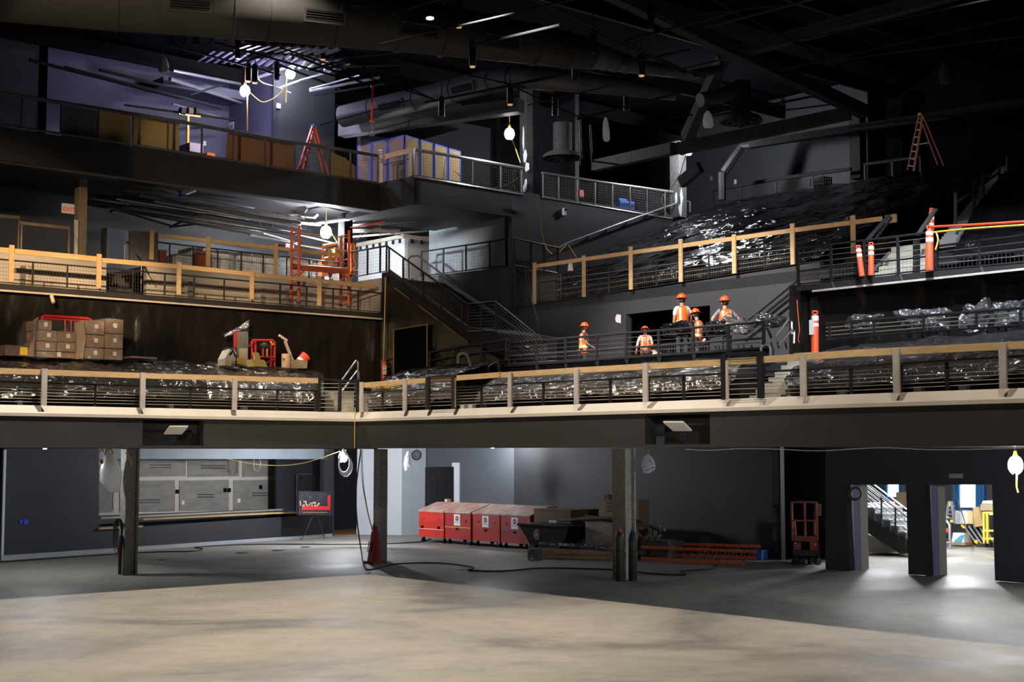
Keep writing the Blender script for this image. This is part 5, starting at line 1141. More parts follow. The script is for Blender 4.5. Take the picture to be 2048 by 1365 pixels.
boxbeam('roof_beam', 'dark grey beam running left from the slanted brace', (1190, 332, 48), (1348, 297, 44), .36, .3, 'beam')
boxbeam('steel_brace', 'slanted grey steel brace above the bright lamp', (1446, 118, 41), (1373, 276, 43.3), .36, .3, 'beam')
boxbeam('steel_brace', 'short pale slanted brace low beside the painted column', (1362, 366, 43.6), (1400, 334, 43), .34, .2, 'beam')
boxbeam('roof_beam', 'faint roof beam across the dark upper right', (1500, 290, 50), (2080, 200, 45), .25, .25, 'beamdk')
# columns of the upper levels
def upcol(name, label, pl, x, y0, y1, wpx, mt, patches=()):
    A = pl(x, y1); B = Vector((A.x, A.y, pl(x, y0).z)); k = (A-CAMP).length/FPX
    e = empty(name, A, label, 'column'); MB().bar(A, B, wpx*k, wpx*k*.9).build('shaft', M[mt], e)
    n = (CAMP-A); n.z = 0; n.normalize(); fn = V if abs(V.dot(n)) > abs(U.dot(n)) else U
    s = n.cross(Z)
    for px, py, w, h in patches:
        c = pl(px, py)
        for nn in (V,):
            cc = A+nn*(wpx*k*.47); c2_ = plane(cc, nn)(px, py)
            random.seed(int(px+py)); pts = []
            for i in range(9):
                t = i*2*math.pi/9; r_ = .7+.5*random.random(); pts.append(c2_+U*(w*k*r_*math.cos(t))+Z*(h*k*r_*math.sin(t)))
            MB().prism(pts, nn*.012).build('bare_patch', M['white'], e)
    return e
upcol('steel_column', 'tan fireproofed column beside the exit sign on the left', Lu(-8.2), 159, 360, 524, 19, 'tancol' if M.setdefault('tancol', mat('tan_column_coat', (.22, .18, .13), .9, var=.2, vs=10, bump=.6, bs=40)) else '')
MB().prism([Lu(-8.0)(*p) for p in ((148, 440), (156, 441), (155, 515), (148, 514))], U*.03).build('trim_33', M['roughlt'])['kind'] = 'structure'
upcol('steel_column', 'dark column with flaked white patches beside the upper bright lamp', Lu(-4.6), 1053, 150, 392, 20, 'beamdk', [(1047, 275, 2.5, 26), (1050, 312, 6, 12), (1055, 334, 7, 10), (1052, 372, 5, 14), (1048, 383, 3, 12)])
upcol('steel_column', 'plain black column directly right of the flaked column', Lu(-4.5), 1069, 150, 392, 11, 'black')
upcol('steel_column', 'grey column with white paint patches below the slanted brace', Lu(-3.9), 1357, 285, 436, 24, 'beam', [(1352, 396, 3, 12), (1363, 396, 4, 16), (1361, 420, 5, 14), (1360, 362, 2, 7)])
upcol('steel_column', 'dark column at the upper right above the film covered tier', Rv(-21), 1717, 215, 358, 24, 'beamdk')
upcol('steel_column', 'dark column behind the orange scaffold', Lu(-8.9), 690, 428, 556, 22, 'black')
M.setdefault('beamdk', None)
# round diffusers
def diffuser(x, y, Y, rpx, label, drum=True):
    P = at(x, y, Y); k = Y/FPX; r = rpx*k; e = empty('round_diffuser', P, label, 'diffuser')
    for j, f in enumerate((1, .66, .4, .18)):
        MB().lathe([(r*f, -.02-.05*j), (r*f*.92, .10-.05*j), (r*f*.80, .16-.05*j), (r*f*.72, .14-.05*j)], P, 28, cap=False).build('cone_ring', M['ductblue' if x > 1300 else 'beamdk'], e, True)
    if drum: MB().lathe([(r*.46, .12), (r*.46, 1.2)], P, 24).build('drum', M['beamdk' if x < 1300 else 'duct'], e, True)
    return e
diffuser(1482, 243, 42, 44, 'large round ceiling diffuser right of the slanted brace'); diffuser(1125, 316, 48, 42, 'round ceiling diffuser in the dark centre behind the column')
# ---- pipe grid over the hall and conduits: individually placed pipes
def pipe(a, b, r, mt, label, group, name='ceiling_pipe', cat='pipe', n=7, mid=None):
    pts = [at(*a)]+([at(*mid)] if mid else [])+[at(*b)]
    return tag(MB().tube(pts, r, n).build(name, M[mt], None, True), label, cat, group)
M['pipedk'] = mat('dark_painted_pipe', (.022, .022, .022), .85, spec=.1)
M['pipegrn'] = mat('greenish_dark_pipe', (.026, .034, .030), .8, spec=.15)
GR = 'dark pipes of the lighting grid over the hall'
grid = [((700, 10, 33), (1080, 62, 35)), ((770, 32, 33), (900, -8, 32)), ((760, 88, 33), (1230, -20, 29)), ((940, 92, 34), (1120, 50, 32)), ((1060, -5, 31), (1390, 150, 38)), ((1180, 60, 34), (1360, 140, 38)), ((850, 205, 41), (1380, 100, 36)), ((1020, 170, 41), (1160, 235, 43)), ((1056, 210, 42), (1440, 120, 38)),
        ((1155, 238, 43), (1382, 180, 40)), ((880, 200, 41), (1300, 110, 37)), ((1380, 30, 33), (1560, 10, 31)), ((1410, 55, 34), (1640, -6, 31)), ((1450, 100, 37), (1800, 12, 32)), ((1470, 106, 37), (2060, -18, 29)), ((1560, 140, 38), (2060, 28, 31)), ((1600, 130, 38), (2060, 70, 32)), ((1340, 238, 43), (1560, 195, 41)), ((1410, 235, 43), (1660, 186, 40)), ((1535, 225, 42), (1700, 204, 40)),
        ((1430, 0, 32), (1480, 30, 34)), ((1505, 40, 34), (1680, 135, 38)), ((1590, 80, 36), (1700, 150, 38)), ((560, 95, 38), (870, 200, 42)), ((620, 140, 42), (900, 60, 38)), ((870, 135, 38), (1050, 175, 40)), ((700, 120, 40), (880, 205, 42)), ((1240, 85, 35), (1480, 20, 32)), ((1300, 20, 32), (1400, 75, 35)), ((640, 250, 44), (820, 200, 42))]
random.seed(11)
for k, (a, b) in enumerate(grid): pipe(a, b, .024+.012*(k % 3 == 0), 'pipegrn' if k % 4 == 0 else 'pipedk', 'thin dark pipe of the grid hung over the hall', GR)
# joists of the roof, shallow, running back into the dark
for k in range(9):
    tag(MB().bar(uv(-12+k*4.6, 12, 16.6), uv(-12+k*4.6, -26, 16.6), .12, .5).build('roof_joist', M['black']), 'black roof joist high above the hall', 'joist', 'roof joists')
# upper left conduits, lit by the two lamps
GL = 'conduits under the roof of the upper left room'
cl = [((340, 158, 46), (505, 212, 50), .07, 'galv'), ((60, 120, 38), (360, 196, 44), .05, 'pipedk'), ((130, 135, 40), (440, 215, 48), .05, 'pipedk'), ((345, 141, 44), (480, 168, 49), .05, 'galv'), ((200, 140, 42), (330, 172, 45), .05, 'pipedk'), ((515, 155, 47), (640, 112, 45), .06, 'galv'), ((520, 150, 47), (605, 120, 46), .04, 'pipedk'), ((560, 175, 47), (700, 128, 46), .05, 'galv'),
      ((620, 182, 47), (760, 155, 46), .05, 'galv'), ((630, 190, 47), (770, 168, 46), .04, 'pipegrn'), ((620, 178, 47), (720, 150, 45), .03, 'galv'), ((590, 110, 44), (760, 180, 46), .04, 'pipedk'), ((340, 90, 42), (560, 150, 46), .035, 'pipedk'), ((430, 85, 42), (700, 160, 46), .035, 'pipedk'), ((480, 125, 45), (600, 90, 43), .035, 'pipedk'),
      ((380, 190, 46), (445, 170, 47), .03, 'steel'), ((250, 210, 45), (470, 240, 49), .04, 'pipedk'), ((345, 208, 46), (440, 235, 49), .035, 'galv'), ((640, 120, 44), (830, 100, 42), .05, 'pipedk'), ((650, 135, 45), (800, 130, 43), .04, 'pipedk'), ((560, 130, 45), (680, 178, 47), .04, 'dsteel'), ((600, 160, 46), (690, 135, 45), .04, 'galv')]
for a, b, r, mt in cl: pipe(a, b, r, mt, 'conduit under the roof of the upper left room', GL, 'conduit')
# corrugated deck panel above the upper left room
e = empty('metal_deck', at(440, 110, 46), 'ribbed metal roof deck lit above the violet room', 'roof deck')
for k in range(16):
    A = at(395+k*17, 122+k*1.2, 46.5); MB().bar(A, at(430+k*17, 100+k*1.0, 44), .10, .08).build('rib', M['violet'], e)
for k in range(10):
    A = at(470+k*20, 98+k*1.2, 43); MB().bar(A, at(500+k*20, 88+k*1.0, 41.5), .10, .08).build('rib', M['ductblue'], e)
# conduits and pipes under the upper balcony (left middle level)
GM = 'pipes and conduits under the upper left balcony'
random.seed(21)
for k in range(24):
    x0 = 150+random.random()*160; y0 = 372+random.random()*42+(x0-150)*.06; L_ = 200+random.random()*180
    a = (x0, y0, 44+random.random()*1.5); s = .14+random.random()*.05; b = (x0+L_, y0+L_*s, 46.5+random.random()*1.5)
    pipe(a, b, .03+.05*(random.random()**2), 'pipedk' if x0+L_ < 470 and k % 2 else ('galv' if k % 2 else 'ductblue'), 'pipe running under the upper left balcony', GM)
for a, b, r, mt in (((470, 418, 47), (594, 442, 48), .07, 'galv'), ((480, 432, 47), (560, 447, 48), .05, 'galv'), ((620, 448, 49), (700, 438, 48), .06, 'galv'), ((700, 440, 49), (790, 425, 47), .08, 'galv'), ((704, 452, 49), (840, 440, 48), .06, 'galv'), ((700, 462, 49), (800, 462, 48.5), .07, 'galv'), ((705, 474, 50), (856, 462, 49), .04, 'galv'), ((600, 446, 48), (640, 450, 49), .05, 'galv'), ((560, 460, 48), (680, 490, 50), .03, 'galv'), ((490, 440, 48), (640, 480, 50), .03, 'galv'), ((470, 450, 48), (600, 488, 50), .03, 'galv'), ((500, 470, 49), (650, 500, 51), .04, 'galv'), ((610, 405, 46), (700, 425, 47), .03, 'galv'), ((560, 398, 45.5), (650, 412, 46), .03, 'steel'), ((340, 455, 47), (395, 428, 46), .04, 'steel'), ((200, 410, 45), (345, 453, 47), .04, 'steel'), ((220, 424, 46), (250, 410, 45), .04, 'steel'), ((345, 454, 47), (440, 442, 47), .035, 'steel')):
    pipe(a, b, r, mt, 'pipe running under the upper left balcony', GM)
pipe((700, 455, 48), (770, 444, 47.5), .02, 'bred', 'thin red pipe under the upper balcony right of the lamp', None)
pipe((596, 442, 48), (600, 470, 48), .07, 'galv', 'bright pipe bend dropping above the orange scaffold', None)
for x in (300, 345, 400, 520, 545, 575, 610, 720, 760): pipe((x, 395+(x-300)*.12, 46.5), (x+1, 425+(x-300)*.12, 46.5), .012, 'galv', 'thin rod hanging under the upper left balcony', 'hanger rods under the upper left balcony', 'hanger_rod', 'rod', 5)
for x, y, w in ((288, 406, 22), (305, 404, 18)):
    pass
for (x, y, lb) in ((308, 441, 'lower left'), (331, 437, 'upper right')):
    P = at(x, y-35 if False else y-36, 45.6); P = at(x, y-36+0, 45.6)
tag(MB().tube([at(297, 404, 45.6), at(319, 408, 45.6)], .07, 8).build('yellow_sleeve', M['yellow'], None, True), 'yellow and grey pipe sleeve, lower of two under the balcony', 'sleeve'); tag(MB().tube([at(320, 397, 45.5), at(339, 401, 45.5)], .07, 8).build('yellow_sleeve', M['yellow'], None, True), 'yellow ended pipe sleeve, upper of two under the balcony', 'sleeve')
# wing like wrapped fixtures
M['foilw'] = mat('white_fixture', (.7, .7, .72), .4)
for x, y, Y, s, mt, lb in ((603, 426, 47, 1, 'foilw', 'bright white winged fixture left of the lamp under the upper balcony'), (360, 382, 45, 1, 'prim', 'winged pale fixture with blue tape under the upper left balcony')):
    e = empty('winged_fixture', at(x, y, Y), lb, 'fixture'); 
    q = lambda dx, dy: at(x+dx, y+dy, Y)
    if x > 500:
        MB().prism([q(-10, -12), q(8, -14), q(12, -8), q(4, 2), q(-10, 2)], Vector((0, .05, 0))).build('hood', M[mt], e); MB().prism([q(-8, 1), q(32, 2), q(24, 9), q(-2, 6)], Vector((0, .3, 0))).build('wing', M[mt], e); MB().prism([q(-46, 0), q(-4, 0), q(-8, 3), q(-44, 4)], Vector((0, .2, 0))).build('wing', M[mt], e)
    else:
        MB().prism([q(-55, -9), q(-8, 0), q(0, 6), q(-10, 6)], Vector((0, .2, 0))).build('wing', M[mt], e); MB().prism([q(0, 4), q(8, -2), q(30, -3), q(28, 0), q(12, 6)], Vector((0, .2, 0))).build('wing', M[mt], e); MB().box(q(0, 6), .12, .06, .2).build('tape', M['tape'], e)
for x, y in ((534, 442), (539, 450)): tag(MB().ell(at(x, y, 47.5), .07, .05, .06, 8, 6).build('blue_tag', M['tape'], None, True), ('upper' if y == 442 else 'lower')+' bright blue tape wad on the pipes by the lamp', 'tape')
# can lights hung from the grid
M['brass'] = emat('warm_lens', (1, .55, .2), .5)
cans = [(918, 30, 33), (945, 110, 34), (1020, 190, 41), (883, 215, 41), (1187, 85, 35), (1283, 130, 37), (1150, 140, 38), (1253, 203, 42), (1110, 213, 43), (497, 145, 45), (553, 142, 45), (510, 148, 45), (392, 70, 38), (1302, 35, 32), (476, 100, 43), (646, 101, 43)]
M['canbl'] = mat('black_can_light', (.012, .012, .013), .4)
for k, (x, y, Y) in enumerate(cans):
    P = at(x, y, Y); s = .78 if Y > 36 else .7; e = empty('can_light', P, 'black cylindrical can light hung from the ceiling grid', 'light', 'can lights hung from the grid')
    MB().lathe([(.11*s, -.28), (.12*s, -.26), (.12*s, .28), (.05*s, .34)], P, 14).build('housing', M['canbl'], e, True)
    MB().tube([P+Z*.25, P+Z*.75], .015, 5).build('stem', M['pipedk'], e)
    if k in (0, 1, 2, 5, 9, 11, 15): MB().lathe([(.09*s, -.31), (.10*s, -.27)], P, 12).build('lens', M['brass'], e); 
tag(MB().lathe([(.085, -.01), (.085, .02)], at(860, 37, 31), 16).build('spot_lens', emat('lit_downlight', (1, .93, .8), 6)), 'small lit round downlight in the dark ceiling', 'light')
# bags, cords and other hanging bits
def hang(x, y0, y1, Y, w, mt, label, cat='bag'):
    e = empty('hanging_bag', at(x, y0, Y), label, cat); k = Y/FPX; rows_ = []; n = 10
    for t, f in ((0, .3), (.2, .8), (.55, 1), (.9, 1.1), (1, .7)):
        c = at(x+2*t, lerp(y0, y1, t), Y); rows_.append([c+Vector((1, 0, 0))*(w*k*f*math.cos(a)*(1+.2*math.sin(2*a+t*3)))+Vector((0, 1, 0))*(w*k*f*.6*math.sin(a)) for a in [i*.6283 for i in range(n)]])
    m = MB(); m.add([p for r_ in rows_ for p in r_], [(i*n+j, i*n+(j+1) % n, (i+1)*n+(j+1) % n, (i+1)*n+j) for i in range(4) for j in range(n)]+[tuple(range(n))[::-1], tuple(range(4*n, 5*n))]); m.build('bag_skin', M[mt], e, True)
    MB().tube([at(x, y0, Y), at(x, y0-14, Y)], .012, 5).build('string', M['pipedk'], e)
hang(1211, 235, 283, 40, 6, 'bagwhite', 'clear plastic bag hanging from the grid in the dark centre'); hang(1889, 122, 168, 36, 10, 'beam', 'dim plastic bag hanging high at the right'); hang(1415, 222, 256, 41, 9, 'bagwhite', 'white plastic wrapped lamp beside the round diffuser')
hang(326, 112, 145, 44, 9, 'prim', 'tied pale cable bundle hanging at the upper left')
e = empty('cable_loop', at(744, 170, 42), 'red cord ending in a loop hanging before the tan boards', 'cord'); MB().tube([at(745, 174, 42), at(743, 243, 42)], .03, 6).build('red_cord', M['bred'], e); MB().tube([at(745, 174, 42), at(745, -20, 42)], .006, 4).build('hanging_line', M['pipedk'], e); MB().ell(at(745, 173, 42), .06, .06, .06, 8, 6).build('knob', M['bred'], e); MB().ell(at(744, 243, 42), .07, .07, .05, 8, 6).build('knob', M['bred'], e)
MB().tube([at(743, 246, 42), at(746, 262, 42)]+[at(744+6*math.cos(t), 267+4.5*math.sin(t), 42) for t in [i*.5 for i in range(13)]], .018, 5).build('loop', M['purpleb'], e)
def wire(pts, r, mt, label): return tag(MB().tube(smooth([at(*p) for p in pts]), r, 5).build('cable', M[mt], None, True), label, 'cable')
wire([(495, 180, 47), (512, 196, 47), (527, 204, 47), (548, 196, 47), (565, 180, 47), (574, 160, 47)], .014, 'ycord', 'yellow cord slung between the two upper left lamps')
wire([(513, 152, 46), (525, 165, 46), (548, 172, 46), (572, 182, 47), (582, 186, 47)], .018, 'prim', 'pale cable loop between the can lights and the lamp')
wire([(508, 205, 49), (516, 218, 49), (514, 240, 49), (512, 253, 49)], .03, 'whitep', 'white flexible conduit hanging on the violet wall')
wire([(908, 342, 44), (940, 365, 44), (980, 375, 44), (1015, 369, 44), (1044, 350, 44)], .012, 'ycord', 'thin yellow cord sagging along the bright pipe railing')
wire([(1072, 392, 46), (1079, 420, 46), (1085, 470, 46), (1092, 495, 46), (1104, 508, 45)], .014, 'ycord', 'yellow cord falling down the centre side wall')
wire([(1338, 382, 44), (1324, 395, 44), (1330, 420, 44), (1336, 432, 44)], .014, 'ycord', 'yellow cord hanging over the bright mesh railing')
wire([(1134, 488, 45), (1125, 498, 45), (1119, 505, 45)], .012, 'ycord', 'short yellow cord tied on the thin wall handrail'); wire([(1137, 490, 45), (1146, 504, 45), (1153, 515, 45)], .012, 'ycord', 'short loose yellow cord right of the handrail knot')
wire([(712, 480, 47), (745, 460, 47), (760, 458, 47), (800, 472, 47), (857, 474, 47)], .014, 'ycord', 'yellow cord swagged before the white room')
wire([(771, 555, 42), (769, 640, 42), (767, 722, 42)], .022, 'ycord', 'long straight yellow cord down the black wrapped pier')
wire([(1056, 548, 42), (1062, 590, 42), (1075, 640, 41), (1082, 680, 41)], .01, 'rubber', 'thin black cord falling from the small gate')
# dark pipes along the upper right wall
for k, (a, b, r) in enumerate((((1480, 292, 52), (1720, 262, 49), .12), ((1447, 345, 52), (1482, 295, 52), .16), ((1444, 345, 52), (1444, 400, 52), .14), ((1515, 284, 51), (1560, 280, 51), .045), ((1700, 258, 48), (1900, 235, 46), .08), ((1180, 250, 44), (1184, 322, 44), .03), ((1184, 322, 44), (1240, 330, 44), .03), ((1160, 232, 43), (1162, 330, 43), .03))):
    pipe(a, b, r, 'galv' if k == 3 else 'dsteel', ['thick dark pipe along the top of the upper right wall', 'slanting dark pipe below the large diffuser', 'vertical dark pipe on the upper right wall', 'bright short tube below the large diffuser', 'dark pipe above the dim orange ladder', 'vertical dark conduit in the centre dark', 'horizontal dark conduit in the centre dark', 'thin vertical pipe beside the centre column'][k], None)
# ================================================================ UPPER LEVEL PROPS
def boardthing(label, pl, pts, mt, group=None, name='protection_board', th=.02):
    o = panel(name, pl, pts, th, M[mt]); return tag(o, label, 'board', group)
q = Lu(UA-.35)
boardthing('tan board leaning behind the upper left railing, left of two', q, [(197, 292), (262, 303), (262, 226), (199, 214)], 'board_tan')
boardthing('tan board leaning behind the upper left railing, right of two', q, [(264, 303), (358, 318), (359, 240), (264, 226)], 'board_tan')
boardthing('reddish brown board behind the upper railing, left of two', q, [(451, 333), (528, 346), (528, 277), (455, 267)], 'board_brown')
boardthing('reddish brown board behind the upper railing beside the orange ladder', q, [(530, 346), (590, 355), (592, 288), (530, 277)], 'board_brown')
boardthing('curved tan board in shade right of the orange ladder', q, [(663, 352), (714, 360), (714, 335), (690, 316), (663, 305)], 'board_tan')
boardthing('grey board behind the upper left railing, before the tan boards', q, [(123, 278), (195, 290), (195, 222), (124, 210)], 'violet')
# blue taped board enclosure
BU = Lu(-5.0); BV = Rv(-5.35)
def taped(pl, x0, x1, y0a, y0b, y1a, y1b, mt, label):
    e = empty('taped_board', pl(x0, y1a), label, 'board'); panel('board', pl, [(x0, y1a), (x1, y1b), (x1, y0b), (x0, y0a)], .03, M[mt], e)
    w = 1.6
    for pts in ([(x0, y1a), (x0+w, y1a), (x0+w, y0a), (x0, y0a)], [(x1-w, y1b), (x1, y1b), (x1, y0b), (x1-w, y0b)], [(x0, y0a+2), (x1, y0b+2), (x1, y0b), (x0, y0a)]): panel('tape_strip', pl, pts, .006, M['tape'], e, -.012)
    return e
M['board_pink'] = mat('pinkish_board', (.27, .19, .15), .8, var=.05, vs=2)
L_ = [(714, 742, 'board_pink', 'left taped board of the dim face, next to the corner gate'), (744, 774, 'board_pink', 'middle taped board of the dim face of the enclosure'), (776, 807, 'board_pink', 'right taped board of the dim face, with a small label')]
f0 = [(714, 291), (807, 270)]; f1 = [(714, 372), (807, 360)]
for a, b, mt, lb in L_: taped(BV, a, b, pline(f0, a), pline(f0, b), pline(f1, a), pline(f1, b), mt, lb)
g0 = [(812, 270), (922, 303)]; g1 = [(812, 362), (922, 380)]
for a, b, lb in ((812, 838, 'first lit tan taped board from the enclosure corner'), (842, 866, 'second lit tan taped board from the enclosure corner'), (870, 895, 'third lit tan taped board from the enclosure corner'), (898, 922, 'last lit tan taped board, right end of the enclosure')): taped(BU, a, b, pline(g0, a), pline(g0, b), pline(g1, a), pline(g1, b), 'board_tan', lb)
for x, y in ((760, 300), (761, 304), (853, 310), (910, 333)): pass
e = empty('printed_notice', BV(761, 304), 'small white printed labels on the middle dim board', 'label'); panel('label', BV, [(757, 300), (764, 299), (764, 302), (757, 303)], .004, M['paper'], e, -.02); panel('label', BV, [(760, 305), (764, 304), (764, 306), (760, 307)], .004, M['paper'], e, -.02)
struct(MB().ubox(touv(BV(712, 300))[0], -5.05, touv(BU(924, 300))[1], -5.40, zu1+2.05, zu1+2.9).build('wall_enclosure_header', M['black']))
# orange step ladder on the upper balcony
def stepladder(name, label, tl, tr, bl, br, sx, mt, white=True, n=6, cap='bluep', d=.5):
    "A-frame seen from the side: tl apex; front rails towards bl, rear rails towards br; sx = pixel offset of the second rail"
    e = empty(name, bl, label, 'ladder'); ap = tl; apx = tr
    MB().bar(ap, bl, .09, .05).build('front_rail', M[mt], e); MB().bar(apx, bl+sx, .09, .05).build('front_rail', M[mt], e)
    MB().bar(ap, br, .06, .04).build('rear_rail', M[mt], e); MB().bar(apx, br+sx, .06, .04).build('rear_rail', M[mt], e)
    for k in range(1, n+1):
        t = k/(n+.6); MB().bar(lerp(ap, bl, t), lerp(apx, bl+sx, t), .09, .03).build('step', M['galv'], e)
    MB().bar(ap+Z*.03, apx+Z*.03, .2, .08).build('top_cap', M[cap], e)
    for t in (.55,): MB().bar(lerp(ap, bl, t), lerp(ap, br, t), .03).build('spreader', M['galv'], e)
    if white:
        for t in (.15, .45, .62, .78): MB().bar(lerp(ap, bl, t)+(CAMP-bl).normalized()*.035, lerp(ap, bl, t+.06)+(CAMP-bl).normalized()*.035, .06, .02).build('white_band', M['paper'], e)
    return e
q = Lu(UA-.7)
stepladder('step_ladder', 'orange fibreglass step ladder with white bands on the upper balcony', q(625, 253), q(630, 253), q(594, 345), q(648, 352), q(605, 347)-q(594, 345), 'orange')
q = Rv(-18.5)
M['dimorange'] = mat('worn_orange_ladder', (.50, .12, .04), .5)  # plain orange, darker than the other step ladder's
stepladder('step_ladder', 'dim orange step ladder high on the upper right tier', q(1839, 231), q(1846, 231), q(1816, 340), q(1876, 330), q(1828, 342)-q(1816, 340), 'dimorange', False, 7, 'yellow')
# violet room bits: yellow lift mast, carton, door sign, heater
q = Lu(-11)
e = empty('material_lift', q(376, 305), 'thin yellow material lift mast before the violet wall', 'lift'); MB().bar(q(375, 308), q(376, 229), .08).build('mast', M['yellow'], e); MB().bar(q(357, 228), q(400, 234), .1, .06).build('fork', M['yellow'], e)
for x in (364, 379, 393): MB().tube([q(x-4, 222), q(x+5, 224)], .13, 10).build('load_tube', M['dsteel'] if x != 379 else M['browncrate'], e)
MB().box(q(380, 300), .9, .5, .3).build('base', M['yellow2'] if 'yellow2' in M else M['pinegrey'], e)
e = empty('door_notice', Rv(vr+.03)(462, 250), 'white framed square notice on the violet return wall', 'sign'); panel('notice_face', Rv(vr+.03), [(451, 262), (467, 257), (467, 243), (451, 248)], .02, M['paper'], e)
e = empty('small_carton', q(417, 312), 'small orange carton on the upper balcony floor', 'carton'); MB().box(q(417, 314), .35, .3, .22).build('carton_body', M['orange'], e)
e = empty('wall_switch', Lu(-12.95)(409, 287), 'small white switch plate on the violet wall', 'switch'); MB().box(Lu(-12.95)(409, 287), .03, .1, .16).build('plate', M['whitep'], e)
e = empty('wall_switch', Lu(-9.95)(557, 212), 'white box on the green grey wall below the lamp', 'switch'); MB().box(Lu(-9.95)(557, 212), .06, .14, .16).build('plate', M['whitep'], e)
# upper right wall rail, boxes
railing('pipe_railing', 'dark mesh and pipe railing at the top of the upper right tier', 'railing', Rv(-20.3), [(1426, 381), (1560, 357), (1702, 338)], [(1426, 412), (1560, 392), (1702, 370)], [1427, 1483, 1552, 1625, 1700], 0, (.05, .97), 'dsteel', .07, .07, gap=.10)
railing('pipe_railing', 'short dark railing right of the upper right column', 'railing', Rv(-20.3), [(1728, 329), (1842, 314)], [(1728, 362), (1842, 350)], [1730, 1785, 1841], 0, None, 'dsteel', .07, .06)
for x, y, lb in ((1471, 364, 'small white plate on the upper right wall'), (1423, 357, 'small pale grey plate near the painted column')):
    e = empty('wall_plate', Rv(-21.9)(x, y), lb, 'plate'); MB().box(Rv(-21.9)(x, y), .12, .04, .18).build('plate', M['paper'] if x > 1450 else M['galv'], e)
e = empty('equipment_case', Rv(-20.6)(1642, 368), 'black rounded case behind the upper right railing', 'case'); MB().box(Rv(-20.6)(1642, 364), .62, .5, .3).build('body', M['black'], e); MB().lathe([(.3, 0), (.33, .03), (.33, .07), (.28, .1)], Rv(-20.6)(1642, 361), 16).build('lid', M['dsteel'], e)
# blue machine behind the bright mesh railing
q = Lu(UB-.9); e = empty('blue_machine', q(1245, 420), 'blue cleaning machine behind the bright mesh railing', 'machine'); MB().box(q(1245, 412), .5, .75, .32).build('body', M['bluep'], e); MB().box(q(1240, 404), .3, .4, .2).build('hood', M['bluep'], e); MB().tube([q(1230, 406), q(1226, 398), q(1232, 396)], .03, 6).build('handle', M['black'], e)
e = empty('red_box', q(1160, 388), 'small dim red box behind the bright mesh railing', 'box'); MB().box(q(1160, 388), .2, .2, .25).build('body', M['red'], e)
# exit signs
def exitsign(pl, x, y, label, s=1):
    P = pl(x, y); e = empty('exit_sign', P, label, 'sign'); n = pl.n; X = n.cross(Z)*-1
    MB().box(P, .42*s, .07, .30*s, (X, n, Z)).build('housing', M['whitep'], e)
    text('EXIT', P+n*.04-Z*.03*s, .19*s, X, Z, M.setdefault('exitred', emat('exit_red', (.75, .01, .01), .25)), e, 'exit_letters', .004)
exitsign(Lu(-9.5), 137, 418, 'exit sign with red letters on the dark left wall by the tan column', 1)
exitsign(Lu(-12.5), 579, 492, 'small exit sign behind the orange scaffold', .8)
# wrapped pallets on the upper left floor
q = Lu(-9.0); M['wrapw'] = mat('milky_stretch_wrap', (.80, .82, .86), .25, var=.2, vs=5, bump=.8, bs=7)
for k, (a, b, y0, y1, mt, lb) in enumerate(((345, 375, 508, 530, 'wrapw', 'low clear wrapped bundle behind the upper left mesh railing'), (376, 400, 495, 533, 'wrapw', 'tall grey wrapped bundle between the two red cartons'), (413, 462, 502, 541, 'wrapw', 'wide wrapped pallet right of the dark red carton'), (472, 498, 504, 545, 'wrapw', 'first glossy white wrapped pallet from the wide one'), (500, 524, 509, 548, 'wrapw', 'second glossy white wrapped pallet'), (526, 549, 512, 551, 'wrapw', 'third glossy white wrapped pallet left of the orange scaffold'), (578, 618, 515, 556, 'paper', 'plain white wrapped slab behind the orange scaffold'), (620, 628, 520, 557, 'wrapw', 'narrow white wrapped slab at the scaffold right side'))):
    e = empty('wrapped_pallet', q(a, y1), lb, 'pallet'); v0_, v1_ = vof(b, -9), vof(a, -9)
    MB().ubox(-9.9, -9.0, v0_, v1_, zcw-.0, q((a+b)/2, y0).z).build('wrapped_load', M[mt], e)
    MB().ubox(-9.95, -8.97, v0_-.02, v1_+.02, zcw-.02, zcw+.08).build('pallet_base', M['pinegrey'], e)
for a, b, y0, lb in ((309, 326, 502, 'orange red carton at the left end behind the mesh railing'), (391, 411, 504, 'dark red carton between the wrapped pallets')):
    e = empty('red_carton', Lu(-8.6)(a, 530), lb, 'carton'); v0_, v1_ = vof(b, -8.6), vof(a, -8.6); MB().ubox(-9.0+.05, -8.6, v0_, v1_, zcw, Lu(-8.6)((a+b)/2, y0).z).build('carton_body', M['redbrown'] if 'redbrown' in M else M.setdefault('redbrown', mat('red_brown_carton', (.38, .08, .03), .7)), e); MB().ubox(-9.0+.04, -8.59, v0_-.01, v1_+.01, Lu(-8.6)((a+b)/2, y0).z, Lu(-8.6)((a+b)/2, y0).z+.02).build('flap', M['board_brown'], e)
# wrapped shape at far left of the middle level
railing('pipe_railing', 'old wrapped pipe rail at the left edge of the middle level', 'railing', Lu(-7.7), [(40, 446), (138, 457)], [(40, 500), (138, 510)], [42, 137], 0, None, 'tancol', .05, .055, rails=0)
railing('pipe_railing', 'greenish wrapped pipe rail at the very left edge', 'railing', Lu(-7.8), [(-10, 432), (38, 436)], [(-10, 495), (38, 500)], [36], 0, None, 'mossy' if M.setdefault('mossy', mat('greenish_wrap', (.10, .12, .08), .8)) else '', .05, .06, rails=0)
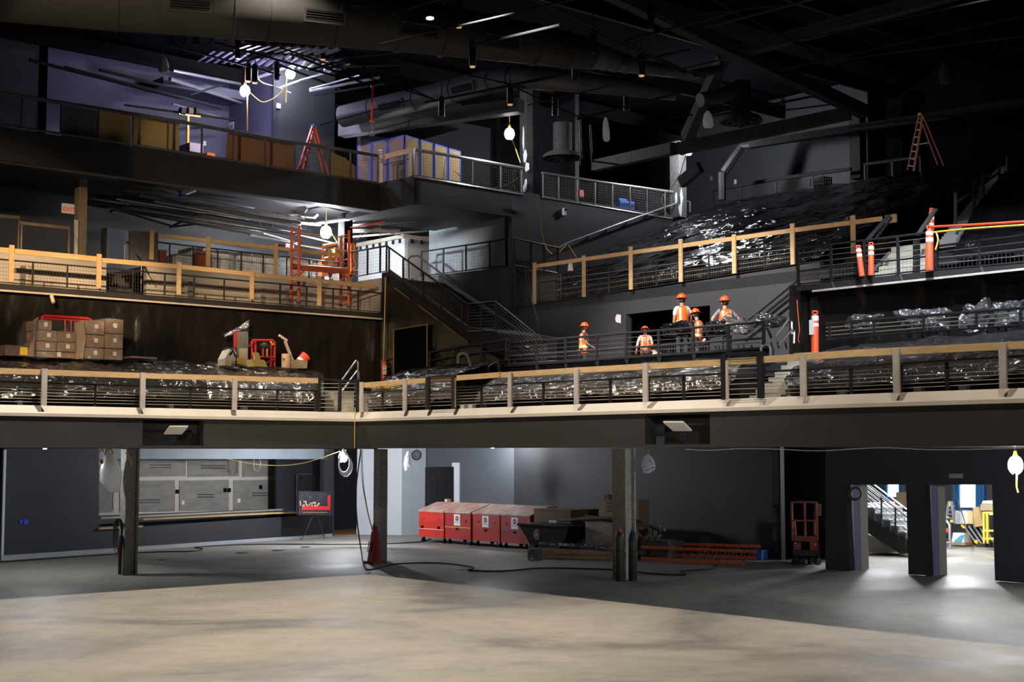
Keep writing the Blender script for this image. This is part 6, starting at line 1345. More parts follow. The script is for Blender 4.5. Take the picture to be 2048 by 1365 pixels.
# ---- orange scaffold
S0, S1 = Lu(-6.0), Lu(-6.7)
e = empty('scaffold', S0(597, 615), 'orange baker scaffold with planks on the left middle level', 'scaffold')
def vert(pl, x, y0, y1): a = pl(x, y1); return a, Vector((a.x, a.y, pl(x, y0).z))
for pl, x, y0, y1 in ((S0, 597, 452, 606), (S1, 582, 457, 602), (S0, 697, 461, 614), (S1, 681, 472, 611)):
    a, b = vert(pl, x, y0, y1); MB().tube([a, b], .045, 8).build('upright', M['orange'], e, True)
    for yy in (y1,): MB().lathe([(.06, -.03), (.06, .05)], a, 10).build('foot', M['dsteel'], e)
for xa, xb in ((582, 597), (681, 697)):
    ya = 470
    for k in range(9):
        y = ya+k*16.5; MB().tube([S1(xa, y+(3 if xa > 600 else 0)), S0(xb, y-4+(3 if xa > 600 else 0))], .018, 6).build('rung', M['orange'], e)
for pl, xa, xb, dy in ((S0, 597, 697, 0), (S1, 582, 681, -2)):
    MB().bar(pl(xa, 536+dy), pl(xb, 544+dy), .05, .16).build('side_board', M['orangedk'] if 'orangedk' in M else M.setdefault('orangedk', mat('faded_orange_board', (.42, .09, .04), .6)), e)
A, B, C_, D_ = S0(597, 533), S0(697, 541), S1(681, 538), S1(582, 530)
MB().hexa([A, B, C_, D_], [p+Z*.05 for p in (A, B, C_, D_)]).build('plank_deck', M['orangedk'], e)
for a, b, c, d in ((597, 552, 612, 538), (697, 556, 678, 543), (697, 556, 704, 556)): MB().bar(S0(a, b), S0(c, d), .05).build('brace', M['orange'], e)
MB().tube([S0(597, 466), S0(697, 476)], .018, 6).build('yellow_rail', M['ycord'], e); MB().tube([S0(597, 489), S0(697, 502)], .018, 6).build('yellow_rail', M['ycord'], e)
# ---- orange boom lift behind
q = Lu(-9.2); e = empty('boom_lift', q(668, 552), 'bright orange lift basket behind the scaffold', 'lift')
for pts in ([(644, 552), (656, 552), (656, 522), (644, 522)], [(664, 546), (682, 548), (682, 541), (664, 540)], [(665, 530), (671, 530), (671, 522), (665, 522)], [(670, 506), (680, 507), (680, 496), (670, 496)]): panel('body_panel', q, pts, .25, M['liftorange'], e)
for a, b, c, d in ((646, 524, 646, 492), (646, 492, 680, 486), (646, 518, 676, 512), (674, 532, 674, 508), (683, 545, 680, 486), (672, 520, 684, 512)): MB().tube([q(a, b), q(c, d)], .045, 8).build('tube_rail', M['liftorange'], e, True)
MB().box(q(676, 560), .9, .5, .35).build('base', M['whitep'], e); MB().ell(q(670, 562), .16, .16, .16, 10, 8).build('wheel', M['dsteel'], e)
e = empty('boom_lift', q(706, 548), 'orange lift mast with hose just right of the dark column', 'lift')
panel('mast', Lu(-8.3), [(703, 545), (709, 545), (709, 487), (701, 486)], .2, M['liftorange'], e); panel('foot', Lu(-8.3), [(701, 549), (711, 549), (711, 543), (701, 543)], .3, M['liftorange'], e)
MB().tube(smooth([Lu(-8.2)(*p) for p in ((710, 490), (708, 515), (712, 530), (707, 540))]), .03, 6).build('hose', M['liftorange'], e, True)
# ================================================================ PROPS ON THE BALCONIES
def delineator(pl, x, y0, y1, label, mt='delin', w=.10, bands=((.62, .72), (.78, .88)), lean=0):
    M.setdefault('delin', None)
    if M['delin'] is None: M['delin'] = mat('orange_delineator', (.85, .10, .03), .5)
    A = pl(x, y1); top = pl(x+lean, y0); d = top-A; h = d.length; zz_ = d.normalized(); X = zz_.cross(Vector((0, 1, 0))).normalized()*-1; Y_ = zz_.cross(X); ax = (X, Y_, zz_)
    e = empty('delineator_post', A, label, 'delineator')
    MB().lathe([(w*1.0, 0), (w*.92, h*.85), (w*.6, h*.90), (w*.55, h*.93)], A, 14, ax).build('tube', M[mt], e, True)
    MB().tube([A+zz_*(h*.92)-X*w*.6, A+zz_*(h*.99)-X*w*.6, A+zz_*(h*.99)+X*w*.6, A+zz_*(h*.92)+X*w*.6], w*.25, 6).build('handle', M[mt], e, True)
    for a, b in bands: MB().lathe([(w*1.0, h*a), (w*.98, h*b)], A, 14, ax, cap=False).build('reflective_band', M['paper'], e, True)
    return e
q = Rv(-6.2)
delineator(q, 1724, 491, 553, 'leaning orange delineator, left of the close pair on the right platform', lean=-8, w=.068)
delineator(q, 1742, 485, 551, 'upright orange delineator, right of the close pair on the right platform', w=.07)
delineator(q, 1859, 451, 541, 'tall orange delineator tied with red and yellow tape on the right platform', w=.088, bands=((.78, .86), (.63, .72)))
delineator(Rv(-9.2), 1863, 417, 462, 'dim orange delineator behind the slanted board near the aisle steps', w=.07, bands=((.2, .34), (.5, .62)))
e = delineator(Rv(-4.95), 1630, 622, 706, 'orange delineator with a white card standing before the black drape', w=.088, bands=((.62, .70), (.76, .88)))
a = Rv(-4.85)(1623, 655); MB().box(a, .12, .02, .34, (U, V, Z)).build('card', M['paper'], e)
e = delineator(Rv(-4.7), 768, 723, 765, 'orange delineator with yellow caution cards at the foot of the black pier', w=.075, bands=())
for y, h, mt in ((737, .16, 'paper'), (745, .16, 'paper'), (733.5, .03, 'yellow'), (741, .03, 'yellow')): MB().box(Rv(-4.55)(769, y), .19, .02, h, (U, V, Z)).build('caution_card', M[mt], e)
def wire2(pts, r, mt, label, flat=0):
    return tag(MB().tube(smooth(pts), r, 5).build('barrier_line', M[mt], None, True), label, 'tape')
wire2([q(1862, 454), q(1960, 449), q(2100, 440)], .028, 'bred', 'red barricade tape strung to the right edge'); wire2([q(1862, 466), q(1885, 463), q(1960, 456), q(2100, 447)], .022, 'yellow', 'yellow rope strung below the red tape'); wire2([q(1872, 464), q(1876, 480), q(1871, 500)], .02, 'yellow', 'loose yellow rope end hanging at the tall delineator')
# slanted boards over the platform stair
for a, b, lb in (((1731, 484), (1778, 431), 'long dark slanted stringer board, left of two'), ((1836, 470), (1871, 419), 'short dark slanted board crossing the dim delineator')):
    tag(MB().bar(Rv(-7.4)(*a), Rv(-8.6)(*b), .11, .04).build('slanted_board', M.setdefault('slb', mat('slate_board', (.05, .055, .06), .6))), lb, 'board')
tag(MB().bar(Rv(-7.5)(1752, 476), Rv(-8.6)(1783, 436), .05).build('slanted_rail', M['dsteel']), 'thin dark rail beside the long slanted board', 'rail')
tag(MB().bar(Rv(-7.3)(1736, 552), Rv(-7.8)(1779, 505), .06).build('slanted_rail', M['beam']), 'thin slanted rail before the pale platform steps', 'rail')
for x0, x1, y0, y1, lb in ((1830, 1837, 480, 543, 'black vertical post dividing the pale platform steps'),): tag(MB().bar(Rv(-6.9)(x0+3, y1), Rv(-6.9)(x0+3, y0), .12).build('steel_post', M['steel']), lb, 'post')
# aisle hand rails
for k, (x, y0, y1) in enumerate(((1911, 386, 450), (1948, 362, 420), (1966, 347, 402), (1998, 330, 360), (2014, 313, 345))):
    v_ = -9.6-k*2.4; tag(MB().bar(Rv(v_)(x, y1), Rv(v_)(x, y0), .06).build('rail_post', M['steel']), 'dark post of the upper aisle handrail', 'post', 'posts of the upper aisle handrail')
tag(MB().tube([Rv(-9.6)(1912, 405), Rv(-12)(1948, 384), Rv(-12)(1966, 368), Rv(-17)(2000, 344)], .035, 6).build('aisle_rail', M['steel'], None, True), 'dark handrail climbing along the upper aisle steps', 'rail')
# lower right rail with foil wrapped chairs behind
railing('cable_railing', 'three cable railing in front of the foil wrapped chairs at the lower right', 'railing', Rv(-5.0), [(1652, 648), (1860, 631), (2100, 612)], [(1660, 680), (1860, 664), (2100, 648)], [1660, 1704, 1749, 1848, 1954, 2042], 3, None, 'steel', .06, .03, cr=.012)
def foil(pl, pts, label, seed, mt='film3', legs=True, base=None, depth=.5):
    "crumpled film wrapped over a folded chair: outline points in the photo, real depth"
    c = [pl(*p) for p in pts]; cen = sum(c, Vector())/len(c); e = empty('wrapped_chair', Vector((cen.x, cen.y, min(p.z for p in c)-.25)), label, 'wrapped chair')
    n = pl.n; N_ = 40; m = MB(); L = []
    for k in range(N_):
        t = k/N_*len(c); i = int(t); L.append(lerp(c[i % len(c)], c[(i+1) % len(c)], t-i))
    nr = 12; vs = []
    for j in range(nr+1):
        a = -math.pi/2+math.pi*j/nr; s_ = math.cos(a)**.6 if math.cos(a) > 0 else 0; d = math.sin(a)*depth/2
        for p in L:
            w = cen+(p-cen)*max(s_, .02)+n*d
            f = noise.noise(w*3.2+Vector((seed, 0, 0)))*.12+noise.noise(w*8+Vector((0, seed, 0)))*.07+abs(noise.noise(w*5+Vector((seed, seed, 0))))*.10
            vs.append(w+(p-cen).normalized()*f*.7+n*f*1.1)
    m.add(vs, [(j*N_+k, j*N_+(k+1) % N_, (j+1)*N_+(k+1) % N_, (j+1)*N_+k) for j in range(nr) for k in range(N_)]+[tuple(range(N_))[::-1], tuple(range(nr*N_, (nr+1)*N_))])
    o = m.build('film_wrap', M[mt], e)
    if legs:
        x0 = min(p[0] for p in pts); x1 = max(p[0] for p in pts); yb = base or max(p[1] for p in pts)+12
        for x in (lerp(x0, x1, .25), lerp(x0, x1, .75)):
            for d in (.15, -.15): a = pl(x, yb-14)+n*d; MB().bar(a, Vector((a.x+.03, a.y, pl(x, yb).z)), .03).build('leg', M['dsteel'], e)
    return e
q = Rv(-5.7)
foil(q, [(1706, 636), (1722, 630), (1742, 632), (1762, 627), (1765, 632), (1752, 645), (1748, 658), (1716, 658), (1700, 655)], 'leftmost foil wrapped chair behind the lower right railing', 1, 'silver', base=680)
foil(q, [(1797, 626), (1812, 620), (1836, 619), (1846, 622), (1848, 640), (1840, 655), (1808, 655), (1800, 645)], 'second foil wrapped chair from the left behind the lower right railing', 2, 'silver', base=676)
foil(q, [(1850, 622), (1864, 617), (1890, 617), (1902, 623), (1896, 640), (1896, 658), (1862, 658), (1852, 640)], 'third foil wrapped chair behind the lower right railing', 3, 'silver', base=672)
foil(q, [(1926, 625), (1934, 613), (1950, 611), (1965, 615), (1979, 599), (1977, 640), (1972, 662), (1930, 664), (1922, 645)], 'brightest foil wrapped chair with a raised corner flap', 4, 'silver', base=668)
foil(q, [(1985, 620), (1996, 609), (2020, 604), (2045, 602), (2062, 612), (2060, 650), (1996, 654), (1982, 640)], 'rightmost wide foil wrapped chair at the frame edge', 5, 'silver', base=662)
# foil wrapped chairs on the workers platform
q = Rv(-5.6)
foil(q, [(1330, 656), (1345, 652), (1368, 644), (1384, 643), (1388, 655), (1380, 668), (1340, 672), (1332, 668)], 'dark foil wrapped chair in front of the worker in the white shirt', 6, 'film', base=712, depth=.4)
foil(q, [(1414, 645), (1430, 642), (1452, 642), (1456, 652), (1452, 668), (1424, 674), (1412, 662)], 'black foil wrapped chair back in front of the hands on hips worker', 7, 'film', base=706, depth=.3)
foil(q, [(1455, 633), (1472, 640), (1492, 638), (1500, 652), (1508, 660), (1492, 668), (1470, 662), (1458, 648)], 'shiny foil wrapped chair with a pointed corner on the workers platform', 8, 'silver', base=704, depth=.4)
foil(q, [(1520, 635), (1540, 631), (1565, 633), (1577, 640), (1572, 652), (1540, 655), (1526, 650)], 'foil wrapped chair at the right end of the workers platform', 9, 'silver', base=698, depth=.5)
# stair rails at the end of the platform and orange tarp
for d in (0, 19): tag(MB().tube([Rv(-4.9)(1552+d*.3, 672+d), Rv(-5.0)(1576+d*.5, 640+d), Rv(-5.3)(1583+d*.3, 643+d), Rv(-5.3)(1584+d*.2, 668+d)], .028, 6).build('bent_handrail', M['chrome'], None, True), ('upper' if not d else 'lower')+' bright bent handrail at the right end of the workers platform', 'handrail')
M['tarp'] = plastic('orange_tarp', (.60, .08, .02), .4, .6, 3, spec=.4)
tag(cover('tarp', [[Rv(-6.9)(1575, 638), Rv(-6.9)(1592, 625)], [Rv(-6.85)(1580, 660), Rv(-6.85)(1592, 650)]], 'tarp', 14, 8, .03, 3), 'orange tarp hanging behind the right end of the workers platform', 'tarp')
tag(MB().tube(smooth([Rv(-6.3)(*p) for p in ((1594, 600), (1597, 640), (1599, 660), (1596, 680), (1600, 686))]), .014, 5).build('orange_rope', M['orange'], None, True), 'twisted orange cord on the wrapped pier at the right', 'cord')
tag(MB().tube(smooth([Rv(-4.6)(*p) for p in ((1522, 715), (1523, 697), (1532, 691), (1540, 695), (1541, 712))]), .03, 6).build('bent_handrail', M['chrome'], None, True), 'small bent rail hoop above the gate frame', 'handrail')
# curved rail ends in the left seat block
for pts, mt, lb in (([(916, 728), (917, 712), (925, 707), (934, 712), (941, 732)], 'prim', 'pale bent hoop behind the crumpled film near the corner'), ([(977, 748), (978, 736), (986, 729), (996, 728), (998, 746)], 'steel', 'black rail hoop at the aisle below the platform railing')):
    tag(MB().tube(smooth([Rv(-3.6)(*p) for p in pts]), .04, 6).build('bent_handrail', M[mt], None, True), lb, 'handrail')
for a, b, lb in (((683, 762), (712, 722), 'upper of two slanted handrails at the corner steps'), ((683, 784), (714, 743), 'lower slanted handrail at the corner steps')):
    tag(MB().tube([Lu(-1.4)(*a), Lu(-2.6)(*b), Lu(-2.6)(b[0]+4, b[1]+2), Lu(-2.6)(b[0]+4, b[1]+40)], .028, 6).build('slanted_handrail', M['chrome'], None, True), lb, 'handrail')
# yellow cords tangle
random.seed(2)
m = MB()
for k in range(7): m.tube(smooth([uv(-1.0+random.random()*.9, -.9-random.random()*.7, zl+.68+random.random()*.12) for _ in range(6)]), .012, 4)
tag(m.build('cord_tangle', M['ycord']), 'tangle of yellow cords on the corner steps', 'cord')
# bits of lumber on the platform left of the first worker
for k, (a, b) in enumerate((((1022, 689), (1058, 694)), ((1026, 700), (1035, 692)), ((1022, 703), (1052, 707)), ((1026, 725), (1051, 704)), ((1030, 698), (1060, 702)))):
    tag(MB().bar(Rv(-5.5-.1*k)(*a), Rv(-5.6-.1*k)(*b), .05).build('lumber_scrap', M['pine']), 'scrap of pale lumber piled at the left end of the workers platform', 'lumber', 'scrap lumber on the workers platform')
tag(MB().bar(Rv(-5.2)(1075, 726), Rv(-5.2)(1118, 723), .3, .04).build('plywood_sheet', M['prim']), 'pale sheet lying on the platform behind the railing', 'sheet')
# small traffic cone behind the middle guardrail
P = Rv(-10.4)(1141, 545); e = empty('traffic_cone', P, 'small red and white traffic cone behind the middle guardrail', 'cone'); MB().lathe([(.10, 0), (.025, .50)], P, 12).build('body', M['red'], e, True); MB().lathe([(.099, .05), (.055, .34)], P, 12, cap=False).build('white_band', M['paper'], e); MB().box(P, .26, .26, .03).build('base', M['red'], e)
# ---- left balcony: wrapped box pallets
q = Lu(-3.7); M['cardw'] = mat('wrapped_cardboard', (.27, .185, .115), .35, var=.12, vs=3, bump=.3, bs=9, coat=.5)
def boxes(label, rows_, zoff=0):
    for x0, x1, y0, y1, lab in rows_:
        e = empty('wrapped_box', q(x0, y1), lab, 'box', label); v0_, v1_ = vof(x1, -3.7), vof(x0, -3.7); z0_, z1_ = q((x0+x1)/2, y1).z, q((x0+x1)/2, y0).z
        MB().ubox(-4.5, -3.7, v0_+.006, v1_-.006, z0_+.004, z1_-.006).build('carton_body', M['cardw'], e)
        cv = lerp(v0_, v1_, .45); cz = lerp(z0_, z1_, .55); MB().ubox(-3.7, -3.695, cv-.05, cv+.05, cz-.05, cz+.06).build('label', M['paper'], e)
        MB().ubox(-4.5, -3.698, (v0_+v1_)/2-.02, (v0_+v1_)/2+.02, z1_-.01, z1_+.0).build('tape', M['card'], e)
A_ = 'boxes of the left wrapped stack'; B_n = 'boxes of the right wrapped stack'
boxes(A_, [(71, 98, 640, 660, 'top box of the left wrapped stack'), (72, 109, 661, 682, 'left box in the middle layer of the left wrapped stack'), (110, 149, 663, 684, 'right box in the middle layer of the left wrapped stack'), (69, 108, 683, 702, 'left box in the lower layer of the left wrapped stack'), (109, 149, 685, 704, 'right box in the lower layer of the left wrapped stack'), (70, 149, 704, 716, 'bottom flat box of the left wrapped stack')])
boxes(B_n, [(168, 204, 641, 669, 'top left box of the right wrapped stack'), (205, 242, 638, 667, 'top right box of the right wrapped stack'), (168, 204, 670, 695, 'middle left box of the right wrapped stack'), (205, 242, 668, 697, 'middle right box of the right wrapped stack'), (166, 204, 696, 718, 'bottom left box of the right wrapped stack'), (205, 242, 698, 720, 'bottom right box of the right wrapped stack')])
M['wrapglass'] = None
def wrapmat():
    m = bpy.data.materials.new('thin_stretch_wrap'); m.use_nodes = True; nt = m.node_tree; N = nt.nodes; L = nt.links; N.remove(N['Principled BSDF'])
    o = [n for n in N if n.type == 'OUTPUT_MATERIAL'][0]; t = N.new('ShaderNodeBsdfTransparent'); g = N.new('ShaderNodeBsdfGlossy'); g.inputs['Roughness'].default_value = .12; mx = N.new('ShaderNodeMixShader'); mx.inputs[0].default_value = .13
    n = N.new('ShaderNodeTexNoise'); n.inputs['Scale'].default_value = 6; n.inputs['Distortion'].default_value = 2; b = N.new('ShaderNodeBump'); b.inputs['Strength'].default_value = 1; b.inputs['Distance'].default_value = .1
    tc = N.new('ShaderNodeTexCoord'); L.new(tc.outputs['Object'], n.inputs['Vector']); L.new(n.outputs['Fac'], b.inputs['Height']); L.new(b.outputs[0], g.inputs['Normal']); L.new(t.outputs[0], mx.inputs[1]); L.new(g.outputs[0], mx.inputs[2]); L.new(mx.outputs[0], o.inputs[0]); return m
M['wrapglass'] = wrapmat()
def wrapsheet(pts, label, u=-3.62):
    p = Lu(u); n = p.n; c = [p(*k) for k in pts]; m = MB(); m.prism(c, -n*.95); return tag(m.build('stretch_wrap', M['wrapglass']), label, 'plastic wrap')
wrapsheet([(66, 718), (150, 718), (151, 668), (140, 657), (118, 640), (76, 636), (68, 660)], 'clear stretch wrap around the left box stack'); wrapsheet([(163, 722), (244, 722), (244, 636), (168, 637), (152, 655), (154, 690)], 'clear stretch wrap around the right box stack')
e = empty('kraft_sheet', q(158, 718), 'tan kraft board standing at the left side of the right box stack', 'board'); MB().prism([q(*p) for p in ((150, 718), (166, 718), (172, 676), (166, 641), (152, 648))], U*-.06).build('sheet', M['card'], e)
e = empty('kraft_sheet', q(60, 715), 'bulging pinkish wrap at the left side of the left box stack', 'board'); MB().prism([q(*p) for p in ((52, 712), (68, 714), (70, 640), (78, 634), (70, 645), (66, 680))], U*-.1).build('sheet', M['board_pink'], e)
# red cart behind the stacks
q4 = Lu(-4.62); e = empty('red_cart', q4(120, 715), 'red tube cart behind the wrapped box stacks', 'cart')
MB().tube([q4(84, 715), q4(84, 634), q4(88, 632), q4(176, 637), q4(182, 640), q4(182, 715)], .035, 8).build('frame', M['bred2'], e, True); MB().tube([q4(84, 637), q4(182, 643)], .025, 6).build('cross_tube', M['bred2'], e, True)
for x in (130, 142): MB().tube([q4(x, 641), q4(x+2, 690)], .02, 6).build('bar', M['bred2'], e, True)
e = empty('wrapped_crate', q(28, 712), 'low wrapped crate with a yellow end at the left edge of the balcony', 'crate'); v0_, v1_ = vof(52, -3.7), vof(5, -3.7); MB().ubox(-4.4, -3.7, v0_, v1_, q(28, 712).z, q(28, 691).z).build('crate_body', M['wrapc'], e); MB().ubox(-4.38, -3.69, v0_+.02, v0_+.22, q(28, 710).z, q(28, 694).z).build('yellow_end', M['yellow'], e)
e = empty('flat_board', q(287, 724), 'flat pale board lying on the film right of the wrapped stacks', 'board'); a, b = q(262, 716), q(314, 719); MB().hexa([a, b, b-U*.5, a-U*.5], [p+Z*.05 for p in (a, b, b-U*.5, a-U*.5)]).build('board_body', M['card'], e)
# panels, case, red frame cart, yellow seat, tubes
q = Lu(-3.9); e = empty('upright_panel', q(484, 732), 'tall grey slatted panel with a red edge on the left balcony', 'panel')
z_ = lambda x, y: q(x, y)
MB().prism([z_(471, 732), z_(497, 733), z_(497, 663), z_(471, 662)], U*-.12).build('panel_back', M['beam'], e)
for k in range(6): panel('slat', off(q, -.02), [(475+k*3.7, 732), (477.4+k*3.7, 732), (477.4+k*3.7, 664), (475+k*3.7, 664)], .03, M['galv'], e)
panel('red_edge', off(q, -.03), [(470, 696), (474, 696), (474, 663), (470, 663)], .05, M['bred2'], e)
panel('lower_cover', off(q, -.04), [(479, 732), (495, 732), (495, 697), (479, 697)], .04, M['prim'], e)
e = empty('tool_case', q(465, 731), 'cream hard tool case with open handle on the left balcony', 'case')
q3 = Lu(-3.5); MB().prism([q3(*p) for p in ((450, 731), (470, 732), (473, 706), (466, 697), (461, 697), (450, 718))], U*-.4).build('case_body', M['prim'], e); panel('handle_gap', off(q3, -.01), [(458, 713), (464, 709), (465, 702), (460, 706)], .02, M['black'], e); panel('badge', off(q3, -.01), [(452, 728), (459, 729), (460, 725), (453, 724)], .02, M['yellow'], e)
MB().tube([q3(446, 700), q3(456, 696), q3(463, 697), q3(472, 716)], .03, 6).build('pole', M['dsteel'], e, True); MB().prism([q3(*p) for p in ((462, 731), (483, 731), (483, 723), (462, 722))], U*-.2).build('black_box', M['dsteel'], e)
panel('orange_guard', off(q3, -.05), [(475, 728), (487, 730), (487, 718), (475, 716)], .04, M['yellow'], e)
e = empty('red_cart', q(527, 733), 'red tube frame cart with hoses on the left balcony', 'cart')
for d, (xa, xb) in ((0, (504, 549)), (-.35, (511, 542))):
    p = Lu(-4.1+d); MB().tube([p(xa, 733), p(xa, 684), p(xa+3, 681), p(xb-4, 681), p(xb, 685), p(xb, 734)], .035, 8).build('frame', M['bred2'], e, True)
for y in (714,): MB().tube([q(504, y), q(549, y)], .03, 6).build('cross_tube', M['bred2'], e, True)
for x in (526, 534): MB().tube([q(x, 690), q(x, 715)], .03, 6).build('bar', M['yellow'] if x == 534 else M['bred2'], e, True)
MB().tube([q(549, 718), q(534, 726)], .03, 6).build('brace', M['bred2'], e, True); MB().ell(q(529, 692), .14, .1, .1, 10, 8).build('hose_bundle', M['dsteel'], e); MB().tube([q(541, 684), q(546, 690)], .03, 6).build('yellow_grip', M['yellow'], e); MB().tube([q(497, 692), q(504, 690)], .03, 6).build('handle', M['bred2'], e)
M['yelp'] = mat('pale_yellow_plastic', (.85, .62, .22), .5)
q3 = Lu(-3.4); e = empty('plastic_chair', q3(520, 733), 'pale yellow plastic seat with a backrest on the left balcony', 'seat'); MB().prism([q3(*p) for p in ((507, 733), (535, 734), (530, 722), (526, 720), (505, 719))], U*-.35).build('seat_shell', M['yelp'], e); MB().prism([q3(*p) for p in ((510, 719), (521, 720), (518, 707), (515, 705), (508, 705))], U*-.08).build('backrest', M['yelp'], e)
q3 = Lu(-3.7); P = q3(572, 736); e = empty('cardboard_tube', P, 'short wide tan cardboard tube on the left balcony', 'tube'); MB().lathe([(.13, 0), (.13, .40)], P, 18).build('tube_wall', M['cardlt'] if 'cardlt' in M else M.setdefault('cardlt', mat('light_cardboard', (.55, .42, .27), .8)), e, True); MB().box(P+Vector((-.05, -.13, .24)), .08, .02, .06, (Vector((1, 0, 0)), Vector((0, 1, 0)), Z)).build('label', M['board_brown'], e); MB().lathe([(.105, .401), (.105, .404)], P, 18).build('inner_end', M['dsteel'], e)
e = empty('timber_prop', q3(584, 722), 'leaning timber piece with a cross head above the grey bin', 'timber'); MB().bar(Lu(-3.8)(585, 722), Lu(-3.8)(570, 683), .09, .05).build('stick', M['pinegrey'], e); MB().bar(Lu(-3.76)(558, 671), Lu(-3.76)(574, 682), .06, .06).build('cross_piece', M['prim'], e)
e = empty('grey_bin', q3(598, 737), 'grey stained bin holding the orange bucket', 'bin'); MB().prism([q3(*p) for p in ((582, 737), (614, 737), (615, 721), (581, 720))], U*-.4).build('bin_body', M['stain'] if 'stain' in M else M.setdefault('stain', mat('stained_bin', (.30, .26, .21), .8, var=.3, vs=5)), e)
P = Lu(-3.85)(603, 722); e = empty('orange_bucket', P, 'tipped orange bucket lying in the grey bin', 'bucket'); ax_z = (V*-.75+Z*.65).normalized(); X = ax_z.cross(U).normalized(); MB().lathe([(.12, 0), (.15, .27), (.165, .28)], P-V*.0+Z*.02-ax_z*.1, 16, (X, ax_z.cross(X), ax_z)).build('bucket_body', M['bred'], e, True); MB().lathe([(.121, .0), (.13, .09)], P+Z*.02-ax_z*.1, 16, (X, ax_z.cross(X), ax_z), cap=False).build('white_rim', M['paper'], e)
# light scrap of film catching the light on the drape
tag(cover('torn_film', [[Lu(-5.2)(446, 672), Lu(-5.15)(500, 640)], [Lu(-5.05)(450, 676), Lu(-5.0)(498, 655)], [Lu(-5.1)(462, 672), Lu(-5.1)(500, 662)]], 'silver', 20, 8, .05, 3), 'bright folded flap of film on the left black drape', 'plastic sheet')
e = MB(); e.tube([Lu(-5.3)(103, 592), Lu(-5.2)(107, 606)], .05, 8); tag(e.build('stub_pipe', M['prim']), 'short pale pipe stub below the left middle deck', 'pipe')
# seat undersides: pale floor boxes between legs
for k, (x, y, f) in enumerate(((38, 796, 'L'), (340, 806, 'L'), (488, 808, 'L'), (928, 812, 'R'), (944, 810, 'R'), (1684, 772, 'R'), (1838, 768, 'R'), (1928, 762, 'R'))):
    p = Lu(-.9) if f == 'L' else Rv(-.9); A = p(x, y); tag(MB().box(Vector((A.x, A.y, zl+.07)), .16, .12, .13).build('floor_box', M['beam'] if k not in (3, 4) else M['prim']), 'small box at the deck edge under the covered seats', 'box', 'floor boxes under the covered seats')
# ================================================================ WORKERS
def skinmesh(name, V_, E_, R_, m, parent, sub=1, ax=None, org=None, flat=1):
    me = bpy.data.meshes.new(name+'_cage'); me.from_pydata([tuple(v) for v in V_], E_, []); o = bpy.data.objects.new('cage', me); COL.objects.link(o)
    sk = o.modifiers.new('s', 'SKIN'); sk.use_smooth_shade = True
    for i, r in enumerate(R_):
        d = me.skin_vertices[0].data[i]; d.radius = (r, r) if not isinstance(r, tuple) else r; d.use_root = (i == 0)
    ss = o.modifiers.new('u', 'SUBSURF'); ss.levels = sub; ss.render_levels = sub
    bpy.context.view_layer.update(); g = bpy.context.evaluated_depsgraph_get(); mm = bpy.data.meshes.new_from_object(o.evaluated_get(g)); bpy.data.objects.remove(o)
    q = bpy.data.objects.new(name, mm); mm.materials.clear(); mm.materials.append(m); COL.objects.link(q); mm.polygons.foreach_set('use_smooth', [True]*len(mm.polygons))
    q.parent = parent; ORG[q.name] = org; return q
M['skin'] = mat('skin', (.55, .30, .20), .55); M['skin2'] = mat('tanned_skin', (.42, .22, .14), .55)
M['vest'] = mat('orange_vest', (1.0, .13, .02), .6, var=.05, vs=6); M['refl'] = mat('silver_reflective', (.75, .76, .74), .35); M['lime'] = mat('lime_border', (.85, .80, .10), .6)
M['hat'] = mat('orange_hard_hat', (.95, .10, .02), .25, coat=.5); M['hair'] = mat('dark_hair', (.02, .014, .01), .6); M['jean'] = mat('dark_trousers', (.03, .035, .05), .8); M['tan'] = mat('pale_trousers', (.55, .52, .48), .8)
M['boot'] = mat('boots', (.03, .02, .015), .7)
for n_, c_ in (('sh_white', (.78, .80, .84)), ('sh_cream', (.62, .57, .50)), ('sh_dark', (.03, .03, .04)), ('sh_grey', (.20, .20, .22))): M[n_] = mat(n_, c_, .8, var=.05, vs=5)
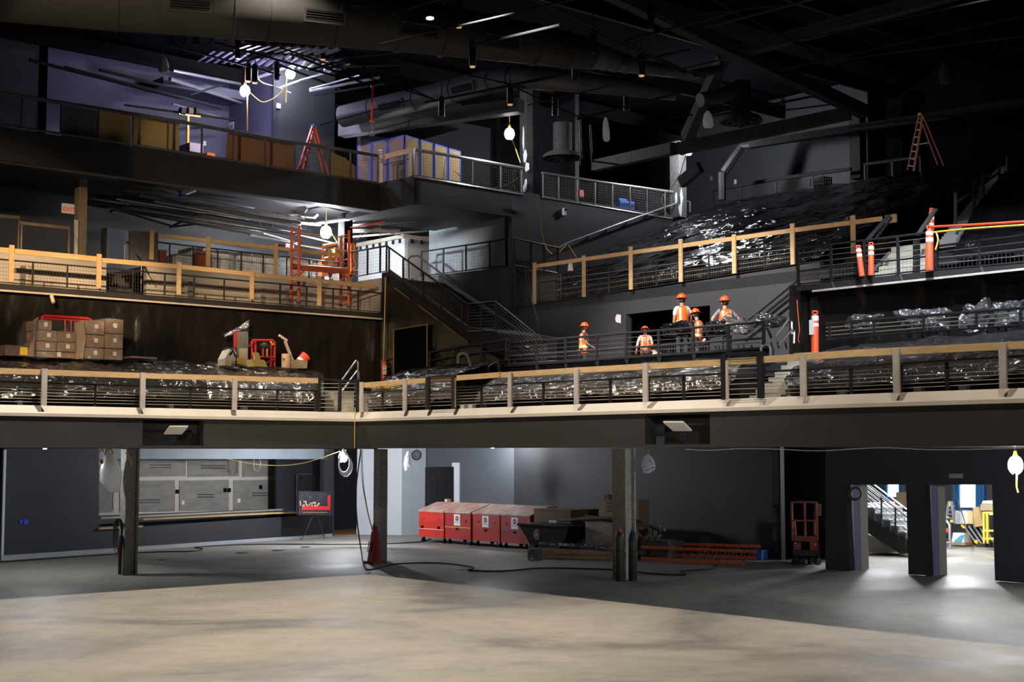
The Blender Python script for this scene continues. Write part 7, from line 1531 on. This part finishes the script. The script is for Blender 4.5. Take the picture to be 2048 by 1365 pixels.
def person(label, P, H, yaw, shirt, arms, lean=0, head=0, legs='stand', sleeves='short', trous='jean', skin='skin', lettering=True, hatname='hat'):
    """yaw: direction faced, degrees clockwise from straight away from the camera; arms: ((elbow xyz, wrist xyz) left, right)"""
    s = H/1.80; e = empty('person', P, label, 'person')
    ca, sa = math.cos(math.radians(yaw)), math.sin(math.radians(yaw))
    X = Vector((ca, -sa, 0)); Y_ = Vector((sa, ca, 0))
    def w(x, y, z):
        # forward lean above the hip
        if z > .93 and lean:
            a = math.radians(lean); dy = (z-.93)*math.sin(a); y2 = y*math.cos(a)+dy; z = .93+(z-.93)*math.cos(a)-y*math.sin(a); y = y2
        return (X*x+Y_*y+Z*z)*s
    Vs, Es, Rs = [], [], []
    def add(p, r, par=None):
        Vs.append(w(*p)); Rs.append(tuple(k*s for k in r) if isinstance(r, tuple) else r*s); i = len(Vs)-1
        if par is not None: Es.append((par, i))
        return i
    hipz = .93
    pel = add((0, 0, hipz), (.15, .11)); sp = add((0, .0, 1.12), (.135, .10), pel); ch = add((0, 0, 1.32), (.155, .11), sp); nb = add((0, 0, 1.46), .07, ch); nk = add((0, .01, 1.54), .056, nb)
    hd = (0, .025+head*.05, 1.66); h1 = add((0, .015+head*.03, 1.60), .07, nk); h2 = add(hd, .092, h1); h3 = add((0, .02+head*.05, 1.73), .082, h2)
    armpts = []
    for sd, (el, wr) in zip((-1, 1), arms):
        sh = add((sd*.165, 0, 1.42), .062, ch); se = add((sd*.20, 0, 1.39), .055, sh); a = add((sd*el[0], el[1], el[2]), .042, se); b = add((sd*wr[0], wr[1], wr[2]), .029, a)
        d = Vector((sd*wr[0], wr[1], wr[2]))-Vector((sd*el[0], el[1], el[2])); d.normalize(); hp = Vector((sd*wr[0], wr[1], wr[2]))+d*.07
        pm = add(tuple(hp), (.036, .018), b); side = d.cross(Vector((0, 1, 0)) if abs(d.z) > .5 else Vector((0, 0, 1))).normalized()
        for k, (o_, L) in enumerate(((-.028, .062), (-.009, .075), (.010, .070), (.028, .055))):
            f0 = hp+side*o_+d*.03; f1 = f0+d*L*.55; f2 = f1+(d*.8+Vector((0, .5, 0))).normalized()*L*.45
            i0 = add(tuple(f0), .009, pm); i1 = add(tuple(f1), .0085, i0); add(tuple(f2), .0075, i1)
        t0 = hp-side*.035+d*-.01; t1 = t0-side*.022+d*.035; i0 = add(tuple(t0), .011, pm); add(tuple(t1), .009, i0)
        armpts.append(((sd*.165, 0, 1.42), (sd*.20, 0, 1.39), (sd*el[0], el[1], el[2]), (sd*wr[0], wr[1], wr[2])))
    legp = []
    for sd in (-1, 1):
        if legs == 'stand': kn, an, to = (sd*.11, .02, .50), (sd*.115, -.01, .09), (sd*.13, .14, .045)
        elif legs == 'stride': kn, an, to = (sd*.10, .05+sd*.10, .50), (sd*.10, -.02+sd*.22, .10), (sd*.11, .12+sd*.22, .045)
        else: kn, an, to = (sd*.16, .36, .62), (sd*.15, .05, .28), (sd*.16, .2, .24)
        hp_ = add((sd*.09, 0, .88), .085, pel); k_ = add(kn, .055, hp_); a_ = add(an, .037, k_); add(to, .035, a_); legp.append(((sd*.09, 0, .88), kn, an, to))
    skinmesh('body', Vs, Es, Rs, M[skin], e, 1, org=P)
    def sub(name, pts_list, m, start=None, lv=1):
        v, ed, r = [], [], []
        for pts in pts_list:
            prev = None
            for (p, rad, link) in pts:
                v.append(w(*p)); r.append(tuple(k*s for k in rad) if isinstance(rad, tuple) else rad*s); i = len(v)-1
                if link is not None: ed.append((link, i))
                elif prev is not None: ed.append((prev, i))
                prev = i
        return skinmesh(name, v, ed, r, m, e, lv, org=P)
    # shirt
    v, ed, r = [w(0, 0, .90), w(0, 0, 1.12), w(0, 0, 1.33), w(0, 0, 1.455)], [(0, 1), (1, 2), (2, 3)], [(.165, .125), (.15, .115), (.168, .122), .085]
    for pts in armpts:
        a, b, c, d = [Vector(p) for p in pts]; i = len(v); v += [w(*a), w(*b)]; r += [.072, .066]; ed += [(2, i), (i, i+1)]
        if sleeves == 'short': v.append(w(*lerp(b, c, .75))); r.append(.058); ed.append((i+1, i+2))
        else: v += [w(*c), w(*lerp(c, d, .92))]; r += [.054, .042]; ed += [(i+1, i+2), (i+2, i+3)]
    skinmesh('shirt', v, ed, [tuple(k*s for k in q) if isinstance(q, tuple) else q*s for q in r], M[shirt], e, 1, org=P)
    # trousers and boots
    v, ed, r = [w(0, 0, .93)], [], [(.165, .12)]
    for a, k_, an, to in legp:
        i = len(v); v += [w(*a), w(*k_), w(an[0], an[1], an[2]+.02)]; r += [.10, .072, .058]; ed += [(0, i), (i, i+1), (i+1, i+2)]
    skinmesh('trousers', v, ed, [tuple(k*s for k in q) if isinstance(q, tuple) else q*s for q in r], M[trous], e, 1, org=P)
    for a, k_, an, to in legp:
        mid = lerp(Vector(an), Vector(to), .5); skinmesh('boot', [w(an[0], an[1]-.02, an[2]+.05), w(an[0], an[1]-.02, an[2]-.02), w(mid.x, mid.y, mid.z-.0), w(*to)], [(0, 1), (1, 2), (2, 3)], [.05*s, .05*s, .045*s, .04*s], M['boot'], e, 1, org=P)
    # vest rings
    prof = [(.80, .185, .145), (.93, .19, .15), (1.05, .18, .145), (1.18, .178, .145), (1.30, .192, .155), (1.40, .185, .14), (1.455, .14, .11), (1.485, .09, .085)]
    def vr_(z):
        for a, b in zip(prof, prof[1:]):
            if a[0] <= z <= b[0]: t = (z-a[0])/(b[0]-a[0]); return lerp(a[1], b[1], t), lerp(a[2], b[2], t)
        return prof[-1][1:] if z > 1 else prof[0][1:]
    def vp(t, z, o=0):
        rx, ry = vr_(z); return P+w((rx+o)*math.cos(t), (ry+o)*math.sin(t), z)
    m = MB(); zs = [.80+.685*i/14 for i in range(15)]; n = 28
    m.add([vp(2*math.pi*k/n, z) for z in zs for k in range(n)], [(i*n+k, i*n+(k+1) % n, (i+1)*n+(k+1) % n, (i+1)*n+k) for i in range(14) for k in range(n)])
    o = m.build('vest', M['vest'], e, True); so = o.modifiers.new('thick', 'SOLIDIFY'); so.thickness = .008
    def band(z0, z1, mt, off_, t0=0, t1=2*math.pi, nm='reflective_band'):
        k = 28; MB().add([vp(lerp(t0, t1, i/k), z, off_) for z in (z0, z1) for i in range(k+1)], [(i, i+1, k+2+i, k+1+i) for i in range(k)]).build(nm, M[mt], e, True, fix=False)
    band(.99, 1.085, 'lime', .006); band(1.01, 1.065, 'refl', .010)
    for t in (-math.pi/2-.62, -math.pi/2+.62, math.pi/2-.6, math.pi/2+.6):
        for w_, mt, of in ((.17, 'lime', .006), (.10, 'refl', .010)):
            zz_ = [1.08+.36*i/8 for i in range(9)]+([] if abs(t) > 9 else []); MB().add([vp(t+dx*w_, z, of) for z in zz_ for dx in (-1, 1)], [(2*i, 2*i+1, 2*i+3, 2*i+2) for i in range(8)]).build('shoulder_band', M[mt], e, True, fix=False)
    if lettering:
        for k, (tx, zz_) in enumerate((('OC', 1.345), ('VIBE', 1.245))):
            c = vp(-math.pi/2, zz_, .022); up_ = (Vector(w(0, 0, 1.4))-Vector(w(0, 0, 1.2))).normalized(); text(tx, c-X*(.045*s if k == 0 else 0), .125*s, X, up_, M['whitep'], e, 'vest_lettering', .002)
    # head details
    hc = P+w(*hd); fwd = Y_
    MB().ell(P+w(0, hd[1]-.035, 1.655), .094*s, .085*s, .095*s, 14, 10, (X, Y_, Z)).build('hair', M['hair'], e, True)
    for sd in (-1, 1): MB().ell(P+w(sd*.088, hd[1]-.005, 1.645), .014*s, .022*s, .032*s, 8, 6, (X, Y_, Z)).build('ear', M[skin], e, True); MB().ell(P+w(sd*.033, hd[1]+.078, 1.665), .012*s, .008*s, .009*s, 8, 6, (X, Y_, Z)).build('eye', M['whitep'], e, True); MB().ell(P+w(sd*.033, hd[1]+.085, 1.665), .005*s, .003*s, .006*s, 6, 5, (X, Y_, Z)).build('pupil', M['hair'], e, True)
    MB().tube([P+w(0, hd[1]+.082, 1.675), P+w(0, hd[1]+.112, 1.635), P+w(0, hd[1]+.085, 1.625)], [.009*s, .016*s, .01*s], 7).build('nose', M[skin], e, True)
    MB().ell(P+w(0, hd[1]+.080, 1.598), .026*s, .008*s, .008*s, 8, 5, (X, Y_, Z)).build('mouth', M['red'], e, True)
    a = math.radians(head*14); Zh = (Z*math.cos(a)+Y_*math.sin(a)).normalized(); Yh = Zh.cross(X)*1
    hb = P+w(0, hd[1]-.005, 1.70)
    MB().lathe([(.165, -.005), (.168, .004), (.125, .018), (.122, .05), (.105, .095), (.065, .125), (.001, .135)], hb, 20, (X*s, Yh*s*1.08, Zh*s), cap=False).build('hard_hat', M[hatname], e, True)
    for dx in (-.03, 0, .03): MB().tube([hb+(X*dx+Yh*(.115*math.cos(t))+Zh*(.03+.108*math.sin(t)))*s for t in [i*math.pi/8 for i in range(9)]], .007*s, 5).build('hat_ridge', M[hatname], e, True)
    return e
def stand(v, x, ytop, label, **k):
    q = Rv(v); T = q(x, ytop); h = T.z-zw
    H = h/1.835*1.80
    if h > 1.92:
        H = 1.80; b = T.z-1.835; ru, _ = touv(Vector((T.x, T.y, 0)))
        tag(MB().ubox(ru-.5, ru+.5, v-.5, v+.5, zw, b).build('riser', M['dsteel']), 'dark riser block under the '+k.pop('rz'), 'riser')
    else: b = zw; k.pop('rz', None)
    return person(label, Vector((T.x, T.y, b)), H, **k)
dn = ((.24, -.02, 1.14), (.25, .04, .90))
stand(-6.3, 1167, 645, 'worker in orange vest and hard hat, side view facing right, farthest left', yaw=78, shirt='sh_dark', arms=(((.22, .04, 1.15), (.16, .26, 1.08)), ((.24, .02, 1.14), (.17, .24, 1.02))), skin='skin2', lettering=False, head=.3)
stand(-6.3, 1290, 652, 'worker in cream long sleeves and lettered orange vest, seen from behind with lowered head', yaw=5, shirt='sh_cream', arms=(((.28, 0, 1.16), (.32, .04, .94)), ((.27, 0, 1.16), (.24, .16, 1.02))), sleeves='long', head=1.4, trous='jean')
stand(-6.6, 1364, 587, 'worker in white shirt with the brightest hard hat, tallest of the group', yaw=-18, shirt='sh_white', arms=(dn, ((.25, -.02, 1.16), (.25, .08, .93))), lettering=False, rz='tallest worker', head=.2, skin='skin2', hatname='hat')
stand(-6.2, 1394, 617, 'worker in dark shirt and pale trousers turned left, beside the white shirted worker', yaw=-42, shirt='sh_dark', arms=(((.23, .06, 1.14), (.20, .26, 1.06)), ((.23, .06, 1.12), (.16, .22, .98))), trous='tan', head=.8, skin='skin2', legs='stride')
stand(-6.9, 1450, 592, 'worker in grey shirt and lettered vest with both hands on hips', yaw=-14, shirt='sh_grey', arms=(((.40, -.05, 1.20), (.24, .03, 1.05)), ((.40, -.05, 1.20), (.24, .03, 1.05))), head=.1, rz='worker with hands on hips')
T = Rv(-6.5)(1325, 683); person('crouching worker in orange hard hat behind the railing, lowest of the group', Vector((T.x, T.y, T.z-1.50)), 1.52, yaw=-60, shirt='sh_cream', arms=(((.22, .12, 1.15), (.18, .30, 1.05)), ((.22, .12, 1.15), (.15, .30, 1.0))), lean=28, legs='stand', head=1)
# ================================================================ TEMPORARY WORK LAMPS
def lamp(P, label, power, col, r=.12, cord=None, up=1.0, drop=None, bm='bulb'):
    e = empty('work_lamp', P, label, 'lamp')
    MB().ell(P, r, r, r*1.25, 14, 10).build('bulb', M[bm], e, True)
    MB().lathe([(.05, r*1.1), (.055, r*1.1+.05), (.03, r*1.1+.16)], P, 10).build('socket', M['yellow'], e, True)
    m = MB(); R0 = r*1.25
    for k in range(6):
        t = k*math.pi/3
        m.tube([P+Vector((math.cos(t)*R0*math.sin(a), math.sin(t)*R0*math.sin(a), math.cos(a)*R0*1.25)) for a in [.35+i*.4 for i in range(7)]], .004, 4, False)
    o = m.build('wire_guard', M['chrome'], e)
    if up: MB().tube([P+Z*(r+.15), P+Z*(r+.15+up)], .01, 5).build('cord', M['ycord'], e)
    if drop: MB().tube(drop, .02, 6).build('drop_cord', M['ycord'], e)
    l = point('work_lamp_light', P, power, col, r*1.5); l.parent = None
    return e
# the light sits at the bulb; the bulb shell must not block it, so the bulb glows and the point light is slightly below it
def lampat(pl, x, y, label, power, col, **k):
    P = pl(x, y); e = lamp(P, label, 0.0001, col, **k)
    for o in [o for o in COL.objects if o.name.startswith('work_lamp_light')][-1:]:
        bpy.data.objects.remove(o)
    m = k.get('bm', 'bulb')
    r = k.get('r', .12)
    # bulb emission carries the whole output (W/m2 from its surface)
    A = 4*math.pi*r*r*1.1
    mm = emat('lit_bulb_'+str(len(bpy.data.materials)), col, power/(A*math.pi))
    mm.cycles.emission_sampling = 'FRONT_BACK' if hasattr(mm.cycles, 'emission_sampling') else 'AUTO'
    for c in COL.objects:
        if c.parent == e and c.name.startswith('bulb'): c.data.materials.clear(); c.data.materials.append(mm)
    return e
lampat(Lu(-8.6), 490, 182, 'bright violet tinted lamp hanging in the upper left corner room', 420, (.70, .66, 1), r=.13, up=1.2, drop=[Lu(-8.6)(495, 188), Lu(-8.6)(495, 262)])
lampat(Lu(-9.0), 581, 147, 'bright white lamp with a yellow cord above the orange ladder', 330, (.92, .94, 1), r=.13, up=1.5, drop=[Lu(-9)(573, 156), Lu(-9)(572, 205)])
lampat(Lu(-3.4), 1019, 268, 'bright lamp beside the black column above the upper rail', 260, (.93, .97, 1), r=.13, up=1.2, drop=[Lu(-3.4)(1022, 274), Lu(-4.4)(1031, 297), Lu(-4.2)(1041, 326)])
lampat(Lu(-2.6), 1376, 301, 'bright lamp at the foot of the slanted steel brace', 640, (.93, .95, 1), r=.13, up=.8, drop=[Lu(-2.6)(1372, 309), Lu(-3.0)(1360, 350), Lu(-3.8)(1338, 382)])
lampat(Lu(-9.4), 652, 465, 'bright lamp behind the orange scaffold under the upper balcony', 1100, (.95, .97, 1), r=.15, up=.5, drop=[Lu(-9.2)(662, 464), Lu(-9.2)(678, 490)])
lampat(Rv(-8.0), 686, 915, 'glaring lamp with coiled cord under the balcony before the brown passage', 900, (.92, .95, 1), r=.13, up=.3)
lampat(Rv(-6.0), 2031, 931, 'glaring lamp with a white cord at the right edge under the balcony', 560, (.93, .97, 1), r=.13, up=.5, drop=[Rv(-6)(2034, 938), Rv(-6)(2033, 975), Rv(-6)(2036, 986)])
lampat(plane(G(985, 1085), Vector((0, 1, 0))), 985, 893, 'lamp tucked just under the balcony above the second job box', 200, (.93, .97, 1), r=.06, up=.25)
lampat(plane(G(100, 1150), Vector((0, 1, 0))), 90, 893, 'lamp tucked just under the balcony at the far left', 320, (.93, .97, 1), r=.06, up=.25)
# ================================================================ TELL LOOK-ALIKES APART BY WHAT THEY ARE NEAR
LM_ = [('the lit violet room', 490, 215), ('the orange ladder', 625, 250), ('the blue taped boards', 808, 270), ('the flaked column lamp', 1019, 268), ('the slanted steel brace', 1405, 200), ('the large round diffuser', 1482, 243), ('the small lit downlight', 860, 37), ('the upper right corner', 1980, 30), ('the dim orange ladder', 1845, 235), ('the diagonal roof beam', 1560, 150),
       ('the hall top', 1060, 40), ('the large duct at the left', 300, 60), ('the red looped cord', 744, 200), ('the large duct end', 1350, 145), ('the violet lamp', 520, 145), ('the orange scaffold', 600, 470), ('the white winged fixture', 603, 426), ('the left exit sign', 137, 418), ('the yellow sleeves', 318, 400), ('the white room', 790, 470), ('the pale winged fixture', 360, 382), ('the scaffold lamp', 652, 465), ('the wrapped pallets', 440, 500), ('the upper right wall', 1600, 290)]
NUM = ['first', 'second', 'third', 'fourth', 'fifth', 'sixth', 'seventh', 'eighth', 'ninth', 'tenth', 'eleventh', 'twelfth']
def centre_of(o):
    me = o.data if o.type == 'MESH' else None
    if me is None:
        k = [c for c in COL.objects if c.parent == o and c.type == 'MESH']
        if not k: return o.location.copy(), None, None
        me = k[0].data
    vs = me.vertices; n = len(vs); c = Vector()
    for v in vs: c += v.co
    c = c/n+o.location; a = vs[0].co+o.location; b = vs[n-1].co+o.location; return c, a, b
def relabel(group, noun):
    L = [o for o in COL.objects if o.parent is None and o.get('group') == group]; seen = {}
    for o in L:
        c, a, b = centre_of(o); x, y = proj(c); nm, lx, ly = min(LM_, key=lambda t: (t[1]-x)**2+((t[2]-y)*1.3)**2)
        dx, dy = x-lx, y-ly; rel = ('right of' if dx > 0 else 'left of') if abs(dx) > abs(dy) else ('below' if dy > 0 else 'above')
        ext = ''
        if a is not None and o.type == 'MESH':
            (xa, ya), (xb, yb) = proj(a), proj(b)
            if xa > xb: xa, ya, xb, yb = xb, yb, xa, ya
            ext = ('rising' if yb < ya else 'dropping')+' rightwards, ' if abs(xb-xa) > 12 else ''
        key = (ext, rel, nm); seen.setdefault(key, []).append((x, o))
    for (ext, rel, nm), L2 in seen.items():
        L2.sort(key=lambda t: t[0])
        for k, (x, o) in enumerate(L2):
            pre = '' if len(L2) == 1 else NUM[min(k, 11)]+' from left of the '
            o['label'] = (pre+(noun if len(L2) == 1 else noun.replace('pipe', 'pipes').replace('conduit', 'conduits').replace('can light', 'can lights').replace('rod', 'rods'))+' '+ext+rel+' '+nm).strip()
relabel(GR, 'dark grid pipe'); relabel(GL, 'roof conduit'); relabel(GM, 'underside pipe'); relabel('can lights hung from the grid', 'black can light'); relabel('hanger rods under the upper left balcony', 'thin hanger rod')
def ordinal(group, fmt):
    L = [o for o in COL.objects if o.parent is None and o.get('group') == group]; L.sort(key=lambda o: proj(centre_of(o)[0])[0])
    for k, o in enumerate(L): o['label'] = fmt % NUM[min(k, 11)]
ordinal('gussets under the workers platform', '%s black gusset from the left under the workers platform edge')
ordinal('brackets under the right platform edge', '%s bent bracket from the left under the right platform')
ordinal('posts of the upper aisle handrail', '%s dark post from the left of the upper aisle handrail')
ordinal('chrome posts behind the cylinders', '%s chrome post from the left behind the right gas cylinder')
ordinal('silvery tubes on the wrapped carton', '%s silvery tube from the left on the wrapped carton')
ordinal('scrap lumber on the workers platform', '%s lumber scrap from the left at the left end of the workers platform')
ordinal('floor boxes under the covered seats', '%s small deck box from the left under the covered balcony seats')
ordinal('roof joists', '%s black roof joist from the left high above the hall')
